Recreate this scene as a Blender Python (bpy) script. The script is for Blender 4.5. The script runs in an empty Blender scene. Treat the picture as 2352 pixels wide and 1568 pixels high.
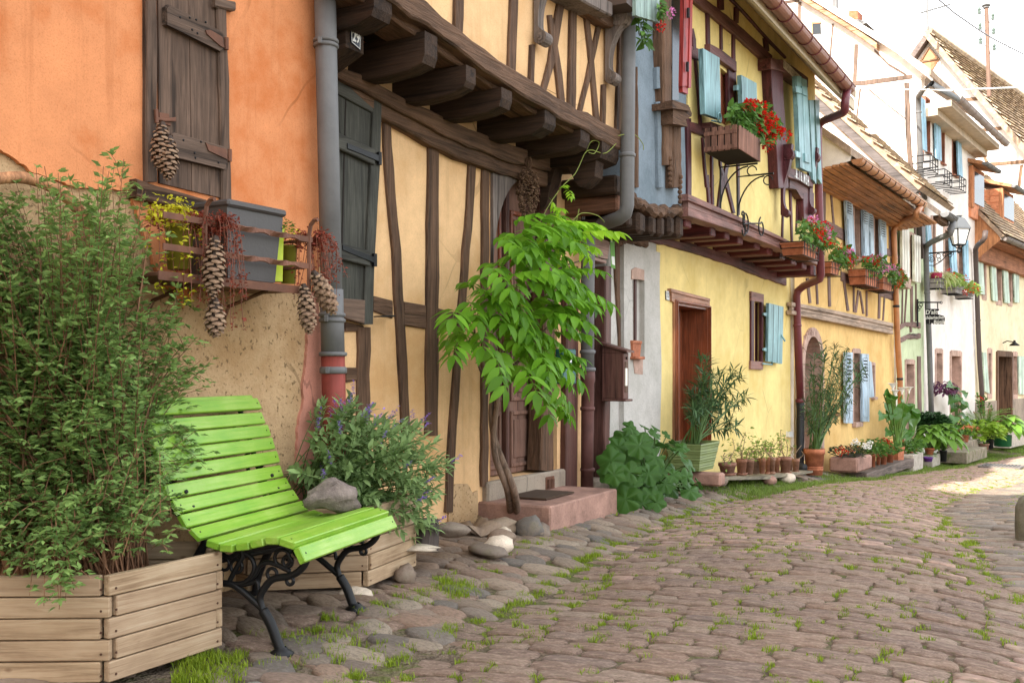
import bpy, math, random
import numpy as np
from math import sin, cos, pi, radians, sqrt, atan2, floor
from mathutils import Vector, Matrix, noise
scene = bpy.context.scene
# camera, sky, sun, exposure
CZ = 1.25
F, CX, HZ = 2320.0, 1176.0, 860.0          # picture scale used for measuring: 2352 x 1568
cam_d = bpy.data.cameras.new('camera'); cam = bpy.data.objects.new('camera', cam_d)
scene.collection.objects.link(cam); scene.camera = cam
cam.location = (0, 0, CZ); cam.rotation_euler = (pi / 2, 0, 0)
cam_d.sensor_width = 36; cam_d.lens = 36 * F / 2352; cam_d.shift_y = (HZ - 784) / 2352
cam_d.clip_start = 0.05; cam_d.clip_end = 2000
SUN_EL, SUN_DIR = radians(36), (-.617, -.787)      # towards the sun, horizontally
world = bpy.data.worlds.new('World'); scene.world = world; world.use_nodes = True
wn = world.node_tree; bg = wn.nodes['Background']
sky = wn.nodes.new('ShaderNodeTexSky'); sky.sky_type = 'NISHITA'; sky.sun_disc = False
sky.sun_elevation = SUN_EL; sky.sun_rotation = atan2(SUN_DIR[0], SUN_DIR[1]) % (2 * pi)
sky.air_density = 1.0; sky.dust_density = 3.0; sky.ozone_density = 1.0
bg.inputs[1].default_value = 0.15
# thin bright cloud veil over the blue: whiter sky, softer light
tcw = wn.nodes.new('ShaderNodeTexCoord'); nz = wn.nodes.new('ShaderNodeTexNoise'); nz.inputs['Scale'].default_value = 2.2; nz.inputs['Detail'].default_value = 6
wn.links.new(tcw.outputs['Generated'], nz.inputs['Vector'])
mr = wn.nodes.new('ShaderNodeMapRange'); mr.inputs[1].default_value = .35; mr.inputs[2].default_value = .65; mr.inputs[3].default_value = .55; mr.inputs[4].default_value = .9
wn.links.new(nz.outputs[0], mr.inputs[0])
mxw = wn.nodes.new('ShaderNodeMix'); mxw.data_type = 'RGBA'; mxw.inputs[7].default_value = (4.9, 4.95, 4.95, 1)
wn.links.new(mr.outputs[0], mxw.inputs[0]); wn.links.new(sky.outputs[0], mxw.inputs[6])
wn.links.new(mxw.outputs[2], bg.inputs[0])
sun_d = bpy.data.lights.new('sun', 'SUN'); sun = bpy.data.objects.new('sun', sun_d)
scene.collection.objects.link(sun); sun_d.energy = 3.2; sun_d.angle = radians(0.8); sun_d.color = (1, .95, .87)
sv = Vector((SUN_DIR[0] * cos(SUN_EL), SUN_DIR[1] * cos(SUN_EL), sin(SUN_EL)))
sun.rotation_euler = sv.to_track_quat('Z', 'Y').to_euler(); sun.location = (-20, -10, 30)
vs = scene.view_settings
vs.view_transform = 'Standard'; vs.look = 'None'; vs.gamma = 1; vs.use_curve_mapping = False
vs.exposure = 2.1
scene.cycles.max_bounces = 8; scene.cycles.diffuse_bounces = 5; scene.cycles.transmission_bounces = 4
scene.cycles.use_denoising = True
R = random.Random(7)
# zoomed picture readings -> picture coordinates
def _z(ox, oy, s):
 return lambda x, y: ((ox + x / s) / 1.74150, (oy + y / s) / 1.74150)
zA = _z(0, 0, 1.568); zB = _z(0, 900, 1.568); zC = _z(0, 1731, 1.568); zD = _z(1200, 0, 1.568)
zE = _z(1200, 900, 1.568); zF = _z(1200, 1731, 1.568); zG = _z(2400, 0, 2.091); zH = _z(3100, 0, 2.0904)
zI = _z(2400, 700, 2.091); zJ = _z(3100, 700, 2.0904); zK = _z(2400, 1300, 2.091); zL = _z(3100, 1300, 2.0904)
zM = _z(2600, 1731, 1.568); zN = _z(650, 1850, 1.96); zO = _z(700, 700, 2.8); zP = _z(1900, 600, 2.45)
zQ = _z(1900, 1350, 2.45); zR = _z(3500, 850, 3.267); zS = _z(3500, 1550, 3.267)
def ray(u, v):
 return np.array([(u - CX) / F, 1.0, -(v - HZ) / F])
def at(u, v, Y):
 p = ray(u, v) * Y; p[2] += CZ; return p
def px(p):                                  # metres per picture unit at a point
 return p[1] / F
class Face:                                 # a vertical facade plane: s along the street, n outwards, z up
 def __init__(self, x, y, deg):
  a = radians(deg); self.P = np.array([x, y]); self.d = np.array([sin(a), cos(a)])
  self.N = np.array([cos(a), -sin(a)]); self.deg = deg
 def hit(self, u, v, n=0.0):
  r = ray(u, v); o = self.P + n * self.N
  Y = (o @ self.N) / (r[:2] @ self.N); p = r * Y; p[2] += CZ; return p
 def sz(self, p, n=0.0):                 # p = (u, v) -> (s, z)
  q = self.hit(p[0], p[1], n); return float((q[:2] - self.P) @ self.d), float(q[2])
 def pt(self, s, n, z):
  q = self.P + s * self.d + n * self.N; return (q[0], q[1], z)
 def at_u(self, u, n=0.0):
  return self.sz((u, 860), n)[0]
 def v3(self, ds, dn, dz):
  return Vector((self.d[0] * ds + self.N[0] * dn, self.d[1] * ds + self.N[1] * dn, dz))
# object helpers
def wloc(o):
 p = Vector((0, 0, 0))
 while o is not None: p = p + o.location; o = o.parent
 return p
def tag(o, label=None, cat=None, group=None, kind=None):
 if label: o['label'] = label
 if cat: o['category'] = cat
 if group: o['group'] = group
 if kind: o['kind'] = kind
 return o
def empty(name, loc, label=None, cat=None, group=None, kind=None):
 o = bpy.data.objects.new(name, None); scene.collection.objects.link(o)
 o.location = loc; o.empty_display_size = .1
 return tag(o, label, cat, group, kind)
def link(name, me, parent=None, loc=None, rot=None, scale=None):
 o = bpy.data.objects.new(name, me); scene.collection.objects.link(o)
 if parent: o.parent = parent
 if loc is not None: o.location = loc
 if rot is not None: o.rotation_euler = rot
 if scale is not None: o.scale = scale
 return o
def mesh_from(name, V, Fc, mats, smooth=False, mi=None):
 me = bpy.data.meshes.new(name)
 V = np.asarray(V, dtype=np.float32)
 if isinstance(Fc, np.ndarray):
  n, k = Fc.shape
  me.vertices.add(len(V)); me.vertices.foreach_set('co', V.ravel())
  me.loops.add(n * k); me.polygons.add(n)
  me.polygons.foreach_set('loop_start', np.arange(0, n * k, k, dtype=np.int32))
  me.loops.foreach_set('vertex_index', Fc.astype(np.int32).ravel())
  me.update(calc_edges=True); me.validate()
 else:
  me.from_pydata([tuple(map(float, v)) for v in V], [], Fc); me.update()
 for m in (mats if isinstance(mats, (list, tuple)) else [mats]): me.materials.append(m)
 if mi is not None: me.polygons.foreach_set('material_index', np.asarray(mi, dtype=np.int32))
 if smooth: me.polygons.foreach_set('use_smooth', np.ones(len(me.polygons), dtype=bool))
 return me
class MB:                                   # collects faces in world space, links them as ONE mesh object
 def __init__(self): self.v = []; self.f = []; self.m = []
 def add(self, verts, faces, m=0):
  o = len(self.v); self.v.extend([tuple(map(float, p)) for p in verts])
  for f in faces: self.f.append(tuple(i + o for i in f)); self.m.append(m)
 def build(self, name, mat, parent=None, smooth=False, kind=None):
  L = wloc(parent) if parent else Vector((0, 0, 0))
  V = np.array(self.v) - np.array(L) if self.v else np.zeros((0, 3))
  o = link(name, mesh_from(name, V, self.f, mat, smooth, self.m), parent)
  if kind: o['kind'] = kind
  return o
# -- primitives
 def obox(self, c, ax, ay, az, ch=0.0):  # centre and half-axes
  c = np.array(c, float); A = [np.array(a, float) for a in (ax, ay, az)]
  if ch <= 0:
   V = [c + i * A[0] + j * A[1] + k * A[2] for i in (-1, 1) for j in (-1, 1) for k in (-1, 1)]
   self.add(V, [(0, 1, 3, 2), (4, 6, 7, 5), (0, 4, 5, 1), (2, 3, 7, 6), (0, 2, 6, 4), (1, 5, 7, 3)]); return
  L = [np.linalg.norm(a) for a in A]; U = [a / max(l, 1e-9) for a, l in zip(A, L)]
  ch = min(ch, min(L) * .6); V = []; idx = {}
  for i in (-1, 1):
   for j in (-1, 1):
    for k in (-1, 1):
     s = (i, j, k)
     for a in range(3):
      p = c.copy()
      for b in range(3): p = p + s[b] * U[b] * (L[b] if b == a else L[b] - ch)
      idx[s, a] = len(V); V.append(p)
  Fs = []
  for a in range(3):
   b, d = [x for x in range(3) if x != a]
   for g in (-1, 1):
    q = []
    for sb, sd in ((-1, -1), (1, -1), (1, 1), (-1, 1)):
     s = [0, 0, 0]; s[a] = g; s[b] = sb; s[d] = sd; q.append(idx[tuple(s), a])
    flip = (g == 1) != (a == 1)
    Fs.append(tuple(q if flip else q[::-1]))
  for a in range(3):                  # edges along axis a
   b, d = [x for x in range(3) if x != a]
   for sb in (-1, 1):
    for sd in (-1, 1):
     s0 = [0] * 3; s1 = [0] * 3; s0[b] = s1[b] = sb; s0[d] = s1[d] = sd; s0[a] = -1; s1[a] = 1
     Fs.append((idx[tuple(s0), b], idx[tuple(s1), b], idx[tuple(s1), d], idx[tuple(s0), d]))
  for i in (-1, 1):
   for j in (-1, 1):
    for k in (-1, 1): Fs.append(tuple(idx[(i, j, k), a] for a in range(3)))
  self.add(V, Fs)
 def box(self, h, s0, s1, z0, z1, n0, n1, ch=0.0):
  c = h.pt((s0 + s1) / 2, (n0 + n1) / 2, (z0 + z1) / 2)
  self.obox(c, h.v3((s1 - s0) / 2, 0, 0), h.v3(0, (n1 - n0) / 2, 0), (0, 0, (z1 - z0) / 2), ch)
 def poly(self, h, sz, n0, n1, back=False):       # prism of an (s, z) outline
  k = len(sz); a = sum(sz[i][0] * sz[(i + 1) % k][1] - sz[(i + 1) % k][0] * sz[i][1] for i in range(k))
  if a > 0: sz = sz[::-1]
  V = [h.pt(s, n1, z) for s, z in sz] + [h.pt(s, n0, z) for s, z in sz]
  Fs = [tuple(range(k))[::-1]] + [(i, (i + 1) % k, k + (i + 1) % k, k + i) for i in range(k)]
  if back: Fs.append(tuple(range(k, 2 * k)))
  self.add(V, Fs)
 def upoly(self, h, uv, n0, n1, back=False):
  self.poly(h, [h.sz(p, n1) for p in uv], n0, n1, back)
 def strip(self, h, pts, n0, n1, axis='v', jit=.005, ch=.008, seg=.14):
  L = []; Rr = []
  for u, v, w in pts:
   a, b = ((u - w / 2, v), (u + w / 2, v)) if axis == 'v' else ((u, v - w / 2), (u, v + w / 2))
   L.append(np.array(h.sz(a, n1))); Rr.append(np.array(h.sz(b, n1)))
  LL = []; RR = []
  for i in range(len(L) - 1):
   k = max(1, int(np.linalg.norm(L[i + 1] - L[i]) / seg))
   for j in range(k):
    t = j / k; LL.append(L[i] * (1 - t) + L[i + 1] * t); RR.append(Rr[i] * (1 - t) + Rr[i + 1] * t)
  LL.append(L[-1]); RR.append(Rr[-1])
  V = []; Fs = []; m = len(LL)
  for a, b in zip(LL, RR):
   w = b - a; wl = np.linalg.norm(w) + 1e-9; e = w / wl
   a = a + e * R.uniform(-jit, jit); b = b + e * R.uniform(-jit, jit); c = min(ch, wl * .3)
   dn = R.uniform(-jit, jit) * .5
   for p, n in ((a, n0), (a, n1 - c + dn), (a + e * c, n1 + dn), (b - e * c, n1 + dn), (b, n1 - c + dn), (b, n0)):
    V.append(h.pt(p[0], n, p[1]))
  for i in range(m - 1):
   for j in range(5):
    q = i * 6 + j; Fs.append((q, q + 1, q + 7, q + 6))
  Fs.append((0, 5, 4, 3, 2, 1)); q = (m - 1) * 6; Fs.append(tuple(q + j for j in range(6)))
  self.add(V, Fs)
 def tube(self, pts, r, k=8, caps=True):
  P = [Vector(tuple(map(float, p))) for p in pts]; n = len(P)
  rs = r if isinstance(r, (list, tuple)) else [r] * n
  V = []; Fs = []; prev = None
  for i in range(n):
   t = (P[min(i + 1, n - 1)] - P[max(i - 1, 0)])
   t = t.normalized() if t.length > 1e-9 else Vector((0, 0, 1))
   if prev is None:
    a = Vector((0, 0, 1)) if abs(t.z) < .9 else Vector((1, 0, 0)); x = t.cross(a).normalized()
   else:
    x = prev - t * prev.dot(t)
    x = x.normalized() if x.length > 1e-6 else t.orthogonal().normalized()
   prev = x; y = t.cross(x)
   for j in range(k):
    a = 2 * pi * j / k; V.append(P[i] + (x * cos(a) + y * sin(a)) * rs[i])
  for i in range(n - 1):
   for j in range(k):
    a = i * k + j; b = i * k + (j + 1) % k; Fs.append((a, b, b + k, a + k))
  if caps: Fs.append(tuple(range(k))[::-1]); Fs.append(tuple((n - 1) * k + j for j in range(k)))
  self.add(V, Fs)
 def lathe(self, base, prof, k=16, sq=0.0):       # profile of (radius, height); sq > 0 squares the plan
  V = []; Fs = []
  for r, z in prof:
   for j in range(k):
    a = 2 * pi * (j + .5) / k; q = 1.0
    if sq: q = 1 / max(abs(cos(a)), abs(sin(a)))
    V.append((base[0] + r * q * cos(a + sq), base[1] + r * q * sin(a + sq), base[2] + z))
  for i in range(len(prof) - 1):
   for j in range(k):
    a = i * k + j; b = i * k + (j + 1) % k; Fs.append((a, b, b + k, a + k))
  self.add(V, Fs)
 def ball(self, c, r, k=8, m=5, sc=(1, 1, 1), wob=0.0, seed=0):
  V = [(c[0], c[1], c[2] - r * sc[2])]; Fs = []
  for i in range(1, m):
   th = -pi / 2 + pi * i / m
   for j in range(k):
    a = 2 * pi * j / k; d = Vector((cos(th) * cos(a), cos(th) * sin(a), sin(th)))
    q = r * (1 + wob * noise.noise(d * 1.7 + Vector((seed * 3.1, seed, 0))))
    V.append((c[0] + d.x * q * sc[0], c[1] + d.y * q * sc[1], c[2] + d.z * q * sc[2]))
  V.append((c[0], c[1], c[2] + r * sc[2]))
  for j in range(k): Fs.append((0, 1 + (j + 1) % k, 1 + j))
  for i in range(m - 2):
   for j in range(k):
    a = 1 + i * k + j; b = 1 + i * k + (j + 1) % k; Fs.append((a, b, b + k, a + k))
  o = 1 + (m - 2) * k
  for j in range(k): Fs.append((o + j, o + (j + 1) % k, len(V) - 1))
  self.add(V, Fs)
def spline(pts, n=6):                       # Catmull-Rom through points of any dimension
 P = [np.array(p, float) for p in pts]; out = []
 for i in range(len(P) - 1):
  a = P[max(i - 1, 0)]; b = P[i]; c = P[i + 1]; d = P[min(i + 2, len(P) - 1)]
  for j in range(n):
   t = j / n
   out.append(.5 * ((2 * b) + (c - a) * t + (2 * a - 5 * b + 4 * c - d) * t * t + (3 * b - a - 3 * c + d) * t ** 3))
 out.append(P[-1]); return out
def hspline(h, uvn, n=6):
 return spline([h.hit(*q) for q in uvn], n)
def arc(c, ex, ey, r, a0, a1, n=14, r1=None):  # arc or spiral in the plane of ex, ey
 c = np.array(c, float); ex = np.array(ex, float); ey = np.array(ey, float); r1 = r if r1 is None else r1
 return [c + (ex * cos(a0 + (a1 - a0) * i / n) + ey * sin(a0 + (a1 - a0) * i / n)) * (r + (r1 - r) * i / n) for i in range(n + 1)]
# materials
def _ramp(nt, fac, stops):
 r = nt.nodes.new('ShaderNodeValToRGB'); el = r.color_ramp.elements
 while len(el) < len(stops): el.new(.5)
 for e, (p, c) in zip(el, stops):
  e.position = p; e.color = (*c, 1) if len(c) == 3 else c
 nt.links.new(fac, r.inputs[0]); return r.outputs[0]
class Mat:
 def __init__(self, name, rough=.7, spec=.3):
  self.m = bpy.data.materials.new(name); self.m.use_nodes = True; self.nt = self.m.node_tree
  self.b = self.nt.nodes['Principled BSDF']; self.b.inputs['Roughness'].default_value = rough
  self.b.inputs['Specular IOR Level'].default_value = spec
  self.co = self.nt.nodes.new('ShaderNodeTexCoord').outputs['Object']
 def n(self, t): return self.nt.nodes.new(t)
 def l(self, a, b): self.nt.links.new(a, b)
 def mapped(self, rotz=0.0, scale=(1, 1, 1), src=None):
  a = self.n('ShaderNodeMapping'); a.inputs['Rotation'].default_value = (0, 0, rotz); self.l(src or self.co, a.inputs[0])
  b = self.n('ShaderNodeMapping'); b.inputs['Scale'].default_value = scale; self.l(a.outputs[0], b.inputs[0])
  return b.outputs[0]
 def noise(self, scale, detail=4, vec=None, rough=.55, dist=0.0):
  t = self.n('ShaderNodeTexNoise'); t.inputs['Scale'].default_value = scale; t.inputs['Detail'].default_value = detail
  t.inputs['Roughness'].default_value = rough; t.inputs['Distortion'].default_value = dist
  self.l(vec or self.co, t.inputs['Vector']); return t.outputs[0]
 def voro(self, scale, vec=None, feat='F1'):
  t = self.n('ShaderNodeTexVoronoi'); t.inputs['Scale'].default_value = scale; t.feature = feat
  self.l(vec or self.co, t.inputs['Vector']); return t.outputs[0]
 def ramp(self, f, stops): return _ramp(self.nt, f, stops)
 def mix(self, f, a, b, mode='MIX'):
  x = self.n('ShaderNodeMix'); x.data_type = 'RGBA'; x.blend_type = mode; x.clamp_factor = True
  for i, q in ((0, f), (6, a), (7, b)):
   if isinstance(q, (int, float)): x.inputs[i].default_value = q
   elif isinstance(q, tuple): x.inputs[i].default_value = (*q, 1)
   else: self.l(q, x.inputs[i])
  return x.outputs[2]
 def math(self, op, a, b=0.0, clamp=False):
  x = self.n('ShaderNodeMath'); x.operation = op; x.use_clamp = clamp
  for i, q in ((0, a), (1, b)):
   if isinstance(q, (int, float)): x.inputs[i].default_value = q
   else: self.l(q, x.inputs[i])
  return x.outputs[0]
 def island(self): return self.n('ShaderNodeNewGeometry').outputs['Random Per Island']
 def objrand(self): return self.n('ShaderNodeObjectInfo').outputs['Random']
 def color(self, c):
  if isinstance(c, tuple): self.b.inputs['Base Color'].default_value = (*c, 1)
  else: self.l(c, self.b.inputs['Base Color'])
  return self
 def bump(self, h, dist=.01, strength=.6):
  x = self.n('ShaderNodeBump'); x.inputs['Strength'].default_value = strength; x.inputs['Distance'].default_value = dist
  self.l(h, x.inputs['Height']); self.l(x.outputs[0], self.b.inputs['Normal']); return self
 def rough(self, f, lo, hi):
  x = self.n('ShaderNodeMapRange'); self.l(f, x.inputs[0]); x.inputs[3].default_value = lo; x.inputs[4].default_value = hi
  self.l(x.outputs[0], self.b.inputs['Roughness']); return self
def sc(c, k): return tuple(min(1, max(0, x * k)) for x in c)
def m_plaster(name, c, c2=None, grain=90, bump=.006, stain=.35, speck=0.0, patch=None, streak=.3):
 M = Mat(name, .9, .15); c2 = c2 or sc(c, .72)
 big = M.noise(.9, 5, None, .6); mid = M.noise(5, 5, None, .65)
 f = M.math('ADD', M.math('MULTIPLY', big, .65), M.math('MULTIPLY', mid, .35))
 col = M.ramp(f, [(.40, c2), (.5, c), (.60, sc(c, 1.16))])
 if streak:
  st = M.noise(3.2, 6, M.mapped(0, (3, 3, .22)), .7)
  col = M.mix(M.math('MULTIPLY', M.ramp(st, [(.52, (0, 0, 0)), (.75, (1, 1, 1))]), streak), col, sc(c2, .62))
 fine = M.noise(grain, 4, None, .7)
 col = M.mix(M.ramp(fine, [(.3, (.45, .45, .45)), (.5, (0, 0, 0))]), col, sc(c2, .7))
 if speck:
  v = M.noise(38, 3, None, .55); col = M.mix(M.math('MULTIPLY', M.ramp(v, [(.60, (0, 0, 0)), (.66, (1, 1, 1))]), speck), col, sc(c2, .3))
 ce = M.voro(.9, M.mix(.12, M.co, M.n('ShaderNodeTexNoise').outputs[1]), 'DISTANCE_TO_EDGE'); col = M.mix(M.math('MULTIPLY', M.math('LESS_THAN', ce, .0045), M.ramp(M.noise(1.1, 3), [(.5, (0, 0, 0)), (.6, (.5, .5, .5))])), col, sc(c2, .45))
 if patch:
  col = M.mix(M.ramp(M.noise(1.7, 6, None, .7), [(.56, (0, 0, 0)), (.6, (1, 1, 1))]), col, patch)
 M.color(col); M.bump(M.math('ADD', M.math('MULTIPLY', fine, .5), M.math('MULTIPLY', mid, 1.2)), bump, .7); return M.m
def m_wood(name, c, ax='v', deg=30, dark=.45, grain=1.0, rough=.8, worn=None, bump=.006, spec=.25):
 M = Mat(name, rough, spec)
 if ax == 'v': rz, s = 0, (1, 1, .055)
 elif ax == 'd': rz, s = -radians(90 - deg), (.055, 1, 1)
 elif ax == 'n': rz, s = radians(deg), (.055, 1, 1)
 else: rz, s = 0, (.055, 1, 1)
 vec = M.mapped(rz, s)
 g = M.noise(55 * grain, 5, vec, .65, .6); g2 = M.noise(14 * grain, 4, vec, .6, .8); b = M.noise(2.2, 4, None, .6)
 f = M.math('ADD', M.math('MULTIPLY', g, .45), M.math('ADD', M.math('MULTIPLY', g2, .35), M.math('MULTIPLY', b, .3)))
 col = M.ramp(f, [(.40, sc(c, dark * .8)), (.53, c), (.66, sc(c, 1.75))])
 col = M.mix(M.math('MULTIPLY', M.island(), .22), col, sc(c, .55))
 cr = M.ramp(g2, [(.34, (1, 1, 1)), (.41, (0, 0, 0))]); col = M.mix(M.math('MULTIPLY', cr, .7), col, sc(c, .2))
 if worn: col = M.mix(M.ramp(M.noise(7, 6, vec, .7), [(.5, (0, 0, 0)), (.68, (.8, .8, .8))]), col, worn)
 M.color(col); M.bump(M.math('ADD', g, M.math('MULTIPLY', g2, .8)), bump, .75); return M.m
def m_paint(name, c, rough=.45, var=.25, spec=.4, dirt=.25, metal=0.0):
 M = Mat(name, rough, spec); M.b.inputs['Metallic'].default_value = metal
 f = M.noise(6, 6, None, .65); col = M.ramp(f, [(.3, sc(c, 1 - var)), (.55, c), (.8, sc(c, 1 + var * .6))])
 st = M.noise(4, 5, M.mapped(0, (4, 4, .3)), .7)
 col = M.mix(M.math('MULTIPLY', M.ramp(st, [(.5, (0, 0, 0)), (.75, (1, 1, 1))]), dirt), col, sc(c, .45))
 M.color(col); M.rough(f, rough - .1, rough + .2); M.bump(M.noise(60, 3), .002, .4); return M.m
def m_leaf(name, c, c2, tr=.35, rough=.45, spec=.35, scale=14):
 spec *= .5
 M = Mat(name, rough, spec); r = M.island(); n = M.noise(scale, 3)
 f = M.math('ADD', M.math('MULTIPLY', r, .65), M.math('MULTIPLY', n, .35))
 col = M.ramp(f, [(.15, c2), (.5, c), (.85, sc(c, 1.5))]); M.color(col)
 t = M.n('ShaderNodeBsdfTranslucent'); M.l(M.mix(.5, col, sc(c, 1.8)), t.inputs[0])
 x = M.n('ShaderNodeMixShader'); x.inputs[0].default_value = tr
 M.l(M.b.outputs[0], x.inputs[1]); M.l(t.outputs[0], x.inputs[2])
 M.l(x.outputs[0], M.nt.nodes['Material Output'].inputs['Surface']); return M.m
def m_stone(name, cols, scale=6, bump=.006, rough=.85, moss=0.0, rnd='obj'):
 M = Mat(name, rough, .25); r = M.objrand() if rnd == 'obj' else M.island()
 col = M.ramp(r, [(i / max(1, len(cols) - 1), c) for i, c in enumerate(cols)])
 n = M.noise(scale, 6, None, .65); f = M.noise(scale * 12, 4, None, .7)
 col = M.mix(M.ramp(n, [(.34, (.65, .65, .65)), (.5, (0, 0, 0))]), col, sc(cols[0], .5))
 col = M.mix(M.ramp(n, [(.52, (0, 0, 0)), (.68, (.6, .6, .6))]), col, sc(cols[-1], 1.5))
 col = M.mix(M.ramp(f, [(.3, (.5, .5, .5)), (.48, (0, 0, 0))]), col, sc(cols[0], .5))
 if moss:
  g = M.n('ShaderNodeNewGeometry'); col = M.mix(M.math('MULTIPLY', M.ramp(M.noise(9, 5), [(.5, (0, 0, 0)), (.64, (1, 1, 1))]), moss), col, (.075, .1, .02))
 M.color(col); M.bump(M.math('ADD', n, M.math('MULTIPLY', f, .5)), bump, .8); return M.m
def m_flat(name, c, rough=.6, spec=.3, emit=None):
 M = Mat(name, rough, spec); f = M.noise(12, 4); M.color(M.mix(M.math('MULTIPLY', f, .35), c, sc(c, .6))); return M.m
ORANGE = (.64, .255, .11)
M_orange = m_plaster('orange_plaster', ORANGE, (.55, .17, .055), 130, .005, streak=.5)
M_pink = m_plaster('pink_plaster', (.56, .25, .18), None, 120, .004)
M_render = m_plaster('rough_tan_render', (.5, .335, .185), (.4, .245, .12), 60, .02, speck=.75, streak=.2)
M_peach = m_plaster('peach_plaster', (.72, .46, .24), (.64, .375, .17), 120, .006, streak=.4)
M_blue = m_plaster('blue_grey_plaster', (.2, .245, .285), (.15, .19, .22), 60, .012, streak=.3)
M_grey = m_plaster('pale_grey_plaster', (.5, .475, .44), (.42, .4, .36), 50, .014, streak=.2)
M_yellow = m_plaster('yellow_plaster', (.76, .6, .25), (.7, .53, .19), 130, .004, streak=.3)
M_amber = m_plaster('amber_plaster', (.7, .47, .19), (.62, .39, .14), 130, .004, streak=.35)
M_mint = m_plaster('pale_green_plaster', (.5, .56, .36), (.42, .48, .29), 120, .004)
M_white = m_plaster('white_plaster', (.76, .7, .65), (.7, .63, .57), 120, .004, streak=.1)
M_cream = m_plaster('cream_plaster', (.72, .62, .42), (.64, .53, .34), 120, .004, streak=.15)
M_plinth = m_plaster('grey_plinth_render', (.31, .25, .195), None, 80, .01, streak=.5)
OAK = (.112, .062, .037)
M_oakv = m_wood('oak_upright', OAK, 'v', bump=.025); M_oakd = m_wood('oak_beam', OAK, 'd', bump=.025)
M_oakn = m_wood('shade_darkened_oak_joist', sc(OAK, .33), 'n', bump=.01)  # oak colour darkened to paint in the shade under the jetties
M_brownv = m_wood('weathered_brown_board', (.105, .066, .046), 'v', dark=.5, grain=1.2)
M_brownd = m_wood('weathered_brown_ledge', (.115, .075, .054), 'd', dark=.5)
M_greyv = m_wood('old_green_grey_board', (.05, .049, .04), 'v', dark=.6, grain=1.2)
M_greyd = m_wood('old_green_grey_rail', (.055, .053, .044), 'd', dark=.6)
M_doorw = m_wood('faded_red_brown_door', (.16, .085, .062), 'v', dark=.6, worn=(.24, .15, .12))
M_doord = m_wood('dark_brown_frame', (.085, .036, .028), 'v', dark=.55, rough=.5, worn=(.15, .08, .06))
M_archw = m_wood('grey_brown_arch_board', (.15, .12, .105), 'v', dark=.6)
M_maroon = m_wood('maroon_paint_upright', (.07, .017, .02), 'v', dark=.6, rough=.5, bump=.006)
M_maroond = m_wood('maroon_paint_beam', (.09, .028, .026), 'd', dark=.6, rough=.55, worn=(.2, .1, .085))
M_maroonn = m_wood('maroon_paint_joist', (.10, .022, .022), 'n', dark=.55, rough=.55)
M_mahog = m_wood('varnished_red_brown', (.2, .05, .018), 'v', dark=.5, rough=.35, spec=.5)
M_zinc = m_paint('zinc_pipe', (.145, .142, .142), .55, .2, .4, .35)
M_ironred = m_paint('red_lead_pipe', (.27, .055, .04), .6, .35, .3, .45)
M_rustpipe = m_paint('rust_brown_pipe', (.12, .05, .042), .6, .35, .3, .4)
M_winepipe = m_paint('wine_red_pipe', (.16, .03, .04), .4, .2, .5, .15)
M_copper = m_paint('copper_pipe', (.46, .2, .085), .4, .2, .5, .25, .25)
M_coppertube = m_paint('copper_gutter', (.3, .12, .08), .38, .25, .5, .2, .3)
M_darkpipe = m_paint('dark_brown_pipe', (.085, .06, .052), .5, .2, .4, .2)
M_blackpipe = m_paint('black_pipe', (.018, .018, .02), .5, .2, .4, .2)
M_black = m_paint('black_iron', (.007, .007, .008), .42, .3, .3, .1)
M_rust = m_paint('rusted_iron', (.16, .07, .042), .7, .45, .3, .4)
M_teal = m_wood('teal_shutter_paint', (.19, .335, .355), 'v', dark=.85, rough=.45, bump=.002)
M_paleblue = m_wood('pale_blue_shutter_paint', (.33, .42, .5), 'v', dark=.85, rough=.5, bump=.003)
M_sage = m_wood('sage_shutter_paint', (.4, .5, .4), 'v', dark=.85, rough=.5, bump=.003)
M_skyblue = m_wood('sky_blue_shutter_paint', (.24, .42, .54), 'v', dark=.8, rough=.5, bump=.003)
M_redsh = m_wood('red_shutter_paint', (.3, .035, .03), 'v', dark=.7, rough=.45, bump=.003)
M_creamsh = m_wood('cream_shutter_paint', (.66, .6, .5), 'v', dark=.85, rough=.5, bump=.003)
M_greensh = m_wood('grey_green_paint', (.22, .3, .27), 'v', dark=.8, rough=.5, bump=.003)
M_sand = m_stone('pink_sandstone', [(.3, .17, .13), (.34, .2, .155)], 5, .01, rnd='obj')
M_surr = m_stone('pale_pink_sandstone', [(.42, .28, .22), (.46, .31, .25)], 5, .005, rnd='obj')
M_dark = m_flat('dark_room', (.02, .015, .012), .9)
M_winered = m_flat('wine_red_inside', (.06, .012, .016), .8)
M_glass = Mat('window_glass', .15, .3).color((.03, .035, .04)).m
M_soffit = m_paint('cream_soffit', (.62, .52, .38), .7, .15, .2, .15)
M_ochre = m_wood('orange_brown_soffit', (.36, .17, .08), 'd', 33, dark=.75, rough=.6, bump=.003)
M_band = m_wood('weathered_grey_band', (.32, .23, .17), 'd', 33, dark=.6, worn=(.42, .33, .26))
M_mold = m_wood('weathered_maroon_moulding', (.21, .1, .082), 'd', 30, dark=.65, rough=.6, worn=(.27, .17, .14))
M_terra = m_stone('terracotta', [(.4, .13, .06), (.36, .12, .06), (.45, .17, .09)], 9, .003, .8, rnd='obj')
M_oldterra = m_stone('old_terracotta', [(.3, .13, .08), (.24, .12, .085), (.34, .14, .08), (.26, .17, .13)], 14, .004, .9, rnd='obj')
M_soil = m_stone('soil', [(.04, .025, .016), (.06, .04, .025)], 20, .02, .95)
M_tile = m_stone('roof_tile', [(.34, .26, .19), (.42, .33, .24), (.3, .2, .14), (.45, .35, .22)], 7, .006, .9, rnd='isl')
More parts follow.
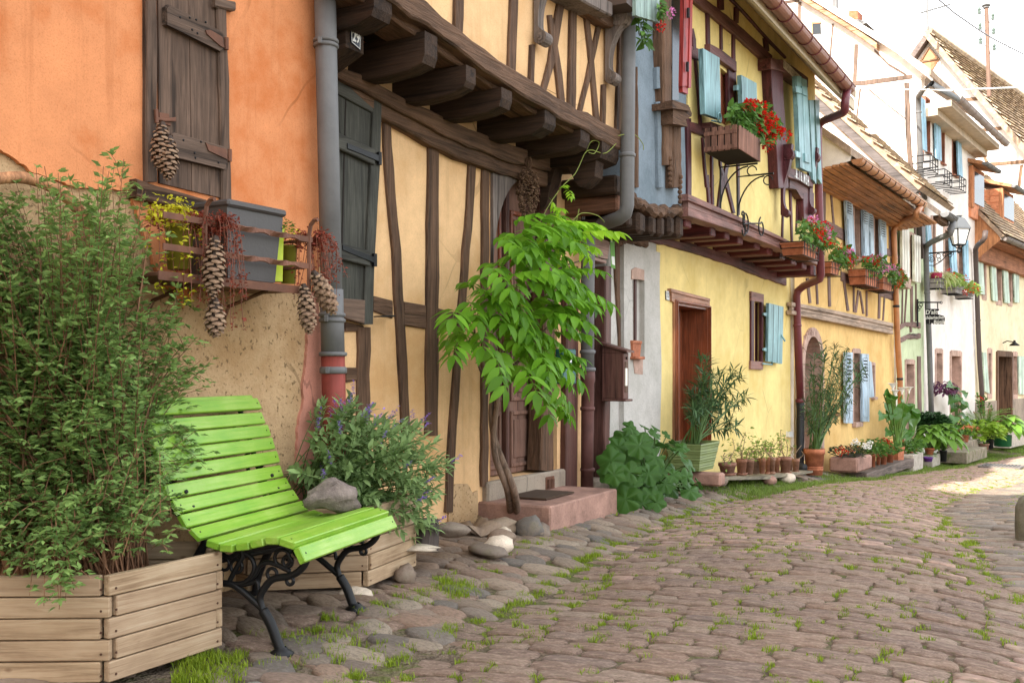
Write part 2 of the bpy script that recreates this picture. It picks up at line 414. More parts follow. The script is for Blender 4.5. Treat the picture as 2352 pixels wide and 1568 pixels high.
M_whitep = m_flat('white_enamel', (.75, .74, .7), .3)
M_navy = m_flat('black_enamel', (.012, .016, .03), .3)
# street line, ground heights
FA0 = Face(0, 0, 30.1); FA = Face(-.249, 7.6, 30.1); FO = Face(-.249 + .2 * FA0.N[0], 7.6 + .2 * FA0.N[1], 30.1)
def chain(prev, u, deg):
 p = prev.hit(u, 860); return Face(p[0], p[1], deg)
F35 = chain(FA, 1818, 33.0); FGR = chain(F35, 2053, 34.0); FWH = chain(FGR, 2122, 36.0); FCR = chain(FWH, 2240, 38.5)
_ct = [np.array([FA.P[0], FA.P[1]])]; STEP = .5; T0 = -30.0; T1 = 90.0
def theta(t): return radians(30.1 + 9.5 * min(1, max(0, (t - 8) / 18)))
CT = []; _p = FA.P + FA.d * T0; _t = T0
while _t <= T1:
 a = theta(_t); CT.append((_t, _p[0], _p[1], sin(a), cos(a))); _p = _p + np.array([sin(theta(_t + .25)), cos(theta(_t + .25))]) * STEP; _t += STEP
CT = np.array(CT)
def C(t, n):
 i = (t - T0) / STEP; i = min(max(i, 0), len(CT) - 1.001); k = int(i); f = i - k; a = CT[k] * (1 - f) + CT[k + 1] * f
 return a[1] + n * a[4], a[2] - n * a[3]
def tn(X, Y):
 X = np.asarray(X, float); Y = np.asarray(Y, float)
 D = (X[..., None] - CT[:, 1]) ** 2 + (Y[..., None] - CT[:, 2]) ** 2; k = D.argmin(-1); a = CT[k]
 dx = X - a[..., 1]; dy = Y - a[..., 2]
 return a[..., 0] + dx * a[..., 3] + dy * a[..., 4], dx * a[..., 4] - dy * a[..., 3]
def n_left(t): return np.interp(t, [-4, -2.6, -1.7, .3, 3, 5.9, 9, 15, 40], [1.6, 1.55, 1.48, 1.1, .8, .55, .55, .7, .8])
def n_right(t): return np.interp(t, [-4, -2, 0, 4.6, 9, 14, 30, 60], [4.6, 4.25, 3.55, 2.65, 2.6, 2.9, 3.4, 4])
def zbase(t): return CZ + np.interp(t, [-8, 0, 2, 5.6, 11.3, 15.2, 18, 23, 32, 60], [-1.09, -1.1, -1.14, -1.30, -1.66, -1.84, -1.97, -2.1, -2.2, -2.3])
def zg(X, Y):
 t, n = tn(X, Y); L = n_left(t); Rr = n_right(t); m = (L + Rr) / 2; w = np.maximum(.3, (Rr - L) / 2)
 x = (n - m) / w
 road = .085 * (1 - np.clip(x, -1, 1) ** 2) - .11
 left = -.11 * np.clip(n / np.maximum(L, .2), 0, 1) ** 1.5
 right = -.11 + .1 * np.clip((n - Rr) / 2.0, 0, 1)
 z = zbase(t) + np.where(n < L, left, np.where(n > Rr, right, road))
 return z + .012 * np.sin(X * 2.3 + Y * 1.1) * np.cos(Y * 1.9 - X * .7)
def zgf(x, y): return float(zg(np.array(x), np.array(y)))
def gz(u, v):                                # picture point -> point on the ground
 lo, hi = 1.5, 60.0
 for _ in range(50):
  m = (lo + hi) / 2; p = ray(u, v) * m
  if p[2] + CZ > zgf(p[0], p[1]): lo = m
  else: hi = m
 p = ray(u, v) * lo; p[2] = zgf(p[0], p[1]); return p
def zs(zf, k, pts): # strip points in a zoomed picture
 return [(*zf(x, y), w / k) for x, y, w in pts]
KA, KG, KH, KP, KR = 2.7306, 3.6415, 3.6404, 4.2667, 5.6895
def jag(pts, step=12, amp=4):
 out = []
 for i in range(len(pts) - 1):
  a, b = np.array(pts[i]), np.array(pts[i + 1]); k = max(1, int(np.linalg.norm(b - a) / step))
  for j in range(k):
   q = a + (b - a) * j / k
   if j: q = q + np.array([R.uniform(-amp, amp), R.uniform(-amp, amp)])
   out.append(tuple(q))
 out.append(tuple(pts[-1])); return out
def wall(mb, h, s0, s1, z0, z1, n, op=(), depth=.22, grid=.22, amp=.007, seed=0):
 S = sorted({s0, s1, *[x for o in op for x in o[:2] if s0 < x < s1]}); Z = sorted({z0, z1, *[x for o in op for x in o[2:4] if z0 < x < z1]})
 def fine(A):
  out = []
  for a, b in zip(A, A[1:]):
   k = max(1, int((b - a) / grid)); out += [a + (b - a) * i / k for i in range(k)]
  return out + [A[-1]]
 S = fine(S); Z = fine(Z); V = []; Fs = []; m = len(Z)
 for s in S:
  for z in Z:
   V.append(h.pt(s, n + amp * noise.noise(Vector((s * 1.1 + seed * 9, z * 1.1, seed))), z))
 for i in range(len(S) - 1):
  for j in range(m - 1):
   c, e = (S[i] + S[i + 1]) / 2, (Z[j] + Z[j + 1]) / 2
   if any(o[0] < c < o[1] and o[2] < e < o[3] for o in op): continue
   a = i * m + j; Fs.append((a, a + 1, a + m + 1, a + m))
 mb.add(V, Fs)
 for o in op:
  d = o[4] if len(o) > 4 else depth; a, b, z_, y = o[:4]
  P = [(a, z_), (b, z_), (b, y), (a, y)]
  V = [h.pt(s, n + .004, z) for s, z in P] + [h.pt(s, n - d, z) for s, z in P]
  mb.add(V, [(i, (i + 1) % 4, 4 + (i + 1) % 4, 4 + i) for i in range(4)])
def hole(h, zf, x0, y0, x1, y1, n=0.0, d=.22):
 a, b = h.sz(zf(x0, (y0 + y1) / 2), n)[0], h.sz(zf(x1, (y0 + y1) / 2), n)[0]; xm = (x0 + x1) / 2
 return (a, b, h.sz(zf(xm, y1), n)[1], h.sz(zf(xm, y0), n)[1], d)
def shell(h, s0, s1, z0, ze, depth, nf, mat, root, en, ez, pitch=52, zj=None, thick=.12):
 """rear and side walls and a pitched roof from the eave at (en, ez)"""
 tp = math.tan(radians(pitch)); mid = nf - depth / 2 - .5; zr = ez + (en - mid) * tp; b = 2 * mid - nf; zj = z0 if zj is None else zj
 mb = MB()
 for s in (s0 + .006, s1 - .006):
  V = [h.pt(s, -.01, z0), h.pt(s, -.01, zj), h.pt(s, nf - .01, zj), h.pt(s, nf - .01, ez + (en - nf) * tp), h.pt(s, mid, zr), h.pt(s, b, ez), h.pt(s, b, z0)]
  mb.add(V, [tuple(range(7))])
 mb.add([h.pt(s0, b, z0), h.pt(s1, b, z0), h.pt(s1, b, ez), h.pt(s0, b, ez)], [(0, 1, 2, 3)])
 mb.build('side_wall', mat, root); rb = MB()
 for e, z in ((en, ez), (2 * mid - en, ez)):
  P = [(e, z), (mid, zr), (mid, zr + thick), (e, z + thick)]
  V = [h.pt(s0 - .05, n, q) for n, q in P] + [h.pt(s1 + .05, n, q) for n, q in P]
  rb.add(V, [(0, 1, 2, 3), (7, 6, 5, 4), (0, 4, 5, 1), (1, 5, 6, 2), (2, 6, 7, 3), (3, 7, 4, 0)])
 rb.build('roof', M_tile, root); return zr, mid
def panel_door(h, root, zf, quad, n, mat, name='door', panels=(), deep=.05, bars=(), pm=None):
 mb = MB(); mb.upoly(h, [zf(*q) for q in quad], n - deep, n); d = mb.build(name, mat, root)
 for p in panels:
  mb = MB(); uv = [zf(*q) for q in p]; c = np.mean(np.array(uv), 0)
  mb.upoly(h, uv, n - .02, n + .012)
  mb.upoly(h, [tuple(c + (np.array(q) - c) * .8) for q in uv], n - .01, n + .022); mb.build('door_panel', pm or mat, d)
 return d
def zrect(x0, y0, x1, y1, sl=0.0):
 return [(x0, y0), (x1, y0 + sl * (x1 - x0)), (x1, y1 + sl * (x1 - x0)), (x0, y1)]
def pipe(h, root, pts, r, mat, name='downpipe', k=12, sm=True):
 mb = MB(); mb.tube(pts, r, k); return mb.build(name, mat, root, sm)
def collar(root, c, r, mat, up=.02, axis=(0, 0, 1), name='pipe_collar'):
 mb = MB(); c = np.array(c, float); a = np.array(axis, float)
 mb.tube([c - a * up, c - a * up * .6, c + a * up * .6, c + a * up], [r * 1.02, r * 1.14, r * 1.14, r * 1.02], 14); return mb.build(name, mat, root, True)
def gutter(h, a, b, r, root, mat, rings=10, rmat=None, name='gutter'):
 a = Vector(a); b = Vector(b); d = (b - a).normalized(); N = h.v3(0, 1, 0); mb = MB(); V = []; k = 10
 for p in (a, b):
  for rr in (r, r * .9):
   for j in range(k + 1):
    t = pi + pi * j / k; V.append(p + N * (cos(t) * rr) + Vector((0, 0, sin(t) * rr)))
 m = k + 1; Fs = []
 for j in range(k):
  Fs.append((j, j + 1, 2 * m + j + 1, 2 * m + j)); Fs.append((m + j, 3 * m + j, 3 * m + j + 1, m + j + 1))
 for o in (0, 2 * m): Fs.append(tuple(o + j for j in range(m)))
 for e in (0, k): Fs.append((e, m + e, 3 * m + e, 2 * m + e))
 mb.add(V, Fs)
 mb.tube([a + N * r, b + N * r], .012, 6); g = mb.build(name, mat, root)
 for i in range(rings):
  p = a.lerp(b, (i + .5) / rings); rb = MB()
  rb.tube([p + N * (cos(pi + pi * j / 8) * (r + .006)) + Vector((0, 0, sin(pi + pi * j / 8) * (r + .006))) for j in range(9)], .007, 5)
  rb.build('gutter_bracket', rmat or mat, g)
 return g
def lettering(s, size, sx, loc, rz, mat, parent, ext=.002, shear=0.0):
 c = bpy.data.curves.new('t', 'FONT'); c.body = s; c.size = size; c.extrude = ext; c.align_x = 'CENTER'; c.align_y = 'CENTER'; c.shear = shear; c.offset = .002; c.resolution_u = 3
 o = bpy.data.objects.new('t', c); scene.collection.objects.link(o); bpy.context.view_layer.update(); me = bpy.data.meshes.new_from_object(o); bpy.data.objects.remove(o)
 me.materials.clear(); me.materials.append(mat); return link('lettering', me, parent, Vector(loc) - wloc(parent), (pi / 2, 0, rz), (sx, 1, 1))
def text(s, size, h, u, v, n, mat, parent, sx=1.0): return lettering(s, size, sx, h.hit(u, v, n), radians(90 - h.deg), mat, parent)
GROUP_H = 'old houses along the lane'
def house(name, h, u, label):
 q = h.hit(u, 860); t, n = tn(q[0], q[1])
 return empty(name, (q[0], q[1], float(zbase(t)) - .25), label, 'house', GROUP_H)
GZ0 = -1.6                                   # walls start below the ground
# orange plastered house (left)
ho = house('orange_house', FO, 300, 'orange plastered house at the left with crumbling tan base and brown board shutter')
s0, s1 = FO.at_u(-330), FO.at_u(752)
mb = MB(); wall(mb, FO, s0, s1, GZ0, 5.2, 0.0, amp=.012, seed=1); mb.build('base_wall', M_render, ho)
tp = [(-330, -500), (748, -500), zA(2005, 1568), zB(1995, 430), zB(1930, 415)]
low = jag([zB(1930, 415), zB(1560, 395), zB(1225, 385), zB(1220, 430), zB(1175, 470), zB(1155, 520), zB(1120, 480), zB(1095, 440), zB(1040, 385), zB(1000, 335), zA(815, 1195), zA(500, 1180), zA(215, 1085), zA(80, 985), zA(0, 935), (-330, 300)], 9, 2.2)
mb = MB(); mb.upoly(FO, tp[:4] + low, 0.0, .022); mb.build('orange_plaster_coat', M_orange, ho)
strip_l = jag([zB(1930, 415), zB(1940, 560), zB(1925, 830), zB(1900, 1000), zB(1905, 1110), zB(1870, 1270), zB(1865, 1460), zC(1860, 700), zC(1850, 1000)], 8, 1.5)
mb = MB(); mb.upoly(FO, strip_l + [(762, 1370), zB(2030, 1000), zB(1995, 432)], 0.0, .021); mb.build('pink_plaster_coat', M_pink, ho)
shell(FO, s0, s1, GZ0, 5.2, 7.0, 0.0, M_orange, ho, .35, 5.2)
mb = MB(); mb.strip(FO, zs(zA, KA, [(952, -160, 76), (953, 500, 74), (962, 1140, 74)]), .0, .05); mb.build('window_post', M_brownv, ho)
mb = MB(); mb.strip(FO, zs(zA, KA, [(1392, -160, 66), (1408, 500, 62), (1430, 1250, 62)]), .0, .05); mb.build('window_post', M_brownv, ho)
mb = MB(); mb.strip(FO, zs(zA, KA, [(1350, 20, 60), (1480, 45, 60)]), .02, .062, 'h'); mb.build('lintel_end', M_brownd, ho)
mb = MB(); mb.strip(FO, zs(zA, KA, [(860, 1178, 100), (980, 1212, 112), (1150, 1252, 112), (1320, 1290, 90)]), .0, .075, 'h', .012); mb.build('window_sill', M_oakd, ho)
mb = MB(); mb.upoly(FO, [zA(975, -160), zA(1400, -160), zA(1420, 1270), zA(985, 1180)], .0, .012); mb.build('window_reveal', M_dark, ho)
sh = empty('board_shutter', (0, 0, 0)); sh.parent = ho
for a, b, c, d in (((992, -160), (1180, -160), (1201, 1196), (1001, 1148)), ((1184, -160), (1358, -160), (1399, 1243), (1205, 1197))):
 mb = MB(); mb.upoly(FO, [zA(*q) for q in (a, b, c, d)], .012, .034); mb.build('board', M_brownv, sh)
for P in ([(1038, 45), (1060, 28), (1385, 196), (1402, 215), (1404, 318), (1385, 327), (1040, 155)], [(1075, 840), (1095, 833), (1405, 920), (1430, 942), (1428, 1058), (1410, 1065), (1120, 995), (1085, 960)]):
 mb = MB(); c = np.mean([zA(*q) for q in P], 0); mb.upoly(FO, [zA(*q) for q in P], .034, .058); mb.upoly(FO, [tuple(c + (np.array(zA(*q)) - c) * .95) for q in P], .05, .066); mb.build('ledge', M_brownd, sh)
for P in ([(1292, 190), (1320, 188), (1395, 232), (1408, 300), (1385, 290), (1300, 215)], [(1292, 895), (1320, 910), (1420, 935), (1428, 1000), (1405, 990), (1310, 945)]):
 mb = MB(); mb.upoly(FO, [zA(*q) for q in P], .066, .073); q = FO.hit(*zA(P[3][0] + 12, P[3][1] - 25), .06); mb.tube([q - np.array([0, 0, .03]), q + np.array([0, 0, .03])], .012, 8); mb.build('hinge', M_rust, sh)
mb = MB(); mb.upoly(FO, [zA(1000, 705), zA(1060, 715), zA(1072, 790), zA(1005, 770)], .034, .042); mb.strip(FO, zs(zA, KA, [(975, 740, 22), (1040, 752, 20), (1105, 748, 30)]), .042, .056, 'h', .001, .003); mb.strip(FO, zs(zA, KA, [(985, 685, 18), (990, 770, 20)]), .05, .062, 'v', .001, .003); mb.build('latch', M_rust, sh)
nb = MB()
for x, y in ((1130, 110), (1190, 112), (1230, 125), (1205, 188), (1238, 210), (1290, 140), (1150, 880), (1220, 960), (1225, 990), (1260, 890), (1370, 1020)):
 c = FO.hit(*zA(x, y), .066); nb.ball(c, .006, 6, 4)
nb.build('nail', M_black, sh, kind='stuff')
# near downpipe
pr = .062
def P1(v): u = 746.5 + 19 * v / 850; return FO.hit(u, v, .12)
dp = pipe(FO, ho, [P1(-150), P1(300), P1(742)], pr * .98, M_zinc)
mb = MB(); mb.tube([P1(665), P1(817)], pr * 1.06, 14); mb.build('pipe_socket', M_zinc, dp, True)
mb = MB(); mb.tube([P1(812), P1(1000), P1(1260)], pr * 1.07, 14); mb.build('cast_pipe_base', M_ironred, ho, True)
for v, r in ((95, pr), (106, pr), (723, pr * 1.06), (736, pr * 1.06), (813, pr * 1.12)): collar(ho, P1(v), r, M_zinc, .012)
collar(ho, P1(850), pr * 1.08, M_zinc, .02)
for v in (103, 733, 850):
 mb = MB(); q = P1(v); mb.obox(q + np.array([-.02, -pr * 1.15, 0]), (.012, 0, 0), (0, .012, 0), (0, 0, .018), .003); mb.build('pipe_clip', M_zinc, dp)
# house 29: jettied half-timber, peach plaster
h29 = house('half_timbered_house', FA, 1050, 'peach half-timbered house with overhanging upper floor on dark joist ends, plate 29')
a0, a1 = FA.at_u(752), FA.at_u(1335)
dop = (FA.sz(zD(1190, 1300))[0], FA.sz(zD(1610, 1300))[0], FA.sz(zF(1300, 285))[1], FA.sz(zD(1400, 1075))[1], .3)
ZJ = FA.hit(1330, 270, .55)[2]
mb = MB(); wall(mb, FA, a0, a1, GZ0, ZJ, 0.0, [dop], .3, seed=2); mb.build('lower_wall', M_peach, h29)
mb = MB(); J = .55; b0, b1 = FA.at_u(754, .22), FA.at_u(1437, .5)
wall(mb, FA, b0, b1, ZJ + .06, 5.9, .5, seed=3); mb.build('upper_wall', M_peach, h29)
mb = MB(); mb.add([FA.pt(b0, 0, ZJ + .12), FA.pt(b1, 0, ZJ + .12), FA.pt(b1, .5, ZJ + .12), FA.pt(b0, .5, ZJ + .12)], [(0, 1, 2, 3)])
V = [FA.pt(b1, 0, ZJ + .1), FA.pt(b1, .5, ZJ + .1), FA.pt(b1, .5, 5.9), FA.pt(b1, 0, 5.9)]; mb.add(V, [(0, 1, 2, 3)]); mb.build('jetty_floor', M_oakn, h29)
shell(FA, b0, b1, GZ0, 5.9, 7.5, .5, M_peach, h29, .9, 5.9, zj=ZJ + .1)
TB = []          # (name, zoom, k, axis, pts, n0, n1, mat)
for A_, B_ in (([(550, 770, 48), (575, 1200, 50)], [(612, 157, 53), (640, 700, 56), (668, 1210, 48), (672, 1320, 44)]), ([(845, 900, 62), (840, 1250, 66)], [(837, 157, 74), (836, 500, 76), (832, 1320, 74)]), ([(1088, 1030, 46), (1072, 1300, 40)], [(1048, 157, 42), (1030, 420, 46), (985, 940, 42), (955, 1420, 46), (940, 1800, 46)]), ([(1170, 1020, 45)], [(1168, 157, 42), (1166, 900, 40), (1163, 1640, 42)]), ([], [(408, 640, 76), (402, 1230, 78), (400, 1420, 78)])):
 mb = MB(); mb.strip(FA, zs(zD, KA, A_) + zs(zE, KA, B_), -.02, .022, 'v', .006, .006); mb.build('timber_post', M_oakv, h29)
for pts, z_ in (([(460, 490, 105), (585, 530, 120)], zE), ([(655, 555, 140), (790, 585, 150)], zE), ([(872, 590, 140), (985, 608, 120)], zE), ([(290, 935, 85), (360, 930, 90)], zE), ([(284, 635, 46), (400, 655, 40)], zE)):
 TB.append(('timber_rail', z_, KA, 'h', pts, -.02, .018, M_oakd, .011))
TB.append(('plate_beam', zD, KA, 'h', [(200, 420, 70), (400, 520, 90), (515, 585, 100), (820, 745, 105), (1000, 835, 110), (1200, 915, 110), (1400, 985, 105), (1640, 1040, 100)], .0, .11, M_oakd, .008))
TB.append(('plate_moulding', zD, KA, 'h', [(300, 520, 60), (515, 685, 100), (820, 850, 110), (1000, 940, 105), (1200, 1015, 100), (1400, 1080, 95), (1640, 1140, 100)], .0, .07, M_oakd, .006))
TB.append(('jetty_beam', zD, KA, 'h', [(300, -230, 150), (700, 15, 160), (800, 90, 150), (1000, 245, 125), (1250, 440, 125), (1500, 598, 120), (1750, 742, 118), (2020, 878, 120)], .35, .6, M_oakd, .012))
TB.append(('jetty_fillet', zD, KA, 'h', [(300, -100, 90), (700, 160, 80), (900, 305, 70), (1250, 545, 62), (1500, 695, 56), (1750, 825, 52), (1960, 930, 50)], .3, .52, M_oakd, .008))
for pts in ([(1010, -200, 52), (998, 260, 50)], [(1352, -200, 46), (1345, 100, 46), (1330, 520, 46)], [(1466, 280, 28), (1456, 590, 28)], [(1722, -30, 42), (1718, 300, 42), (1710, 720, 42)], [(1912, 530, 24), (1903, 840, 26)], [(2026, -200, 34), (2018, 300, 32), (2000, 860, 36)]):
 TB.append(('timber_post', zD, KA, 'v', pts, .48, .524, M_oakv, .005))
for pts in ([(1655, -60, 42), (1615, 170, 44), (1585, 380, 40), (1518, 620, 32)], [(1572, 95, 26), (1598, 280, 36), (1630, 460, 36), (1656, 690, 34)], [(1800, 80, 28), (1826, 300, 32), (1846, 500, 30), (1870, 790, 30)], [(1884, 150, 26), (1848, 320, 26), (1810, 500, 26), (1752, 740, 24)]):
 TB.append(('timber_brace', zD, KA, 'v', pts, .48, .521, M_oakv, .005))
TB.append(('window_rail', zD, KA, 'h', [(1650, -45, 60), (1750, 12, 60), (1920, 118, 66), (2000, 150, 60)], .48, .60, M_oakd, .005))
TB.append(('window_sill', zD, KA, 'h', [(1650, -110, 70), (1750, -40, 70), (1960, 60, 90)], .48, .70, M_archw, .005))
for nm, zf, k, ax, pts, n0, n1, mt, jt in TB:
 mb = MB(); mb.strip(FA, zs(zf, k, pts), n0, n1, ax, jt, .012 if n1 - n0 > .06 else .006); mb.build(nm, mt, h29)
for x0, y0, x1, y1, w in ((455, 20, 585, 160, 1), (775, 245, 868, 438, 1), (1035, 450, 1108, 588, 1), (1258, 590, 1335, 700, 1), (1530, 720, 1608, 842, 1), (1756, 820, 1820, 948, 1), (1890, 925, 2003, 1034, 1)):
 n1 = .58; s_a = FA.sz(zD(x0, (y0 + y1) / 2), n1)[0]; s_b = FA.sz(zD(x1, (y0 + y1) / 2), n1)[0]; za = FA.sz(zD((x0 + x1) / 2, y1), n1)[1]; zb = FA.sz(zD((x0 + x1) / 2, y0), n1)[1]
 mb = MB(); P = []
 for n, dz in ((.16 if x0 < 500 else -.05, 0), (.25, -.012), (.46, 0), (.56, .03), (n1, .075)):
  P.append((n, za + dz + R.uniform(-.008, .008)))
 P += [(n1, zb + .03), (P[0][0], zb + .03)]; k = len(P)
 for i in range(1): 
  V = [FA.pt(s_a + .012, n, z) for n, z in P] + [FA.pt(s_b - .012, n, z) for n, z in P]
  mb.add(V, [tuple(range(k)), tuple(range(k, 2 * k))[::-1]] + [(i, k + i, k + (i + 1) % k, (i + 1) % k) for i in range(k)])
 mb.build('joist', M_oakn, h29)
# first big corner joist at the orange house and the block that carries the plate
mb = MB(); z1 = FA.sz(zD(350, 150), .36)[1]; z0 = FA.sz(zD(350, 300), .36)[1]; s_c = FA.sz(zD(350, 230), .36)[0]
P = [(.17, z0 - .1), (.2, z0 - .09), (.36, z0 - .02), (.36, z1 + .02), (.17, z1 + .04)]; k = 5
V = [FA.pt(s_c - .09, n, z) for n, z in P] + [FA.pt(s_c + .07, n, z) for n, z in P]
mb.add(V, [tuple(range(k)), tuple(range(k, 2 * k))[::-1]] + [(i, k + i, k + (i + 1) % k, (i + 1) % k) for i in range(k)]); mb.build('corner_block', M_oakn, h29)
np_ = empty('number_plate', (0, 0, 0)); np_.parent = h29
mb = MB(); mb.upoly(FA, [zD(318, 150), zD(386, 195), zD(380, 318), zD(322, 268)], .362, .368); pl = mb.build('enamel_plate', M_navy, np_)
# plate border drawn as thin bars
def border(h, root, P, n, t, mat):
 mb = MB(); k = len(P); c = np.mean(np.array(P), 0)
 for i in range(k):
  a, b = np.array(P[i]), np.array(P[(i + 1) % k]); ai, bi = c + (a - c) * (1 - t), c + (b - c) * (1 - t)
  mb.upoly(h, [tuple(a), tuple(b), tuple(bi), tuple(ai)], n, n + .002)
 mb.build('plate_border', mat, root)
border(FA, np_, [zD(323, 160), zD(383, 199), zD(377, 310), zD(326, 265)], .3682, .07, M_whitep)
text('29', .088, FA, *zD(352, 236), .3705, M_whitep, np_, .72)
# carved scroll brackets
def scroll(h, root, s, n0, z0, hh, w, mat, out=.2):
 prof = spline([(n0, z0 + .02), (n0 + .06, z0 - .01), (n0 + .085, z0 + .04), (n0 + .06, z0 + .1), (n0 + .035, z0 + .22 * hh), (n0 + .045, z0 + .45 * hh), (n0 + .10, z0 + .66 * hh), (n0 + out * .9, z0 + .82 * hh), (n0 + out, z0 + hh)], 4)
 P = [(p[0], p[1]) for p in prof] + [(n0, z0 + hh)]; k = len(P); mb = MB()
 V = [h.pt(s - w / 2, n, z) for n, z in P] + [h.pt(s + w / 2, n, z) for n, z in P]
 mb.add(V, [tuple(range(k)), tuple(range(k, 2 * k))[::-1]] + [(i, k + i, k + (i + 1) % k, (i + 1) % k) for i in range(k)])
 for n, z, r in ((n0 + .055, z0 + .045, .05), (n0 + out * .62, z0 + hh * .86, .075)):
  c = np.array(h.pt(s, n, z)); d = np.array(h.v3(w / 2 + .012, 0, 0))
  mb.tube([c - d, c + d], r, 14); mb.tube([c - d * 1.12, c + d * 1.12], r * .55, 12); mb.tube([c - d * 1.25, c + d * 1.25], r * .22, 8)
 return mb.build('scroll_bracket', mat, root)
for x, y, hh in ((1515, 285, .62), (1955, 530, .62)):
 s_, z_ = FA.sz(zD(x, y), .56); scroll(FA, h29, s_, .52, z_, hh, .085, M_archw)
# corner brace curving out under the last joist
s_, zt = FA.sz(zP(1150, 150), .4); zb = FA.sz(zP(840, 640), .02)[1]
prof = spline([(.0, zb), (.06, zb + .05), (.1, zb + .22), (.2, zb + .42), (.36, zt - .2), (.5, zt - .13)], 4)
P = [tuple(p) for p in prof] + [(.52, zt + .05), (0, zt + .05)]; k = len(P); mb = MB()
V = [FA.pt(s_ - .17, n, z) for n, z in P] + [FA.pt(s_ - .02, n, z) for n, z in P]
mb.add(V, [tuple(range(k)), tuple(range(k, 2 * k))[::-1]] + [(i, k + i, k + (i + 1) % k, (i + 1) % k) for i in range(k)]); mb.build('curved_brace', M_oakn, h29)
# grey-green shutter standing beside the pipe
shu = empty('framed_shutter', (0, 0, 0)); shu.parent = h29
mb = MB(); mb.upoly(FA, [zD(150, 430), zD(470, 590), zE(415, 520), zE(160, 420)], .03, .05); mb.build('panel', M_greyv, shu)
mb = MB(); mb.upoly(FA, [zD(285, 620), zD(292, 622), zD(268, 1568), zD(260, 1568)], .05, .053); mb.build('board_joint', M_dark, shu)
for pts in ([(490, 590, 52), (478, 1000, 58), (448, 1568, 54)],):
 mb = MB(); mb.strip(FA, zs(zD, KA, pts) + zs(zE, KA, [(440, 300, 56), (432, 622, 56)]), .03, .07, 'v', .001, .005); mb.build('stile', M_greyv, shu)
for zf, pts in ((zD, [(150, 470, 130), (235, 520, 130), (466, 652, 120)]), (zE, [(160, 470, 110), (270, 520, 120), (410, 545, 150)])):
 mb = MB(); mb.strip(FA, zs(zf, KA, pts), .03, .068, 'h', .001, .005); mb.build('rail', M_greyd if zf is zD else M_brownd, shu)
for zf, pts in ((zD, [(150, 830, 100), (245, 880, 100), (470, 985, 100)]), (zE, [(160, 130, 100), (262, 165, 100), (440, 210, 95)])):
 mb = MB(); mb.strip(FA, zs(zf, KA, pts), .05, .085, 'h', .001, .006); b = mb.build('ledge', M_greyd, shu)
 x, y, w = pts[-1]; p2 = [(x - 170, y - 70, 34), (x + 25, y + 8, 40)]
 mb = MB(); mb.strip(FA, zs(zf, KA, p2), .085, .092, 'h', .001, .002); q = FA.hit(*zf(x + 28, y + 10), .085); mb.tube([q - np.array([0, 0, .04]), q + np.array([0, 0, .04])], .016, 8); mb.build('strap_hinge', M_black, b)
mb = MB(); mb.strip(FA, zs(zE, KA, [(500, 572, 8), (600, 570, 12)]), .04, .09, 'h', .001, .002); mb.build('shutter_stay', M_black, h29)
# door of 29
dn = -.14; ds0, ds1, dz0, dz1 = dop[:4]
mb = MB(); mb.box(FA, ds0 + .004, ds1 - .004, dz0 + .002, dz1 - .004, -.3, -.22); mb.build('door_back', M_dark, h29)
W = ds1 - ds0; zc = dz1 - W * .5
door = empty('arched_door', (0, 0, 0)); door.parent = h29
for i, (a, b) in enumerate(((ds0 + .05, ds0 + W * .40), (ds0 + W * .425, ds1 - .1))):
 mb = MB(); mb.box(FA, a, b, dz0 + .01, dz1 - .03, -.2, -.15 + .012 * i, .006); leaf = mb.build('door_leaf', M_doorw, door)
 w = b - a
 for q, (z_, y_) in enumerate(((dz0 + .06, dz0 + .52), (dz0 + .6, dz0 + 1.3), (dz0 + 1.38, dz1 - .3))):
  mb = MB(); n_ = -.15 + .012 * i
  for x0, x1, y0, y1 in ((a + w * .12, a + w * .18, z_, y_), (b - w * .18, b - w * .12, z_, y_), (a + w * .18, b - w * .18, z_, z_ + .035), (a + w * .18, b - w * .18, y_ - .035, y_)):
   mb.box(FA, x0, x1, y0, y1, n_ - .01, n_ + .022, .008)
  mb.build('moulding', M_mahog if q == 2 else M_doorw, leaf)
  mb = MB(); mb.box(FA, a + w * .24, b - w * .24, z_ + .07, y_ - .07, n_ - .01, n_ + .012, .01); mb.build('door_panel', M_doorw, leaf)
mb = MB(); mb.box(FA, ds0 + W * .39, ds0 + W * .435, dz0 + .012, dz1 - .05, -.16, -.10, .01); mb.build('meeting_rail', M_doord, door)
q = FA.hit(*zP(155, 1240), -.08); mb = MB(); mb.tube([q + np.array([0, 0, .06]), q, q + np.array([.02, -.05, -.02])], .016, 8); mb.ball(q + np.array([.02, -.05, -.02]), .026); mb.build('door_handle', M_black, door)
def spandrel(sg):
 e = ds0 if sg < 0 else ds1; m = (ds0 + ds1) / 2; r = W * .5; P = [(e, dz1 - .004)]
 for i in range(11):
  a = pi / 2 * i / 10; P.append((m + sg * r * .985 * sin(a), dz1 - .06 - W * .72 + W * .72 * cos(a)))
 mb = MB(); mb.poly(FA, P, -.06, .028 if sg < 0 else .0); mb.build('arch_board', M_archw if sg < 0 else M_doord, h29)
spandrel(-1); spandrel(1)
mb = MB(); mb.strip(FA, zs(zQ, KP, [(742, -300, 108), (730, 560, 110), (720, 900, 118), (712, 1300, 130)]), -.1, .035, 'v', .008, .015); mb.build('timber_post', M_oakv, h29)
mb = MB(); mb.strip(FA, zs(zP, KP, [(745, 450, 100), (740, 900, 100), (745, 1560, 110)]), -.1, .03, 'v', .006, .012); mb.build('timber_post', M_doord, h29)
# plinth with sill and air vent
zs_ = dz0; mb = MB(); sl = FA.sz(zF(1145, 500))[0]; sr = FA.sz(zQ(905, 1400))[0]
mb.box(FA, sl, sr, GZ0, zs_ + .005, -.02, .05, .015); mb.build('door_plinth', M_plinth, h29)
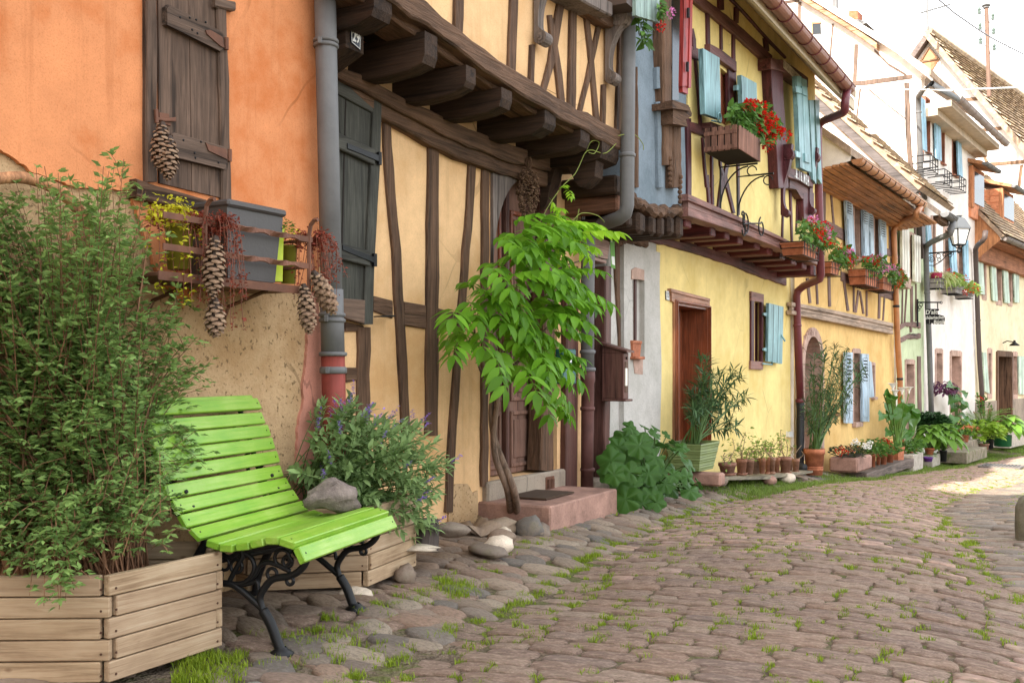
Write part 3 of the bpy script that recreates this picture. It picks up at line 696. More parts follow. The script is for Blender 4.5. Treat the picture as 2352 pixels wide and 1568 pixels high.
# crumbled base patch of bare render beside the plinth
mb = MB(); mb.upoly(FA, jag([zF(935, 385), zF(975, 320), zF(1050, 318), zF(1085, 375), zF(1115, 360)], 8, 2) + [zF(1120, 640), zF(930, 640)], .0, .012); mb.build('bare_render_patch', M_render, h29)
mb = MB(); x0, z0_ = FA.sz(zQ(690, 1550), .05); x1, z1_ = FA.sz(zQ(772, 1350), .05)
mb.box(FA, x0, x1, z0_, z1_, .04, .058, .004); av = mb.build('air_vent', M_rust, h29)
mb = MB()
for c in range(2):
 for i in range(11):
  z_ = z0_ + .012 + (z1_ - z0_ - .03) * (i + .5) / 11; a = x0 + (x1 - x0) * (.12 + .42 * c); mb.box(FA, a, a + (x1 - x0) * .34, z_ - .004, z_ + .004, .058, .072, .002)
mb.build('vent_louvre', M_rust, av)
# house 31: blue-grey jetty over a pale grey ground floor
h31 = house('blue_house', FA, 1440, 'narrow house with blue-grey plaster jetty over a pale grey ground floor')
c0, c1 = FA.at_u(1336), FA.at_u(1507)
d31 = hole(FA, zQ, 1085, -300, 1282, 1370, 0.0, .35)
d31 = (d31[0], d31[1], FA.sz(zQ(1200, 1375))[1], FA.sz(zP(1230, 1075))[1], .4)
w31 = hole(FA, zI, 268, 880, 362, 1800, .04, .25); w31 = (w31[0], w31[1], FA.sz(zK(320, 285), .04)[1], FA.sz(zI(320, 870), .04)[1], .12)
Z31 = FA.sz(zI(300, 560), .04)[1]
mb = MB(); wall(mb, FA, c0, c1, GZ0, Z31 + .35, 0.0, [d31], .4, seed=4); mb.build('lower_wall', M_grey, h31)
mb = MB(); wall(mb, FA, FA.at_u(1431, .04), c1 - .002, GZ0, FA.sz(zI(320, 600), .04)[1], .05, [w31], .12, seed=5, amp=.02); e = FA.at_u(1431, .04)
mb.add([FA.pt(e, -.02, GZ0), FA.pt(e, .05, GZ0), FA.pt(e, .05, FA.sz(zI(320, 600), .04)[1]), FA.pt(e, -.02, FA.sz(zI(320, 600), .04)[1])], [(0, 1, 2, 3)]); mb.build('front_wall', M_grey, h31)
mb = MB(); mb.box(FA, d31[0] - .0, d31[1] - .003, d31[2], d31[3] - .003, -.42, -.36); mb.build('door', M_doord, h31)
mb = MB(); mb.strip(FA, zs(zQ, KP, [(960, -700, 118), (958, 400, 112), (955, 1000, 112), (950, 1520, 112)]), -.02, .06, 'v', .002, .012); mb.build('door_post', M_doord, h31)
mb = MB(); mb.strip(FA, zs(zQ, KP, [(1312, -700, 60), (1306, 400, 60), (1298, 900, 56), (1290, 1375, 50)]), -.1, .05, 'v', .002, .012); mb.build('door_post', M_doord, h31)
mb = MB(); mb.upoly(FA, [zP(1170, 830), zP(1322, 905), zP(1300, 1070), zP(1170, 1040)], -.06, .05); mb.upoly(FA, [zP(1160, 1045), zP(1290, 1085), zP(1288, 1112), zP(1160, 1075)], -.06, .068); mb.build('door_lintel', m_wood('faded_pinkish_wood', (.3, .2, .17), 'd', 30, dark=.7), h31)
mb = MB(); mb.box(FA, d31[0], d31[1] + .1, GZ0, d31[2] + .004, -.3, .1, .015); mb.build('door_step', M_plinth, h31)
mb = MB(); mb.strip(FA, zs(zP, KP, [(1400, 940, 44), (1402, 1250, 40)]) + zs(zQ, KP, [(1424, 0, 18), (1426, 130, 16)]), -.02, .022, 'v', .004, .006); mb.build('timber_post', M_oakv, h31)
mb = MB(); mb.strip(FA, zs(zP, KP, [(1150, 790, 70), (1330, 870, 90), (1520, 890, 100), (1710, 905, 70)]), -.02, .04, 'h', .02, .02, .06); mb.build('rough_lintel_beam', M_oakd, h31)
mb = MB(); mb.upoly(FA, [zI(270, 790), zI(300, 772), zI(372, 795), zI(370, 880), zI(345, 875), zI(268, 870)], .04, .056); mb.build('window_lintel', M_surr, h31); mb = MB(); mb.upoly(FA, [zK(278, 285), zK(360, 285), zK(358, 415), zK(290, 405)], .04, .056); mb.build('window_apron', M_surr, h31)
mb = MB(); mb.box(FA, w31[0] - .01, w31[1] + .01, w31[2] - .01, w31[3] + .01, -.06, -.01); a = w31[0]; b = w31[1]
mb.box(FA, (a + b) / 2 - .02, (a + b) / 2 + .03, w31[2], w31[3], -.02, .02, .006); mb.build('window_frame', M_doord, h31)
# flag-like green paper strip on the wall
mb = MB(); mb.upoly(FA, [zP(1322, 820), zP(1365, 820), zP(1375, 1165), zP(1335, 1150)], .055, .058); ns = mb.build('green_notice_strip', m_flat('green_paper', (.16, .38, .08), .7), h31)
mb = MB(); mb.upoly(FA, [zP(1330, 830), zP(1345, 832), zP(1346, 905), zP(1332, 900)], .058, .0592); mb.upoly(FA, [zP(1338, 1040), zP(1368, 1046), zP(1372, 1130), zP(1342, 1118)], .058, .0592); mb.build('pale_print', M_whitep, ns)
# upper jetty
bu0, bu1 = FA.at_u(1455, .5), FA.at_u(1578, .5)
zlo = FA.sz(zI(500, 300), .5)[1]
mb = MB(); wall(mb, FA, bu0, bu1, zlo, 5.6, .5, seed=6, amp=.03, grid=.12); mb.add([FA.pt(bu0, 0, zlo), FA.pt(bu0, .5, zlo), FA.pt(bu0, .5, 5.6), FA.pt(bu0, 0, 5.6)], [(0, 1, 2, 3)])
mb.add([FA.pt(bu0, 0, zlo), FA.pt(bu1, 0, zlo), FA.pt(bu1, .5, zlo), FA.pt(bu0, .5, zlo)], [(0, 1, 2, 3)]); mb.build('upper_wall', M_blue, h31)
shell(FA, bu0, bu1, GZ0, 5.6, 7.0, .5, M_blue, h31, .9, 5.6, zj=zlo)
for pts, n1, mt, nm in (([(565, -150, 76), (570, 700, 70), (578, 1100, 60), (580, 1380, 60)], .6, M_oakv, 'carved_post'), ([(650, 1050, 70), (652, 1568, 70)], .6, M_oakv, 'carved_post'), ([(312, 560, 22), (318, 1200, 22), (318, 1568, 26)], .525, M_oakv, 'timber_post')):
 mb = MB(); mb.strip(FA, zs(zG, KG, pts), .48, n1, 'v', .006, .018, .07)
 if nm == 'carved_post':
  for q in range(6):
   y = (1330 if pts[0][0] < 600 else 1480) + q * 42; c = FA.hit(*zG(pts[0][0] + 18, y), n1); mb.ball(c, .03 - .002 * q, 8, 5)
 mb.build(nm, mt, h31)
for pts in ([(510, 560, 40), (512, 740, 42)], [(515, 850, 46), (525, 1568, 36)]):
 mb = MB(); mb.strip(FA, zs(zG, KG, pts), .48, .56, 'v', .006, .02); mb.build('plaster_rib', M_blue, h31)
mb = MB(); mb.upoly(FA, [zG(612, 838), zG(740, 880), zG(770, 950), zG(765, 975), zG(720, 1000), zG(735, 1060), zG(610, 1035)], .5, .68); mb.upoly(FA, [zG(605, 850), zG(755, 900), zG(752, 930), zG(607, 905)], .5, .71); mb.build('window_sill', M_oakd, h31)
mb = MB(); mb.upoly(FA, [zG(606, -150), zG(672, -150), zG(660, 838), zG(606, 838)], .5, .53); mb.build('window_pane', M_glass, h31)
mb = MB()
for i, (x0, x1, y0, y1, n0, n1) in enumerate(((690, 742, -200, 765, .62, .66), (742, 775, -200, 780, .62, .67))):
 mb.upoly(FA, [zG(x0 + 18, y0), zG(x1 + 4, y0), zG(x1 - 12, y1 - 45), zG(x0, y1 - 45)], n0, n1)
mb.upoly(FA, [zG(690, 700), zG(735, 725), zG(738, 790), zG(692, 770)], .61, .65); rs = mb.build('red_shutter', M_redsh, h31)
mb = MB()
for x, y in ((738, 110), (732, 560)): mb.tube([FA.hit(*zG(x, y - 40), .68), FA.hit(*zG(x, y + 40), .68)], .014, 8)
mb.build('hinge', M_black, rs)
# rough thatched-looking plaster apron and joists
mb = MB(); mb.strip(FA, zs(zI, KG, [(285, 175, 90), (380, 250, 100), (480, 300, 105), (600, 305, 95), (722, 305, 80)]), .0, .58, 'h', .025, .03, .05); mb.build('jetty_beam', M_oakd, h31)
for x0, x1, y0, y1 in ((325, 388, 340, 482), (432, 476, 370, 500), (505, 546, 372, 514), (586, 626, 372, 498), (660, 704, 372, 518)):
 n1 = .56; sa, sb = FA.sz(zI(x0, 430), n1)[0], FA.sz(zI(x1, 430), n1)[0]; za, zb = FA.sz(zI(x0, y1), n1)[1], FA.sz(zI(x0, y0), n1)[1]
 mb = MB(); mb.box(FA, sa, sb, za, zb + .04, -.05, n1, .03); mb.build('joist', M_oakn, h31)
for x0, x1, y0, y1, n1 in ((1395, 1452, 420, 602, .5), (1385, 1452, 236, 425, .52), (1500, 1548, 640, 745, .55)):
 sa, sb = FA.sz(zP(x0, y0), n1)[0], FA.sz(zP(x1, y0), n1)[0]; za, zb = FA.sz(zP(x0, y1), n1)[1], FA.sz(zP(x0, y0), n1)[1]
 mb = MB(); mb.box(FA, sa, sb, za, zb, -.05, n1, .02); mb.build('joist', m_wood('reddish_joist', (.13, .06, .035), 'n') if n1 == .5 else M_oakn, h31)
# zinc pipe coming down between 29 and 31, cast base
q = lambda u, v, n: FA.hit(u, v, n)
pts = [q(1446, -120, .64), q(1442, 250, .64), q(1440, 472, .64), q(1436, 490, .62), q(1420, 502, .55), q(1385, 514, .30), q(1362, 525, .16), q(1352, 548, .12), q(1349, 700, .12), q(1349.5, 852, .12)]
dp2 = pipe(FA, h31, pts, .06, M_zinc)
mb = MB(); mb.tube([q(1349.5, 850, .12), q(1350, 875, .12), q(1350, 880, .12), q(1349, 1000, .12), q(1348, 1131, .12)], [.066, .066, .058, .056, .056], 12); mb.build('cast_pipe_base', M_rustpipe, h31, True)
for v, r, m in ((808, .062, M_zinc), (848, .064, M_zinc), (938, .058, M_rustpipe), (1078, .058, M_rustpipe)): collar(h31, q(1349.5, v, .12), r, m, .018)
collar(h31, q(1441, 357, .64), .06, M_zinc, .018)
np2 = empty('number_plate', (0, 0, 0)); np2.parent = h31
mb = MB(); mb.upoly(FA, [zP(1050, 612), zP(1080, 615), zP(1078, 715), zP(1048, 708)], .062, .068); mb.build('enamel_plate', M_navy, np2)
border(FA, np2, [zP(1051, 616), zP(1079, 619), zP(1077, 711), zP(1049, 704)], .0682, .12, M_whitep)
text('31', .12, FA, *zP(1064, 664), .0705, M_whitep, np2, .55)
def surround(h, root, o, w, n, mat, proud=.02, sill=True, glass=True, fr=None, name='window', wb=None):
 """dressed frame round an opening o=(s0,s1,z0,z1,depth), with casement and glass inside"""
 a, b, c, d, dep = o; wb = w if wb is None else wb; r = empty(name, (0, 0, 0)); r.parent = root
 mb = MB(); mb.box(h, a - w, a + .006, c - wb, d + w, n - dep, n + proud, .006); mb.build('jamb', mat, r)
 mb = MB(); mb.box(h, b - .006, b + w, c - wb, d + w, n - dep, n + proud, .006); mb.build('jamb', mat, r)
 mb = MB(); mb.box(h, a + .007, b - .007, d - .005, d + w * 1.2, n - dep, n + proud + .003, .006); mb.build('lintel', mat, r)
 if wb > 0: mb = MB(); mb.box(h, a - w * .5, b + w * .5, c - wb * 1.1, c + .003, n - .02, n + proud + (.05 if sill else .004), .006); mb.build('sill', mat, r)
 if glass:
  mb = MB(); mb.box(h, a + .003, b - .003, c + .004, d - .003, n - dep + .002, n - dep + .03); mb.build('pane', M_glass, r)
  f = fr or M_doord; mb = MB(); t = .045; q = n - dep + .03
  for x0, x1, y0, y1 in ((a + .003, a + t, c + .004, d - .003), (b - t, b - .003, c + .004, d - .003), (a + t, b - t, c + .004, c + t), (a + t, b - t, d - t, d - .003), ((a + b) / 2 - t / 2, (a + b) / 2 + t / 2, c + t, d - t)):
   mb.box(h, x0, x1, y0, y1, q - .01, q + .035, .005)
  mb.build('casement', f, r)
 return r
def shutter(h, root, uv, n, mat, deep=.035, battens=(), louvre=None, ring=True, name='shutter', boards=0):
 """uv: outline top-left, top-right, bottom-right, bottom-left on the picture"""
 P = [np.array(q, float) for q in uv]; mb = MB(); mb.upoly(h, [tuple(q) for q in P], n, n + deep, True); s = mb.build(name, mat, root)
 L = lambda f, g: tuple((P[0] * (1 - f) + P[1] * f) * (1 - g) + (P[3] * (1 - f) + P[2] * f) * g)
 for g in battens:
  mb = MB(); mb.upoly(h, [L(.04, g - .045), L(.96, g - .045), L(.96, g + .045), L(.04, g + .045)], n + deep, n + deep + .022); mb.build('batten', mat, s)
 if boards:
  mb = MB()
  for i in range(1, boards):
   f = i / boards; mb.upoly(h, [L(f - .012, .005), L(f + .012, .005), L(f + .012, .995), L(f - .012, .995)], n + deep - .002, n + deep + .0015)
  mb.build('board_joint', m_dim(mat), s)
 if louvre:
  g0, g1, k = louvre
  mb = MB(); mb.upoly(h, [L(.2, g0), L(.8, g0), L(.8, g1), L(.2, g1)], n + deep - .002, n + deep + .001); mb.build('louvre_gap', M_dark, s)
  for i in range(k):
   a, b = g0 + (g1 - g0) * (i + .12) / k, g0 + (g1 - g0) * (i + .72) / k
   mb = MB(); mb.upoly(h, [L(.2, a), L(.8, a), L(.8, b), L(.2, b)], n + deep, n + deep + .014); mb.build('louvre', mat, s)
  mb = MB(); mb.upoly(h, [L(.2, g1 + .09), L(.8, g1 + .09), L(.8, .93), L(.2, .93)], n + deep - .001, n + deep + .012); mb.build('panel', mat, s)
 return s
_dim = {}
def m_dim(mat):
 if mat.name not in _dim: _dim[mat.name] = m_flat(mat.name + '_joint', (.05, .07, .07), .8)
 return _dim[mat.name]
def joist(h, root, zf, x0, x1, y0, y1, n1, mat, n0=-.05, ch=.012):
 ym = (y0 + y1) / 2; xm = (x0 + x1) / 2
 a, b = h.sz(zf(x0, ym), n1)[0], h.sz(zf(x1, ym), n1)[0]; c, d = h.sz(zf(xm, y1), n1)[1], h.sz(zf(xm, y0), n1)[1]
 mb = MB(); mb.box(h, a, b, c, d, n0, n1, ch); return mb.build('joist', mat, root)
def timbers(h, root, L):
 for nm, zf, k, ax, pts, n0, n1, mt, jt in L:
  mb = MB(); mb.strip(h, zs(zf, k, pts), n0, n1, ax, jt, .006); mb.build(nm, mt, root)
# house 33: yellow, wine-red timbers
h33 = house('yellow_house', FA, 1700, 'bright yellow house with wine-red timbers, teal shutters and a row of maroon joist ends')
c0, c1 = FA.at_u(1508), FA.at_u(1816)
dh = hole(FA, zI, 615, 1090, 890, 2000); dh = (dh[0], dh[1], FA.sz(zK(760, 1195))[1], FA.sz(zI(752, 1085))[1], .4)
wh = (FA.sz(zI(1292, 1300))[0], FA.sz(zI(1354, 1300))[0], FA.sz(zK(1318, 302))[1], FA.sz(zI(1320, 1062))[1], .3)
ZJ3 = FA.sz(zI(1400, 560), .5)[1]
mb = MB(); wall(mb, FA, c0, c1, GZ0 - .6, ZJ3, .0, [dh, wh], .4, seed=7, amp=.004)
mb.add([FA.pt(c0, -.3, GZ0), FA.pt(c0, 0, GZ0), FA.pt(c0, 0, ZJ3), FA.pt(c0, -.3, ZJ3)], [(0, 1, 2, 3)]); mb.build('lower_wall', M_yellow, h33)
u0, u1 = FA.at_u(1580, .5), FA.at_u(1872, .5); ZE3 = 5.35
zl = FA.sz(zI(900, 330), .5)[1]
g_a = FA.hit(1733, -10, 1.08); g_b = FA.hit(1937, 207, 1.08); ZG = (g_b[2]) ; 
W1 = (FA.sz(zG(1004, 800), .5)[0], FA.sz(zG(1090, 800), .5)[0], FA.sz(zG(1050, 1050), .5)[1], FA.sz(zG(1050, 605), .5)[1], .25)
mb = MB(); wall(mb, FA, u0, u1, zl - .05, ZG + .62, .5, [W1], .25, seed=8, amp=.004)
mb.add([FA.pt(u1, 0, zl), FA.pt(u1, .5, zl), FA.pt(u1, .5, ZG + .2), FA.pt(u1, 0, ZG + .2)], [(0, 1, 2, 3)])
mb.add([FA.pt(u0, 0, zl), FA.pt(u0, .5, zl), FA.pt(u0, .5, ZG + .2), FA.pt(u0, 0, ZG + .2)], [(0, 1, 2, 3)]); mb.build('upper_wall', M_yellow, h33)
mb = MB(); mb.add([FA.pt(u0, -.1, ZJ3 + .11), FA.pt(u1, -.1, ZJ3 + .11), FA.pt(u1, .52, ZJ3 + .11), FA.pt(u0, .52, ZJ3 + .11)], [(0, 1, 2, 3)]); mb.build('jetty_floor', M_cream, h33)
shell(FA, u0, u1, GZ0 - .6, ZG, 7.2, .5, M_yellow, h33, 1.06, ZG + .1, 48, zj=zl)
mb = MB(); P = [(1.0, ZG - .05), (1.03, ZG - .05), (1.03, ZG + .1), (.42, ZG + .68), (.42, ZG + .6)]; V = [FA.pt(s, n, z) for s in (u0, u1 + .12) for n, z in P]; mb.add(V, [(0, 1, 2, 3, 4), (9, 8, 7, 6, 5)] + [(i, i + 5, (i + 1) % 5 + 5, (i + 1) % 5) for i in range(5)]); mb.build('eave_soffit', M_soffit, h33)
s_a, s_b = FA.sz((1733, -10), 1.08)[0], FA.sz((1945, 212), 1.08)[0]
gutter(FA, FA.pt(s_a - .5, 1.11, ZG + .08), FA.pt(s_b, 1.11, ZG + .08), .085, h33, M_coppertube, 11, M_winepipe)
e = FA.pt(s_b - .12, 1.11, ZG + .02)
pts = [e, FA.hit(*zG(2050, 850), 1.11), FA.hit(*zG(2048, 925), 1.1), FA.hit(*zG(2030, 945), 1.05), FA.hit(*zG(1870, 1010), .70), FA.hit(*zG(1835, 1040), .62), FA.hit(*zG(1822, 1090), .60), FA.hit(*zI(1826, 0), .60), FA.hit(*zI(1836, 400), .60), FA.hit(*zI(1846, 840), .60), FA.hit(*zI(1838, 868), .58), FA.hit(*zI(1700, 930), .2), FA.hit(*zI(1655, 970), .12), FA.hit(*zI(1645, 1010), .10), FA.hit(*zI(1652, 1270), .10), FA.hit(*zK(1675, 640), .10)]
pipe(FA, h33, pts, .056, M_winepipe)
mb = MB(); mb.tube([FA.hit(*zK(1675, 635), .10), FA.hit(*zK(1676, 700), .10), FA.hit(*zK(1674, 1150), .10), FA.hit(*zK(1676, 1185), .12), FA.hit(*zK(1700, 1190), .26)], [.066, .06, .06, .062, .062], 12); mb.build('cast_pipe_base', M_blackpipe, h33, True)
collar(h33, FA.hit(*zI(1651, 1258), .10), .056, M_winepipe, .02); collar(h33, FA.hit(*zK(1675, 632), .10), .062, M_winepipe, .03)
for x0, x1, y0, y1 in ((712, 767, 335, 440), (925, 968, 405, 515), (1045, 1085, 445, 540), (1155, 1197, 485, 580), (1295, 1340, 540, 622), (1405, 1447, 588, 668), (1503, 1549, 632, 708), (1602, 1645, 668, 752), (1692, 1730, 708, 790), (1765, 1808, 748, 842)):
 joist(FA, h33, zI, x0, x1, y0, y1, .52, M_maroonn)
T3 = []
for off, w, n1 in ((-.36, .30, .60), (-.05, .34, .57), (.3, .40, .63)):
 T3.append(('jetty_moulding', zI, KG, 'h', [(738, 250 + off * 185, 185 * w), (1200, 428 + off * 128, 128 * w), (1500, 560 + off * 104, 104 * w), (1818, 712 + off * 78, 78 * w)], .48, n1, M_mold, .001))
T3.append(('plate_beam', zI, KG, 'h', [(420, 538, 30), (600, 570, 60), (830, 625, 80), (1100, 705, 90), (1300, 788, 95), (1560, 882, 80)], .0, .035, M_maroond, .008))
T3 += [('top_plate', zG, KG, 'h', [(780, -40, 90), (950, 90, 100), (1130, 235, 108), (1300, 385, 110), (1440, 515, 110)], .48, .545, M_maroond, .004)]
for pts in ([(1015, -60, 48), (1018, 85, 45)], [(1150, 60, 36), (1146, 195, 34)], [(1392, 320, 36), (1402, 430, 34)], [(908, 85, 24), (914, 420, 26)], [(1020, 190, 18), (1022, 420, 18)], [(1124, 280, 22), (1124, 520, 24)], [(775, 240, 24), (792, 330, 26), (795, 420, 26)], [(806, 500, 16), (832, 780, 18), (850, 1060, 20)], [(866, 1150, 16), (884, 1400, 16), (902, 1568, 18)], [(942, 1180, 14), (944, 1568, 16)], [(1162, 1340, 16), (1164, 1568, 16)], [(750, 990, 32), (752, 1568, 34)], [(1108, 540, 64), (1116, 1010, 64)]):
 T3.append(('timber_post', zG, KG, 'v', pts, .48, .522, M_maroon, .003))
for pts in ([(905, 0, 18), (920, 240, 20)], [(946, 0, 16), (950, 250, 18)], [(1163, 0, 16), (1165, 335, 16)], [(752, 0, 34), (752, 170, 34)], [(1540, 230, 10), (1530, 530, 12)], [(1598, 120, 14), (1612, 560, 14)], [(1655, 250, 8), (1648, 470, 8)]):
 T3.append(('timber_post', zI, KG, 'v', pts, .48, .521, M_maroon, .003))
for pts in ([(1098, 1280, 26), (1060, 1420, 30), (1035, 1568, 32)], [(1003, 1200, 13), (1015, 1380, 16), (1045, 1510, 24), (1056, 1568, 28)]):
 T3.append(('timber_brace', zG, KG, 'v', pts, .48, .521, M_maroon, .003))
for pts in ([(1036, 0, 32), (1015, 150, 28), (1000, 275, 24)], [(1048, 0, 30), (1085, 150, 26), (1125, 320, 24)]):
 T3.append(('timber_brace', zI, KG, 'v', pts, .48, .521, M_maroon, .003))
T3 += [('window_lintel', zG, KG, 'h', [(920, 405, 80), (1030, 470, 96), (1142, 560, 90)], .48, .56, M_maroond, .003), ('timber_rail', zG, KG, 'h', [(772, 440, 100), (860, 465, 90), (925, 470, 60)], .48, .519, M_maroond, .005),
       ('timber_rail', zG, KG, 'h', [(752, 1055, 80), (860, 1090, 90), (940, 1130, 110), (1010, 1160, 100)], .48, .524, M_maroond, .005), ('eave_plate', zG, KG, 'h', [(1000, -120, 30), (1200, 90, 26), (1440, 360, 22), (1560, 480, 20)], .48, .53, M_maroond, .003)]
T3 += [('bay_post', zG, KG, 'v', [(1478, 500, 100), (1490, 800, 94), (1525, 1300, 88), (1535, 1568, 84)], .48, .62, M_maroon, .004), ('bay_post', zI, KG, 'v', [(1535, 0, 84), (1534, 110, 80)], .48, .615, M_maroon, .004),
       ('inscribed_beam', zG, KG, 'h', [(1430, 530, 90), (1560, 560, 95), (1740, 690, 85)], .5, .66, M_maroond, .003), ('bay_sill', zG, KG, 'h', [(1575, 1440, 85), (1680, 1475, 85), (1785, 1530, 85)], .5, .66, M_maroond, .003)]
T3 += [('bay_post', zI, KG, 'v', [(1745, 150, 90), (1748, 380, 84)], .48, .60, M_maroon, .003)]
timbers(FA, h33, T3)
for zf, x, y in ((zI, 1532, 350), (zI, 1752, 330)):
 s_, z_ = FA.sz(zf(x, y), .6); scroll(FA, h33, s_, .58, z_, .9, .1, M_maroon, .14)
mb = MB(); mb.upoly(FA, [zI(1590, 10), zI(1780, 95), zI(1785, 190), zI(1690, 200), zI(1640, 120), zI(1585, 110)], .5, .60); mb.build('bay_apron', M_maroond, h33)
text('1.ERDEY.DÖRTESLY.GODTES', .15, FA, *zG(1604, 605), .663, M_soffit, h33, .42)
text('. & . 1 6 . M S H', .19, FA, *zG(1690, 1485), .663, M_whitep, h33, .6)
mb = MB(); mb.box(FA, W1[0] + .003, W1[1] - .003, W1[2], W1[3], .37, .4); mb.build('pane', M_glass, h33)
mb = MB(); a, b, c, d = W1[:4]
for x0, x1 in ((a + .003, a + .05), ((a + b) / 2, (a + b) / 2 + .07), (b - .05, b - .003)): mb.box(FA, x0, x1, c, d, .39, .45, .005)
mb.build('casement', M_mahog, h33)
mb = MB(); mb.upoly(FA, [zG(930, 1020), zG(1140, 1100), zG(1140, 1140), zG(930, 1065)], .5, .62); mb.build('window_sill', M_maroond, h33)
s = shutter(FA, h33, [zG(862, 405), zG(1000, 485), zG(1012, 1000), zG(878, 952)], .60, M_teal, .05)
mb = MB(); mb.tube(arc(FA.hit(*zG(1000, 985), .66), FA.v3(1, 0, 0), (0, 0, 1), .05, 0, 2 * pi, 12), .01, 5); mb.tube([FA.hit(*zG(935, 1010), .64), FA.hit(*zG(1010, 1025), .64)], .01, 5); mb.build('shutter_catch', M_teal, s)
s = shutter(FA, h33, [zG(1182, 628), zG(1310, 698), zG(1322, 1100), zG(1200, 1050)], .58, M_teal, .05)
mb = MB(); mb.upoly(FA, [zG(1145, 712), zG(1200, 712), zG(1200, 755), zG(1145, 755)], .56, .6); mb.build('hinge', M_teal, s)
s = shutter(FA, h33, [zG(1645, 636), zG(1684, 640), zG(1715, 1420), zG(1676, 1400)], .66, M_teal, .06)
s = shutter(FA, h33, [zG(1688, 652), zG(1732, 672), zG(1768, 1440), zG(1718, 1425)], .67, M_teal, .05, battens=(.13, .86))
for y in (750, 1290):
 mb = MB(); mb.upoly(FA, [zG(1634, y - 30), zG(1690, y - 10), zG(1690, y + 35), zG(1640, y + 20)], .72, .75); mb.build('hinge', M_teal, s)
for a, b, n in ((1752, 1792, .64), (1800, 1838, .62)):
 s = shutter(FA, h33, [zG(a, 838), zG(b - 4, 838), zG(b + 18, 1540), zG(a + 30, 1500)], n, M_teal, .05)
# front door 33
mb = MB(); a, b, c, d = dh[:4]
mb.box(FA, a + .003, b - .003, c, d - .003, -.4, -.34); dr = mb.build('door', M_mahog, h33)
wd = b - a
for x0, x1, y0, y1, n in ((a + .02, a + .12, c, d, -.29), (b - .12, b - .02, c, d, -.29), (a + .12, b - .12, c + .75, c + .88, -.3), (a + .12, b - .12, d - .14, d - .02, -.3), (a + .12, b - .12, c, c + .12, -.3)):
 mb = MB(); mb.box(FA, x0, x1, y0, y1, -.345, n, .01); mb.build('door_rail', M_mahog, dr)
for i in range(7):
 x = a + .13 + (wd - .26) * i / 7; mb = MB(); mb.box(FA, x, x + (wd - .26) / 7 - .008, c + .12, c + .75, -.345, -.318, .008); mb.build('door_board', M_mahog, dr)
for i in range(3):
 x = a + .15 + (wd - .3) * i / 3; mb = MB(); mb.box(FA, x, x + (wd - .3) / 3 - .05, c + .92, c + 1.3, -.345, -.33); mb.box(FA, x, x + (wd - .3) / 3 - .05, c + 1.36, d - .2, -.345, -.33); mb.build('door_pane', M_glass, dr)
mb = MB(); q = (a + .07, c + 1.0); mb.box(FA, q[0] - .03, q[0] + .03, q[1] - .1, q[1] + .1, -.29, -.275, .004); mb.build('lock_plate', M_black, dr)
for nm, x0, x1 in (('door_lining', b - .002, b - .026), ('door_lining', a + .002, a + .02)):
 mb = MB(); mb.box(FA, min(x0, x1), max(x0, x1), c, d - .004, -.33, .02); mb.build(nm, M_mahog, h33)
mb = MB(); mb.box(FA, a, b, d - .03, d - .006, -.33, .018); mb.build('door_lining', M_mahog, h33)
for k, (t, n1) in enumerate(((.034, .03), (.022, .045), (.011, .06))):
 mb = MB(); mb.box(FA, a - t, a - t + .012, c - .02, d + t, -.01, n1, .006); mb.box(FA, b + t - .012, b + t, c - .02, d + t, -.01, n1 + .001, .006); mb.box(FA, a - t + .013, b + t - .013, d + t - .013, d + t + .002, -.01, n1 + .002, .006); mb.build('architrave', m_wood('architrave_wood', (.3, .14, .08), 'v', dark=.7, rough=.5) if k == 0 else M_mahog, h33)
mb = MB(); mb.upoly(FA, [zI(598, 952), zI(918, 1040), zI(920, 1120), zI(890, 1112), zI(612, 1060), zI(602, 1050)], .0, .028); mb.upoly(FA, [zI(596, 948), zI(922, 1034), zI(922, 1056), zI(598, 975)], .0, .045); mb.build('door_lintel', m_wood('pinkish_lintel', (.33, .17, .11), 'd', dark=.8, rough=.55), h33)
np3 = empty('number_plate', (0, 0, 0)); np3.parent = h33
mb = MB(); mb.upoly(FA, [zI(552, 968), zI(578, 975), zI(582, 1050), zI(555, 1042)], .0, .012); mb.build('enamel_plate', M_navy, np3)
border(FA, np3, [zI(553, 972), zI(577, 978), zI(581, 1046), zI(556, 1039)], .0122, .2, M_whitep)
text('33', .13, FA, *zI(567, 1009), .0145, M_whitep, np3, .62)
# small window with teal shutter
r = empty('window', (0, 0, 0)); r.parent = h33
a, b, c, d = wh[:4]
mb = MB(); mb.box(FA, a + .002, b - .002, c, d - .002, -.1, -.06); mb.build('pane', M_winered, r)
for zf, pts in ((zI, [zI(1268, 975), zI(1292, 980), zK(1290, 305), zK(1266, 360)]), (zI, [zI(1354, 995), zI(1370, 1000), zK(1364, 372), zK(1352, 312)])):
 mb = MB(); mb.upoly(FA, pts, -.01, .028); mb.build('jamb', M_maroon, r)
mb = MB(); mb.upoly(FA, [zI(1268, 972), zI(1371, 998), zI(1371, 1064), zI(1268, 1050)], -.01, .032); mb.build('lintel', M_mold, r)
mb = MB(); mb.upoly(FA, [zK(1265, 298), zK(1364, 306), zK(1363, 374), zK(1264, 366)], -.01, .034); mb.build('sill', M_mold, r)
s = shutter(FA, h33, [zI(1412, 1070), zI(1536, 1102), zK(1524, 324), zK(1406, 304)], .05, M_teal, .04, boards=3)
for zf, y in ((zI, 1165), (zK, 205)):
 mb = MB(); mb.upoly(FA, [zf(1370, y - 12), zf(1415, y - 18), zf(1415, y + 25), zf(1370, y + 5)], .05, .07); mb.build('hinge', M_teal, s)
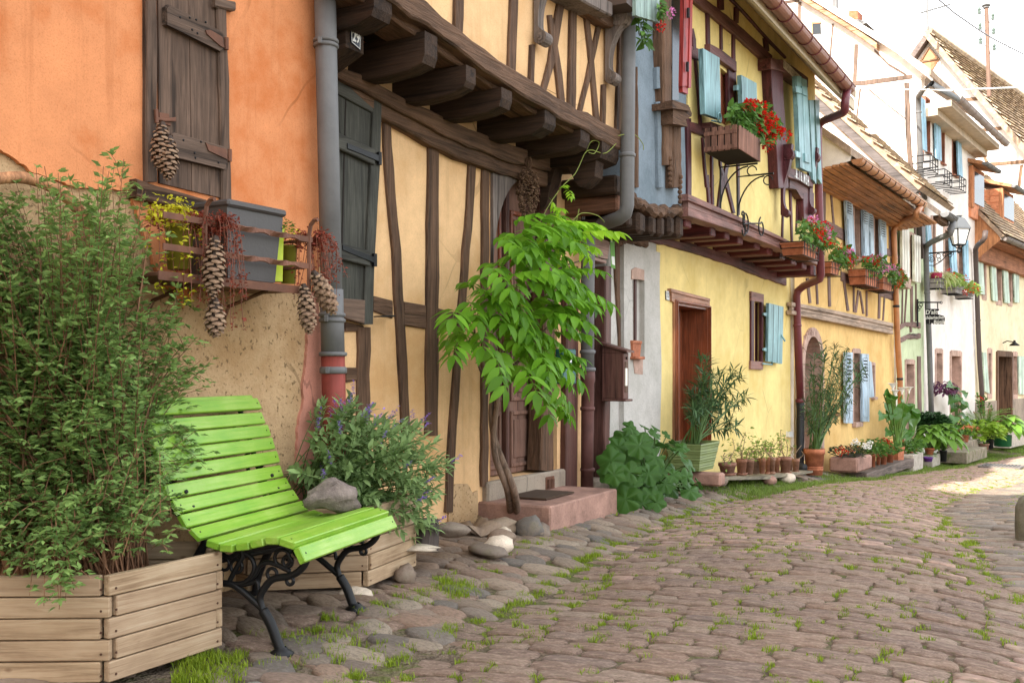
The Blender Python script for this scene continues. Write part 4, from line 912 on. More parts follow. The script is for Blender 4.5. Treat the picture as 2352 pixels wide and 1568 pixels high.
mb = MB(); q = FA.hit(*zK(1530, 100), .1); mb.tube([FA.hit(*zK(1515, 80), .09), FA.hit(*zK(1548, 135), .14)], .014, 6); mb.tube([FA.hit(*zK(1362, 322), .06), FA.hit(*zK(1440, 330), .1), FA.hit(*zK(1440, 300), .12)], .012, 6); mb.build('shutter_catch', M_teal, s)
mb = MB(); mb.upoly(FA, [zK(1584, 888), zK(1620, 888), zK(1620, 935), zK(1584, 935)], .0, .05); mb.build('junction_box', M_whitep, h33)
mb = MB(); mb.tube([FA.hit(*zK(x, y), .012) for x, y in ((1592, -400), (1600, -200), (1618, 0), (1632, 300), (1634, 880))], .009, 6); mb.build('wall_cable', M_cream, h33)
mb = MB()
sc_ = FA.v3(1, 0, 0)
for zf, x, y, r0, a0, a1 in ((zI, 1215, 395, .13, -.5 * pi, 1.6 * pi), (zI, 1350, 440, .12, pi * .6, 2.6 * pi), (zI, 1195, 340, .07, -pi * .5, pi), (zI, 1205, 465, .07, pi, 2.2 * pi)):
 mb.tube(arc(FA.hit(*zf(x, y), .66), sc_, (0, 0, 1), r0, a0, a1, 14, r0 * .5), .009, 5)
mb.tube([FA.hit(*zI(1200, 410), .66), FA.hit(*zI(1260, 405), .66), FA.hit(*zI(1345, 405), .66)], .009, 5); mb.tube([FA.hit(*zI(1195, 330), .66), FA.hit(*zI(1205, 400), .66), FA.hit(*zI(1222, 470), .66)], .009, 5)
mb.build('iron_scroll', M_black, h33)
# house 35: amber, arched door
h35 = house('amber_house', F35, 1930, 'amber orange house with pale blue louvred shutters and an arched stone doorway')
h = F35; c0, c1 = h.at_u(1817), h.at_u(2054)
ga, gb = h.sz(zH(440, 1130), .95), h.sz(zJ(1225, 240), .95); ZG5 = gb[1] - .02
do = (h.sz(zK(1700, 600))[0], h.sz(zK(1842, 600))[0], h.sz(zK(1780, 1060))[1], h.sz(zK(1760, 90))[1], .45)
wl = [hole(h, zL, 652, 235, 702, 812, 0, .22), hole(h, zL, 806, 335, 828, 600, 0, .2)]
wu = [hole(h, zJ, 652, 185, 698, 690, .05, .2), hole(h, zJ, 822, 330, 858, 690, .05, .2)]
zb1, zb0 = h.sz(zJ(560, 1150), .05)[1], h.sz(zJ(560, 1230), .05)[1]
mb = MB(); wall(mb, h, c0, c1, GZ0 - 1, zb1, 0, [do] + wl, .25, seed=9, amp=.004); mb.build('lower_wall', M_amber, h35)
mb = MB(); wall(mb, h, c0, c1, zb1 - .1, ZG5 + .1, .05, wu, .2, seed=10, amp=.006); mb.build('upper_wall', M_amber, h35)
shell(h, c0, c1, GZ0 - 1, ZG5, 5.0, .05, M_white, h35, .9, ZG5 + .06, 40)
mb = MB(); mb.add([h.pt(c0 + .004, .05, ZG5 - .16), h.pt(c0 + .004, .88, ZG5 - .02), h.pt(c0 + .004, .9, ZG5 + .06), h.pt(c0 + .004, .05, ZG5 + .77)], [(0, 1, 2, 3)]); mb.build('eave_end', M_white, h35)
nbrd = 7
for i in range(nbrd):
 n0 = .06 + .78 * i / nbrd; mb = MB(); mb.box(h, c0, c1 + .05, ZG5 - .16 + .1 * i / nbrd, ZG5 - .12 + .1 * i / nbrd, n0, n0 + .78 / nbrd - .012, .004); mb.build('soffit_board', M_ochre, h35)
gutter(h, h.pt(c0 + .1, .95, ZG5 + .02), h.pt(gb[0] + .05, .95, ZG5 + .02), .085, h35, M_copper, 12, M_blackpipe)
pts = [h.pt(gb[0] - .1, .95, ZG5 - .04), h.hit(*zJ(1182, 320), .95), h.hit(*zJ(1178, 345), .93), h.hit(*zJ(1050, 395), .3), h.hit(*zJ(1005, 425), .15), h.hit(*zJ(992, 470), .13), h.hit(*zJ(1000, 700), .13), h.hit(*zJ(1015, 1100), .13), h.hit(*zJ(1025, 1400), .13), h.hit(*zL(1045, 450), .13), h.hit(*zL(1050, 650), .13), h.hit(*zL(1056, 1000), .13)]
pipe(h, h35, pts, .058, M_copper)
for zf, x, y in ((zJ, 996, 490), (zJ, 1014, 1097), (zL, 1044, 450)): collar(h35, h.hit(*zf(x, y), .13), .058, M_blackpipe, .025)
for off, w, n1 in ((-.34, .34, .10), (0, .32, .075), (.34, .34, .11)):
 mb = MB(); mb.strip(h, zs(zJ, KH, [(140, 1112 + off * 100, 100 * w), (500, 1180 + off * 100, 100 * w), (990, 1284 + off * 92, 92 * w)]), .03, n1, 'h', .002, .008); mb.build('band_moulding', M_band, h35)
T5 = []
brown = m_wood('brown_purple_timber', (.16, .1, .085), 'v', dark=.65); brownd = m_wood('brown_purple_rail', (.17, .105, .09), 'd', 33, dark=.65)
for pts in ([(460, 20, 10), (482, 250, 12), (500, 460, 14), (510, 560, 12)], [(415, -20, 24), (412, 600, 26)], [(275, 860, 20), (298, 1070, 20)], [(350, 850, 14), (360, 1080, 14)], [(455, 830, 20), (462, 1100, 20)], [(580, 880, 16), (615, 1135, 18)], [(662, 930, 12), (665, 1145, 14)], [(702, 960, 14), (680, 1150, 14)], [(715, 970, 12), (745, 1160, 12)], [(770, 970, 10), (772, 1180, 10)], [(878, 950, 16), (874, 1200, 16)], [(920, 1010, 10), (908, 1215, 10)], [(962, 350, 16), (965, 620, 14)], [(975, 690, 8), (972, 770, 8)]):
 T5.append(('timber_post', zJ, KH, 'v', pts, .03, .068, brown, .003))
for pts in ([(432, 425, 95), (520, 470, 100), (605, 515, 90)], [(555, 845, 80), (650, 880, 80)], [(870, 970, 75), (990, 1010, 80)], [(930, 640, 60), (985, 655, 60)], [(405, 20, 90), (580, 65, 85), (720, 190, 60), (975, 310, 60)], [(470, -10, 50), (720, 130, 60), (980, 290, 60)]):
 T5.append(('timber_rail', zJ, KH, 'h', pts, .03, .066, brownd, .004))
timbers(h, h35, T5)
for o in wu: surround(h, h35, o, .07, .05, M_surr, .03)
for o in wl: surround(h, h35, o, .075 if o is wl[0] else .05, 0, M_surr, .02)
shutter(h, h35, [zJ(588, 130), zJ(645, 150), zJ(675, 672), zJ(612, 645)], .10, M_paleblue, .04, louvre=(.06, .36, 7))
shutter(h, h35, [zJ(735, 230), zJ(782, 250), zJ(790, 690), zJ(742, 680)], .10, M_paleblue, .04, louvre=(.06, .38, 7))
shutter(h, h35, [zJ(786, 285), zJ(822, 298), zJ(832, 690), zJ(794, 680)], .10, M_paleblue, .04, louvre=(.08, .38, 6))
shutter(h, h35, [zJ(880, 355), zJ(930, 372), zJ(938, 750), zJ(888, 730)], .10, M_paleblue, .04, louvre=(.08, .4, 6))
shutter(h, h35, [zL(590, 225), zL(650, 228), zL(652, 820), zL(592, 818)], .05, M_paleblue, .04, louvre=(.05, .42, 7))
shutter(h, h35, [zL(728, 238), zL(786, 242), zL(790, 806), zL(732, 806)], .05, M_paleblue, .04, louvre=(.06, .4, 7))
shutter(h, h35, [zL(790, 300), zL(806, 305), zL(832, 600), zL(792, 605)], .05, M_paleblue, .03)
# arched doorway
a, b, c, d = do[:4]; m = (a + b) / 2; r0 = (b - a) / 2; zc = d - r0
for i in range(7):
 t0, t1 = pi * i / 7 + .012, pi * (i + 1) / 7 - .012; P = []
 for t in (t0, (t0 + t1) / 2, t1): P.append((m + (r0 + .14) * cos(t), zc + (r0 + .14) * sin(t)))
 for t in (t1, (t0 + t1) / 2, t0): P.append((m + r0 * .985 * cos(t), zc + r0 * .985 * sin(t)))
 mb = MB(); mb.poly(h, P, -.44, .03); mb.build('arch_stone', M_surr, h35)
for sg in (-1, 1):
 P = [(m + sg * r0, d - .002)]
 for i in range(9): t = pi / 2 * i / 8; P.append((m + sg * r0 * cos(t) * .99, zc + r0 * sin(t) * .99))
 mb = MB(); mb.poly(h, P, -.44, -.01); mb.build('arch_infill', M_surr, h35)
for x0, x1 in ((a - .14, a + .006), (b - .006, b + .14)):
 k = 4
 for i in range(k):
  z0, z1 = c - .1 + (zc - c + .1) * i / k, c - .1 + (zc - c + .1) * (i + 1) / k
  mb = MB(); mb.box(h, x0, x1, z0 + .004, z1 - .004, -.44, .03, .006); mb.build('jamb_stone', M_surr, h35)
mb = MB(); mb.box(h, a, b, c, d, -.45, -.40); dr = mb.build('door', M_mahog, h35)
for i in range(5):
 mb = MB(); x = a + .02 + (b - a - .04) * i / 5; mb.box(h, x, x + (b - a - .04) / 5 - .01, c, d - .05, -.405, -.38, .006); mb.build('door_board', M_mahog, dr)
text('a 1652 a', .14, h, *zL(300, 62), .032, m_flat('cut_lettering', (.3, .18, .14)), h35, .6)
mb = MB(); q = h.hit(*zK(1960, 760), .1); mb.tube([h.hit(*zK(1900, 775), .02), h.hit(*zK(1995, 745), .16)], .045, 10); mb.build('overflow_pipe', M_copper, h35)
# pale green house
hg = house('green_house', FGR, 2090, 'narrow pale green half-timbered house with cream shutters')
h = FGR; c0, c1 = h.at_u(2053.5), h.at_u(2122.5)
dg = (h.sz(zL(1092, 500))[0], h.sz(zL(1158, 500))[0], h.sz(zL(1130, 960))[1], h.sz(zL(1120, 325))[1], .3)
wg = hole(h, zR, 458, 300, 512, 870, 0, .2)
gq = h.sz(zJ(1490, 385), 1.0); ZGg = gq[1]
mb = MB(); wall(mb, h, c0, c1, GZ0 - 1.5, ZGg + .3, 0, [dg, wg], .3, seed=11); mb.build('wall', M_mint, hg)
pg = h.pt(c0, 0, 0); FGG = Face(pg[0], pg[1], h.deg + 90)
va = FGG.sz(zH(1200, 1590), .1); vb = FGG.sz(zH(300, 760), .1); vt = (va[0] + (vb[0] - va[0]) * 1.5, va[1] + (vb[1] - va[1]) * 1.5)
mb = MB(); mb.poly(FGG, [(0, GZ0 - 1.5), (0, va[1] - .15), (va[0], va[1] - .1), (vt[0], vt[1] - .1), (vt[0], GZ0 - 1.5)], -.25, 0); mb.build('gable_wall', M_white, hg)
sl = np.array([vt[0] - va[0], vt[1] - va[1]]); Ls = np.linalg.norm(sl); sl /= Ls; nrm = np.array([sl[1], -sl[0]])
def vstrip(d0, d1, n0, n1, mt, nm):
 mb = MB(); P = [np.array(va) + nrm * d0, np.array(va) + nrm * d1, np.array(vt) + nrm * d1, np.array(vt) + nrm * d0]; mb.poly(FGG, [tuple(p) for p in P], n0, n1, True); mb.build(nm, mt, hg)
vstrip(-.16, .0, -.1, .10, m_wood('dark_verge_board', (.10, .085, .08), 'd', 124), 'verge_board'); vstrip(.003, .12, -3.2, .13, M_tile, 'roof')
mb = MB(); rr = random.Random(31); al_ = np.array([*(-FGG.N), 0.0])
for i in range(int(Ls / .2)):
 for j in range(15):
  q = np.array(va) + sl * (.2 * (i + .5)) + nrm * (.135 + rr.uniform(0, .006)); p = np.array(FGG.pt(q[0], .12 - .2 * (j + .5 * (i % 2)), q[1]))
  d3 = np.array(FGG.pt(q[0] + sl[0], .12 - .2 * (j + .5 * (i % 2)), q[1] + sl[1])) - p; n3 = np.cross(al_, d3); n3 = n3 if n3[2] > 0 else -n3
  mb.obox(p, al_ * .094, d3 * .125 - n3 * .022, n3 * .011, 0)
mb.build('roof_tile', M_tile, hg, kind='stuff')
for k, g in enumerate((.25, .6)):
 mb = MB(); z_ = va[1] + (vt[1] - va[1]) * g * .6; mb.poly(FGG, [(-.3, z_), (-.3, z_ + .14), (-2.6, z_ + .14), (-2.6, z_)], -.01, .012 + .002 * k); mb.build('gable_timber', m_wood('pale_gable_timber', (.5, .42, .35), 'd', 124), hg)
surround(h, hg, dg, .09, 0, M_surr, .02, glass=False, wb=0, name='door_frame')
mb = MB(); mb.box(h, dg[0] + .002, dg[1] - .002, dg[2], dg[3] - .002, -.28, -.24); mb.build('door', m_wood('purple_brown_door', (.1, .045, .05), 'v'), hg)
surround(h, hg, wg, .05, 0, M_surr, .02)
shutter(h, hg, [zR(355, 190), zR(450, 208), zR(456, 850), zR(360, 830)], .06, M_creamsh, .05, boards=3)
shutter(h, hg, [zR(514, 290), zR(598, 312), zR(600, 918), zR(520, 900)], .06, M_creamsh, .05, boards=3)
TG = []
for zf, pts in ((zR, [(340, 320, 20), (345, 900, 20), (350, 990, 18)]), (zR, [(370, 980, 8), (365, 1300, 10), (360, 1480, 10)]), (zR, [(425, 980, 8), (405, 1300, 8), (395, 1470, 8)]), (zR, [(488, 960, 20), (492, 1500, 22)]), (zR, [(545, 930, 6), (545, 1420, 6)]), (zR, [(530, 70, 14), (535, 290, 14)]), (zR, [(595, 100, 12), (598, 330, 12)]), (zL, [(1210, 260, 24), (1215, 760, 26)]), (zL, [(1140, 0, 12), (1142, 60, 12)])):
 TG.append(('timber_post', zf, KR if zf is zR else KH, 'v', pts, -.02, .03, brown, .004))
for zf, pts in ((zR, [(215, 55, 90), (330, 90, 80), (480, 120, 60), (600, 150, 50)]), (zR, [(300, 585, 50), (325, 580, 50)]), (zR, [(330, 1500, 60), (420, 1455, 60), (600, 1475, 70)]), (zJ, [(1050, 1380, 44), (1120, 1350, 40), (1220, 1345, 44)])):
 TG.append(('timber_rail', zf, KR if zf is zR else KH, 'h', pts, -.02, .032, brownd, .012))
timbers(h, hg, TG)
mb = MB(); a, b = h.sz(zR(400, 880), .25)[0], h.sz(zR(492, 960), .25)[0]; z_ = h.sz(zR(440, 920), .25)[1]; mb.box(h, a, b, z_ - .1, z_ + .1, .0, .22, .01); mb.build('sill_board', M_surr, hg)
gutter(h, h.pt(c0 - .05, 1.0, ZGg + .06), h.pt(gq[0] + .05, 1.0, ZGg + .06), .09, hg, M_zinc, 7)
mb = MB(); mb.box(h, c0 - .05, gq[0], ZGg - .10, ZGg + .02, .78, .92); mb.build('eave_board', M_oakd, hg)
pts = [h.pt(gq[0] - .05, 1.0, ZGg), h.hit(*zJ(1476, 470), 1.0), h.hit(*zJ(1465, 490), .98), h.hit(*zJ(1310, 560), .35), h.hit(*zJ(1268, 590), .17), h.hit(*zJ(1262, 650), .14), h.hit(*zJ(1272, 980), .14), h.hit(*zJ(1290, 1400), .14), h.hit(*zL(1300, 480), .14), h.hit(*zL(1308, 760), .14)]
pipe(h, hg, pts, .062, M_zinc)
for zf, x, y in ((zJ, 1272, 985), (zL, 1302, 490), (zJ, 1264, 600)): collar(hg, h.hit(*zf(x, y), .14), .062, M_zinc, .02)
mb = MB(); mb.upoly(h, [zJ(1222, 300), zJ(1258, 320), zJ(1262, 700), zJ(1240, 700)], .02, .12); mb.build('corner_board', M_darkpipe, hg)
# tall white house, gable towards us
hw = house('white_house', FWH, 2170, 'tall white house with sky blue shutters and timbered gable facing down the lane')
h = FWH; c0, c1 = h.at_u(2122), h.at_u(2241)
ge = h.sz(zH(1330, 640), .75); ZGw = ge[1]
dw = (h.sz(zL(1470, 500))[0], h.sz(zL(1548, 500))[0], h.sz(zL(1500, 900))[1], h.sz(zL(1500, 258))[1], .3)
WW = [hole(h, zL, 1345, 235, 1392, 492, 0, .2), hole(h, zR, 742, 110, 775, 780, 0, .15), hole(h, zR, 905, 240, 965, 790, 0, .15), hole(h, zR, 1085, 450, 1140, 830, 0, .15), hole(h, zH, 1256, 830, 1290, 1275, 0, .15), hole(h, zH, 1386, 935, 1412, 1370, 0, .15), hole(h, zH, 1482, 1050, 1520, 1470, 0, .15)]
mb = MB(); wall(mb, h, c0, c1, GZ0 - 2, ZGw, 0, [dw] + WW, .2, seed=12, amp=.004); mb.build('wall', M_white, hw)
surround(h, hw, dw, .12, 0, M_surr, .025, glass=False, wb=0, name='door_frame')
mb = MB(); mb.box(h, dw[0] + .002, dw[1] - .002, dw[2], dw[3] - .002, -.28, -.24); mb.build('door', M_mahog, hw)
for i, o in enumerate(WW): surround(h, hw, o, .1 if i < 4 else .03, 0, M_surr if i < 4 else m_wood('window_brown', (.25, .1, .06), 'v'), .02, sill=i != 0)
for zf, P in ((zR, [(668, 75), (728, 85), (768, 780), (712, 778)]), (zR, [(978, 330), (1050, 345), (1085, 815), (1010, 830)]), (zR, [(1160, 350), (1222, 365), (1232, 920), (1178, 890)]), (zH, [(1222, 810), (1258, 838), (1274, 1270), (1236, 1245)]), (zH, [(1340, 915), (1384, 950), (1396, 1345), (1352, 1330)]), (zH, [(1522, 1078), (1556, 1110), (1572, 1490), (1538, 1470)])):
 shutter(h, hw, [zf(*q) for q in P], .04, M_skyblue, .04, boards=2)
mb = MB(); mb.box(h, c0, c1, ZGw - .12, ZGw + .02, -.1, .6); mb.box(h, c0, c1, ZGw - .28, ZGw - .12, -.05, .3); mb.build('eave_soffit', m_paint('stained_cream', (.55, .44, .33), .8), hw)
gutter(h, h.pt(c0 - .1, .75, ZGw + .05), h.pt(c1 + .1, .75, ZGw + .05), .09, hw, m_paint('grey_brown_gutter', (.3, .24, .22), .5), 9)
pts = [h.pt(c0 - .02, .75, ZGw), h.hit(*zH(1312, 700), .72), h.hit(*zH(1225, 770), .3), h.hit(*zH(1198, 810), .14), h.hit(*zH(1200, 940), .12), h.hit(*zH(1225, 1568), .12), h.hit(*zJ(1250, 200), .12)]
pipe(h, hw, pts, .06, M_zinc); collar(hw, h.hit(*zH(1200, 940), .12), .06, M_zinc, .02)
pg = h.pt(c0, 0, 0); FG = Face(pg[0], pg[1], h.deg + 90)
vline = [(230, -20), (640, 215), (1000, 425), (1265, 600)]
pw = MB(); ridge = FG.sz(zH(-600, -520), 0); pw.upoly(FG, [zH(-900, -700), zH(0, -150), *[zH(*q) for q in vline], zH(1225, 640), zH(1170, 1568), zJ(1165, 500), zJ(1150, 900), zJ(700, 900), zH(-900, 1568)], -.3, 0.0); pw.build('gable_wall', M_white, hw)
tg = m_wood('grey_gable_timber', (.12, .08, .06), 'v', dark=.6); TW = []
for pts in ([(205, 15, 26), (200, 240, 26), (196, 330, 22)], [(482, 200, 14), (455, 560, 16)], [(678, 370, 34), (665, 690, 30)], [(1100, 690, 44), (1112, 1100, 44), (1140, 1500, 40)], [(712, 740, 14), (680, 1000, 12)]): TW.append(('timber_post', zH, KH, 'v', pts, -.02, .02, tg, .004))
for pts in ([(560, 705, 30), (760, 690, 40), (1150, 640, 34)], [(-300, 60, 40), (200, 5, 20)]): TW.append(('timber_rail', zH, KH, 'h', pts, -.02, .018, tg, .004))
for pts in ([(830, 420, 24), (950, 540, 22), (1100, 630, 20)], [(780, 745, 14), (930, 870, 12), (1100, 1000, 12)]): TW.append(('timber_brace', zH, KH, 'h', pts, -.02, .016, tg, .003))
for nm, zf, k, ax, pts, n0, n1, mt, jt in TW:
 mb = MB(); mb.strip(FG, zs(zf, k, pts), n0, n1, ax, jt, .006); mb.build(nm, mt, hw)
mb = MB(); mb.strip(FG, zs(zH, KH, [(-400, -420, 60), (280, 10, 60), (640, 235, 55), (850, 385, 50)]), -.05, .22, 'h', .004, .01); mb.build('verge_rafter', m_wood('worn_verge_timber', (.36, .21, .12), 'd', 126, dark=.5, worn=(.5, .38, .28)), hw)
mb = MB(); mb.strip(FG, zs(zH, KH, [(-400, -490, 60), (300, -35, 60), (640, 180, 55), (1000, 400, 60), (1268, 600, 80)]), -.3, .28, 'h', .002, .008); mb.build('verge_board', M_white, hw)
wq = MB(); wq.upoly(FG, [zH(312, 195), zH(382, 190), zH(386, 284), zH(314, 288)], .0, .012); gw = wq.build('gable_window', M_glass, hw)
for P in ([(306, 182), (388, 177), (382, 195), (312, 200)], [(306, 182), (314, 198), (316, 286), (308, 290)]):
 mb = MB(); mb.upoly(FG, [zH(*q) for q in P], .0, .03); mb.build('frame', M_copper, gw)
# street-side roof of the white house behind its verge
za = FG.sz(zH(1265, 600), 0); zb_ = FG.sz(zH(-400, -490), 0); rb = MB()
L_ = (c1 - c0); P = [(za[0] + .1, za[1] - .05), (zb_[0], zb_[1])]; V = []
for dn in (.0, -L_):
 for s_, z_ in P: V.append(FG.pt(s_, dn, z_ + .1))
 for s_, z_ in P: V.append(FG.pt(s_, dn, z_ - .05))
rb.add(V, [(0, 1, 5, 4), (2, 6, 7, 3), (0, 4, 6, 2), (1, 3, 7, 5), (4, 5, 7, 6), (0, 2, 3, 1)]); rb.build('roof', M_tile, hw)
ch = empty('chimney', (0, 0, 0)); ch.parent = hw
Fch = Face(*FG.pt(FG.sz(zH(700, 200), 0)[0], -1.2, 0)[:2], FG.deg)
for P, mt, nm, d in (([(676, 170), (734, 170), (734, 250), (650, 230)], M_zinc, 'stack', .5), ([(630, 180), (685, 160), (766, 192), (735, 205)], M_zinc, 'cap', .7), ([(618, 92), (690, 90), (694, 158), (616, 166)], M_terra, 'pot', .4)):
 mb = MB(); mb.upoly(Fch, [zH(*q) for q in P], -d, 0, True); mb.build(nm, mt, ch)
fl = MB(); fl.tube([Fch.hit(*zH(506, -40), 0), Fch.hit(*zH(508, 120), 0)], .07, 8); fl.build('flue_pipe', M_zinc, hw)
# cream house with tiled roof and orange dormers
hc = house('cream_house', FCR, 2310, 'cream house with sage green shutters under a tiled roof with orange hung dormers')
h = FCR; c0, c1 = h.at_u(2239), h.at_u(2480)
ga = h.sz(zJ(1760, 480), .75); gb = h.sz(zJ(2080, 590), .75); ZGc = (ga[1] * .6 + gb[1] * .4)
dc = (h.sz(zL(1856, 500))[0], h.sz(zL(1968, 500))[0], h.sz(zL(1900, 880))[1], h.sz(zL(1900, 262))[1], .45)
WC = [hole(h, zR, 1410, 555, 1440, 1080, 0, .15), hole(h, zR, 1590, 645, 1645, 1150, 0, .15), hole(h, zR, 1745, 690, 1780, 1165, 0, .15), hole(h, zL, 1782, 235, 1805, 575, 0, .15), hole(h, zL, 1990, 260, 2020, 580, 0, .15)]
mb = MB(); wall(mb, h, c0, c1, GZ0 - 2, ZGc + .1, 0, [dc] + WC, .2, seed=13, amp=.004); mb.build('wall', M_cream, hc)
mb = MB(); zpl = h.sz(zL(2030, 615))[1]; mb.box(h, c0 + .02, dc[0] - .15, GZ0 - 2, zpl, 0, .03); mb.box(h, dc[1] + .15, c1, GZ0 - 2, zpl, 0, .03); mb.build('plinth', M_plinth, hc)
surround(h, hc, dc, .14, 0, M_oakv, .05, glass=False, wb=0, name='door_frame')
mb = MB(); mb.box(h, dc[0] + .002, dc[1] - .002, dc[2] - .1, dc[3] - .002, -.43, -.38); dr = mb.build('door', M_mahog, hc)
for y0, y1 in ((.02, .42), (.46, .95)):
 H_ = dc[3] - dc[2]; mb = MB(); mb.box(h, dc[0] + .08, dc[1] - .08, dc[2] + H_ * y0, dc[2] + H_ * y1, -.385, -.36, .01); mb.build('door_panel', M_mahog if y0 < .1 else M_black, dr)
for o in WC: surround(h, hc, o, .13, 0, M_surr, .012, sill=False)
for zf, P in ((zR, [(1342, 530), (1408, 540), (1438, 1075), (1366, 1055)]), (zR, [(1516, 588), (1578, 592), (1606, 1160), (1545, 1150)]), (zR, [(1674, 628), (1732, 632), (1764, 1185), (1702, 1178)]), (zR, [(1812, 685), (1880, 688), (1892, 1180), (1830, 1172)]), (zL, [(1740, 225), (1770, 228), (1796, 572), (1758, 555)]), (zL, [(2038, 258), (2090, 260), (2096, 580), (2046, 576)])):
 shutter(h, hc, [zf(*q) for q in P], .03, M_sage, .04, boards=2)
mb = MB(); mb.box(h, c0, c1, ZGc - .05, ZGc + .03, -.02, .62, .01); mb.box(h, c0, c1, ZGc - .55, ZGc - .05, .0, .18, .02); mb.build('eave_soffit', m_wood('orange_brown_eave', (.3, .13, .07), 'd', 38, dark=.7), hc)
mb = MB(); V = [h.pt(c0 - .01, 0, ZGc - .55), h.pt(c0 - .01, .65, ZGc - .02), h.pt(c0 - .01, .65, ZGc + .05), h.pt(c0 - .01, -.75, ZGc + 1.75), h.pt(c0 - .01, -.75, ZGc - .3)]; mb.add(V, [(0, 1, 2, 3, 4)]); mb.build('gable_board', m_wood('orange_brown_gable', (.36, .16, .07), 'v', dark=.7), hc)
gutter(h, h.pt(c0 + .05, .75, ZGc + .05), h.pt(c1, .75, ZGc + .05), .09, hc, m_paint('brown_grey_gutter', (.17, .14, .125), .5), 14)
pts = [h.pt(ga[0], .75, ZGc), h.hit(*zJ(1752, 530), .74), h.hit(*zJ(1735, 550), .68), h.hit(*zJ(1695, 585), .3), h.hit(*zJ(1676, 620), .13), h.hit(*zJ(1682, 800), .12), h.hit(*zJ(1700, 1300), .12), h.hit(*zJ(1712, 1568), .12), h.hit(*zL(1730, 560), .12), h.hit(*zL(1735, 740), .12)]
pipe(h, hc, pts, .065, M_darkpipe)
for zf, x, y in ((zJ, 1678, 650), (zJ, 1698, 1215)): collar(hc, h.hit(*zf(x, y), .12), .065, M_darkpipe, .02)
def tiled_roof(h, root, s0, s1, n0, z0, pitch, rows, root_name='roof_tile', w=.2, step=.19, mat=None, shingle=True):
 tp = radians(pitch); mb = MB(); rr = random.Random(3)
 up = h.v3(0, -cos(tp), sin(tp)); nr = h.v3(0, sin(tp), cos(tp)); al = h.v3(1, 0, 0); base = Vector(h.pt(s0, n0, z0)); k = int((s1 - s0) / w)
 for i in range(rows):
  for j in range(k):
   c = base + up * (step * (i + .6)) + al * (w * (j + .5 + .5 * (i % 2))) + nr * (.04 + rr.uniform(0, .008))
   t = rr.uniform(-.02, .02); a = al * (w * .47); u = up * (step * .62) - nr * .022; n = nr * .012
   mb.obox(c, a + up * t * .1, u, n, 0)
 o = mb.build(root_name, mat or M_tile, root, kind='stuff')
 mb = MB(); L = rows * step; V = [h.pt(s0, n0, z0), h.pt(s1, n0, z0)]; V = [Vector(v) for v in V] + [Vector(h.pt(s1, n0, z0)) + up * L, base + up * L]
 V2 = [v - nr * .1 for v in V]; mb.add(V + V2, [(0, 1, 2, 3), (4, 7, 6, 5), (0, 4, 5, 1), (1, 5, 6, 2), (2, 6, 7, 3), (3, 7, 4, 0)]); mb.build('roof', M_tile, root)
 return base, up, nr, al
tiled_roof(h, hc, c0 - .05, c1 + .3, .75, ZGc + .1, 50, 26)
M_hung = m_stone('orange_hung_shingle', [(.55, .2, .1), (.6, .25, .13), (.5, .17, .08)], 8, .006, .85, rnd='isl')
for (xa, xb, y0, y1) in ((1640, 1700, -60, 270), (1890, 1958, 130, 385)):
 D = empty('dormer', (0, 0, 0)); D.parent = hc; n_ = .1
 s_a, s_b = h.sz(zJ(xa, 200), n_)[0], h.sz(zJ(xb, 200), n_)[0]; zb0 = h.sz(zJ((xa + xb) / 2, y1), n_)[1]; zt0 = h.sz(zJ((xa + xb) / 2, y0), n_)[1]; zt0 = min(zt0, zb0 + 1.5)
 mb = MB(); mb.box(h, s_a, s_b + .6, zb0 - .3, zt0, -2.4, n_, .0); mb.build('cheek', M_hung, D)
 mb = MB(); mb.box(h, s_a + .1, s_b + .5, zb0 + .1, zt0 - .12, n_, n_ + .03); mb.build('pane', M_glass, D)
 mb = MB(); mb.box(h, s_a - .03, s_a + .12, zb0 - .05, zt0, n_ - .05, n_ + .06, .01); mb.build('dormer_post', m_wood('dormer_wood', (.36, .15, .07), 'v'), D)
 mb = MB(); V = [h.pt(s_a - .12, n_ + .3, zt0 - .02), h.pt(s_b + .75, n_ + .3, zt0 - .02), h.pt(s_b + .75, -2.6, zt0 + .9), h.pt(s_a - .12, -2.6, zt0 + .9)]; V2 = [(a, b, c + .1) for a, b, c in V]; mb.add(V + V2, [(0, 3, 2, 1), (4, 5, 6, 7), (0, 1, 5, 4), (1, 2, 6, 5), (2, 3, 7, 6), (3, 0, 4, 7)]); mb.build('dormer_roof', M_ochre, D)
 gutter(h, h.pt(s_a - .12, n_ + .36, zt0 + .03), h.pt(s_b + .75, n_ + .36, zt0 + .03), .07, D, M_zinc, 4)
 for k_ in range(5):
  mb = MB(); z_ = zb0 - .1 + (zt0 - zb0 + .1) * k_ / 5
  for q in range(6): mb.box(h, s_a - .015, s_a - .002, z_ + .004, z_ + (zt0 - zb0) / 5 - .004, -.2 - .3 * q, .08 - .3 * q, .0)
  mb.build('hung_tile_course', M_hung, D, kind='stuff')
wl_ = empty('wall_lamp', (0, 0, 0)); wl_.parent = hc
q = h.hit(*zL(1905, 150), .02); mb = MB(); mb.tube([q, q + np.array(h.v3(0, .12, .06)), q + np.array(h.v3(0, .32, .02))], .018, 6); mb.build('arm', M_black, wl_)
mb = MB(); e = q + np.array(h.v3(0, .32, 0)); mb.lathe(e, [(.03, .08), (.04, .02), (.16, -.08), (.15, -.085), (.03, 0)], 12); mb.build('lamp_shade', M_black, wl_, True)
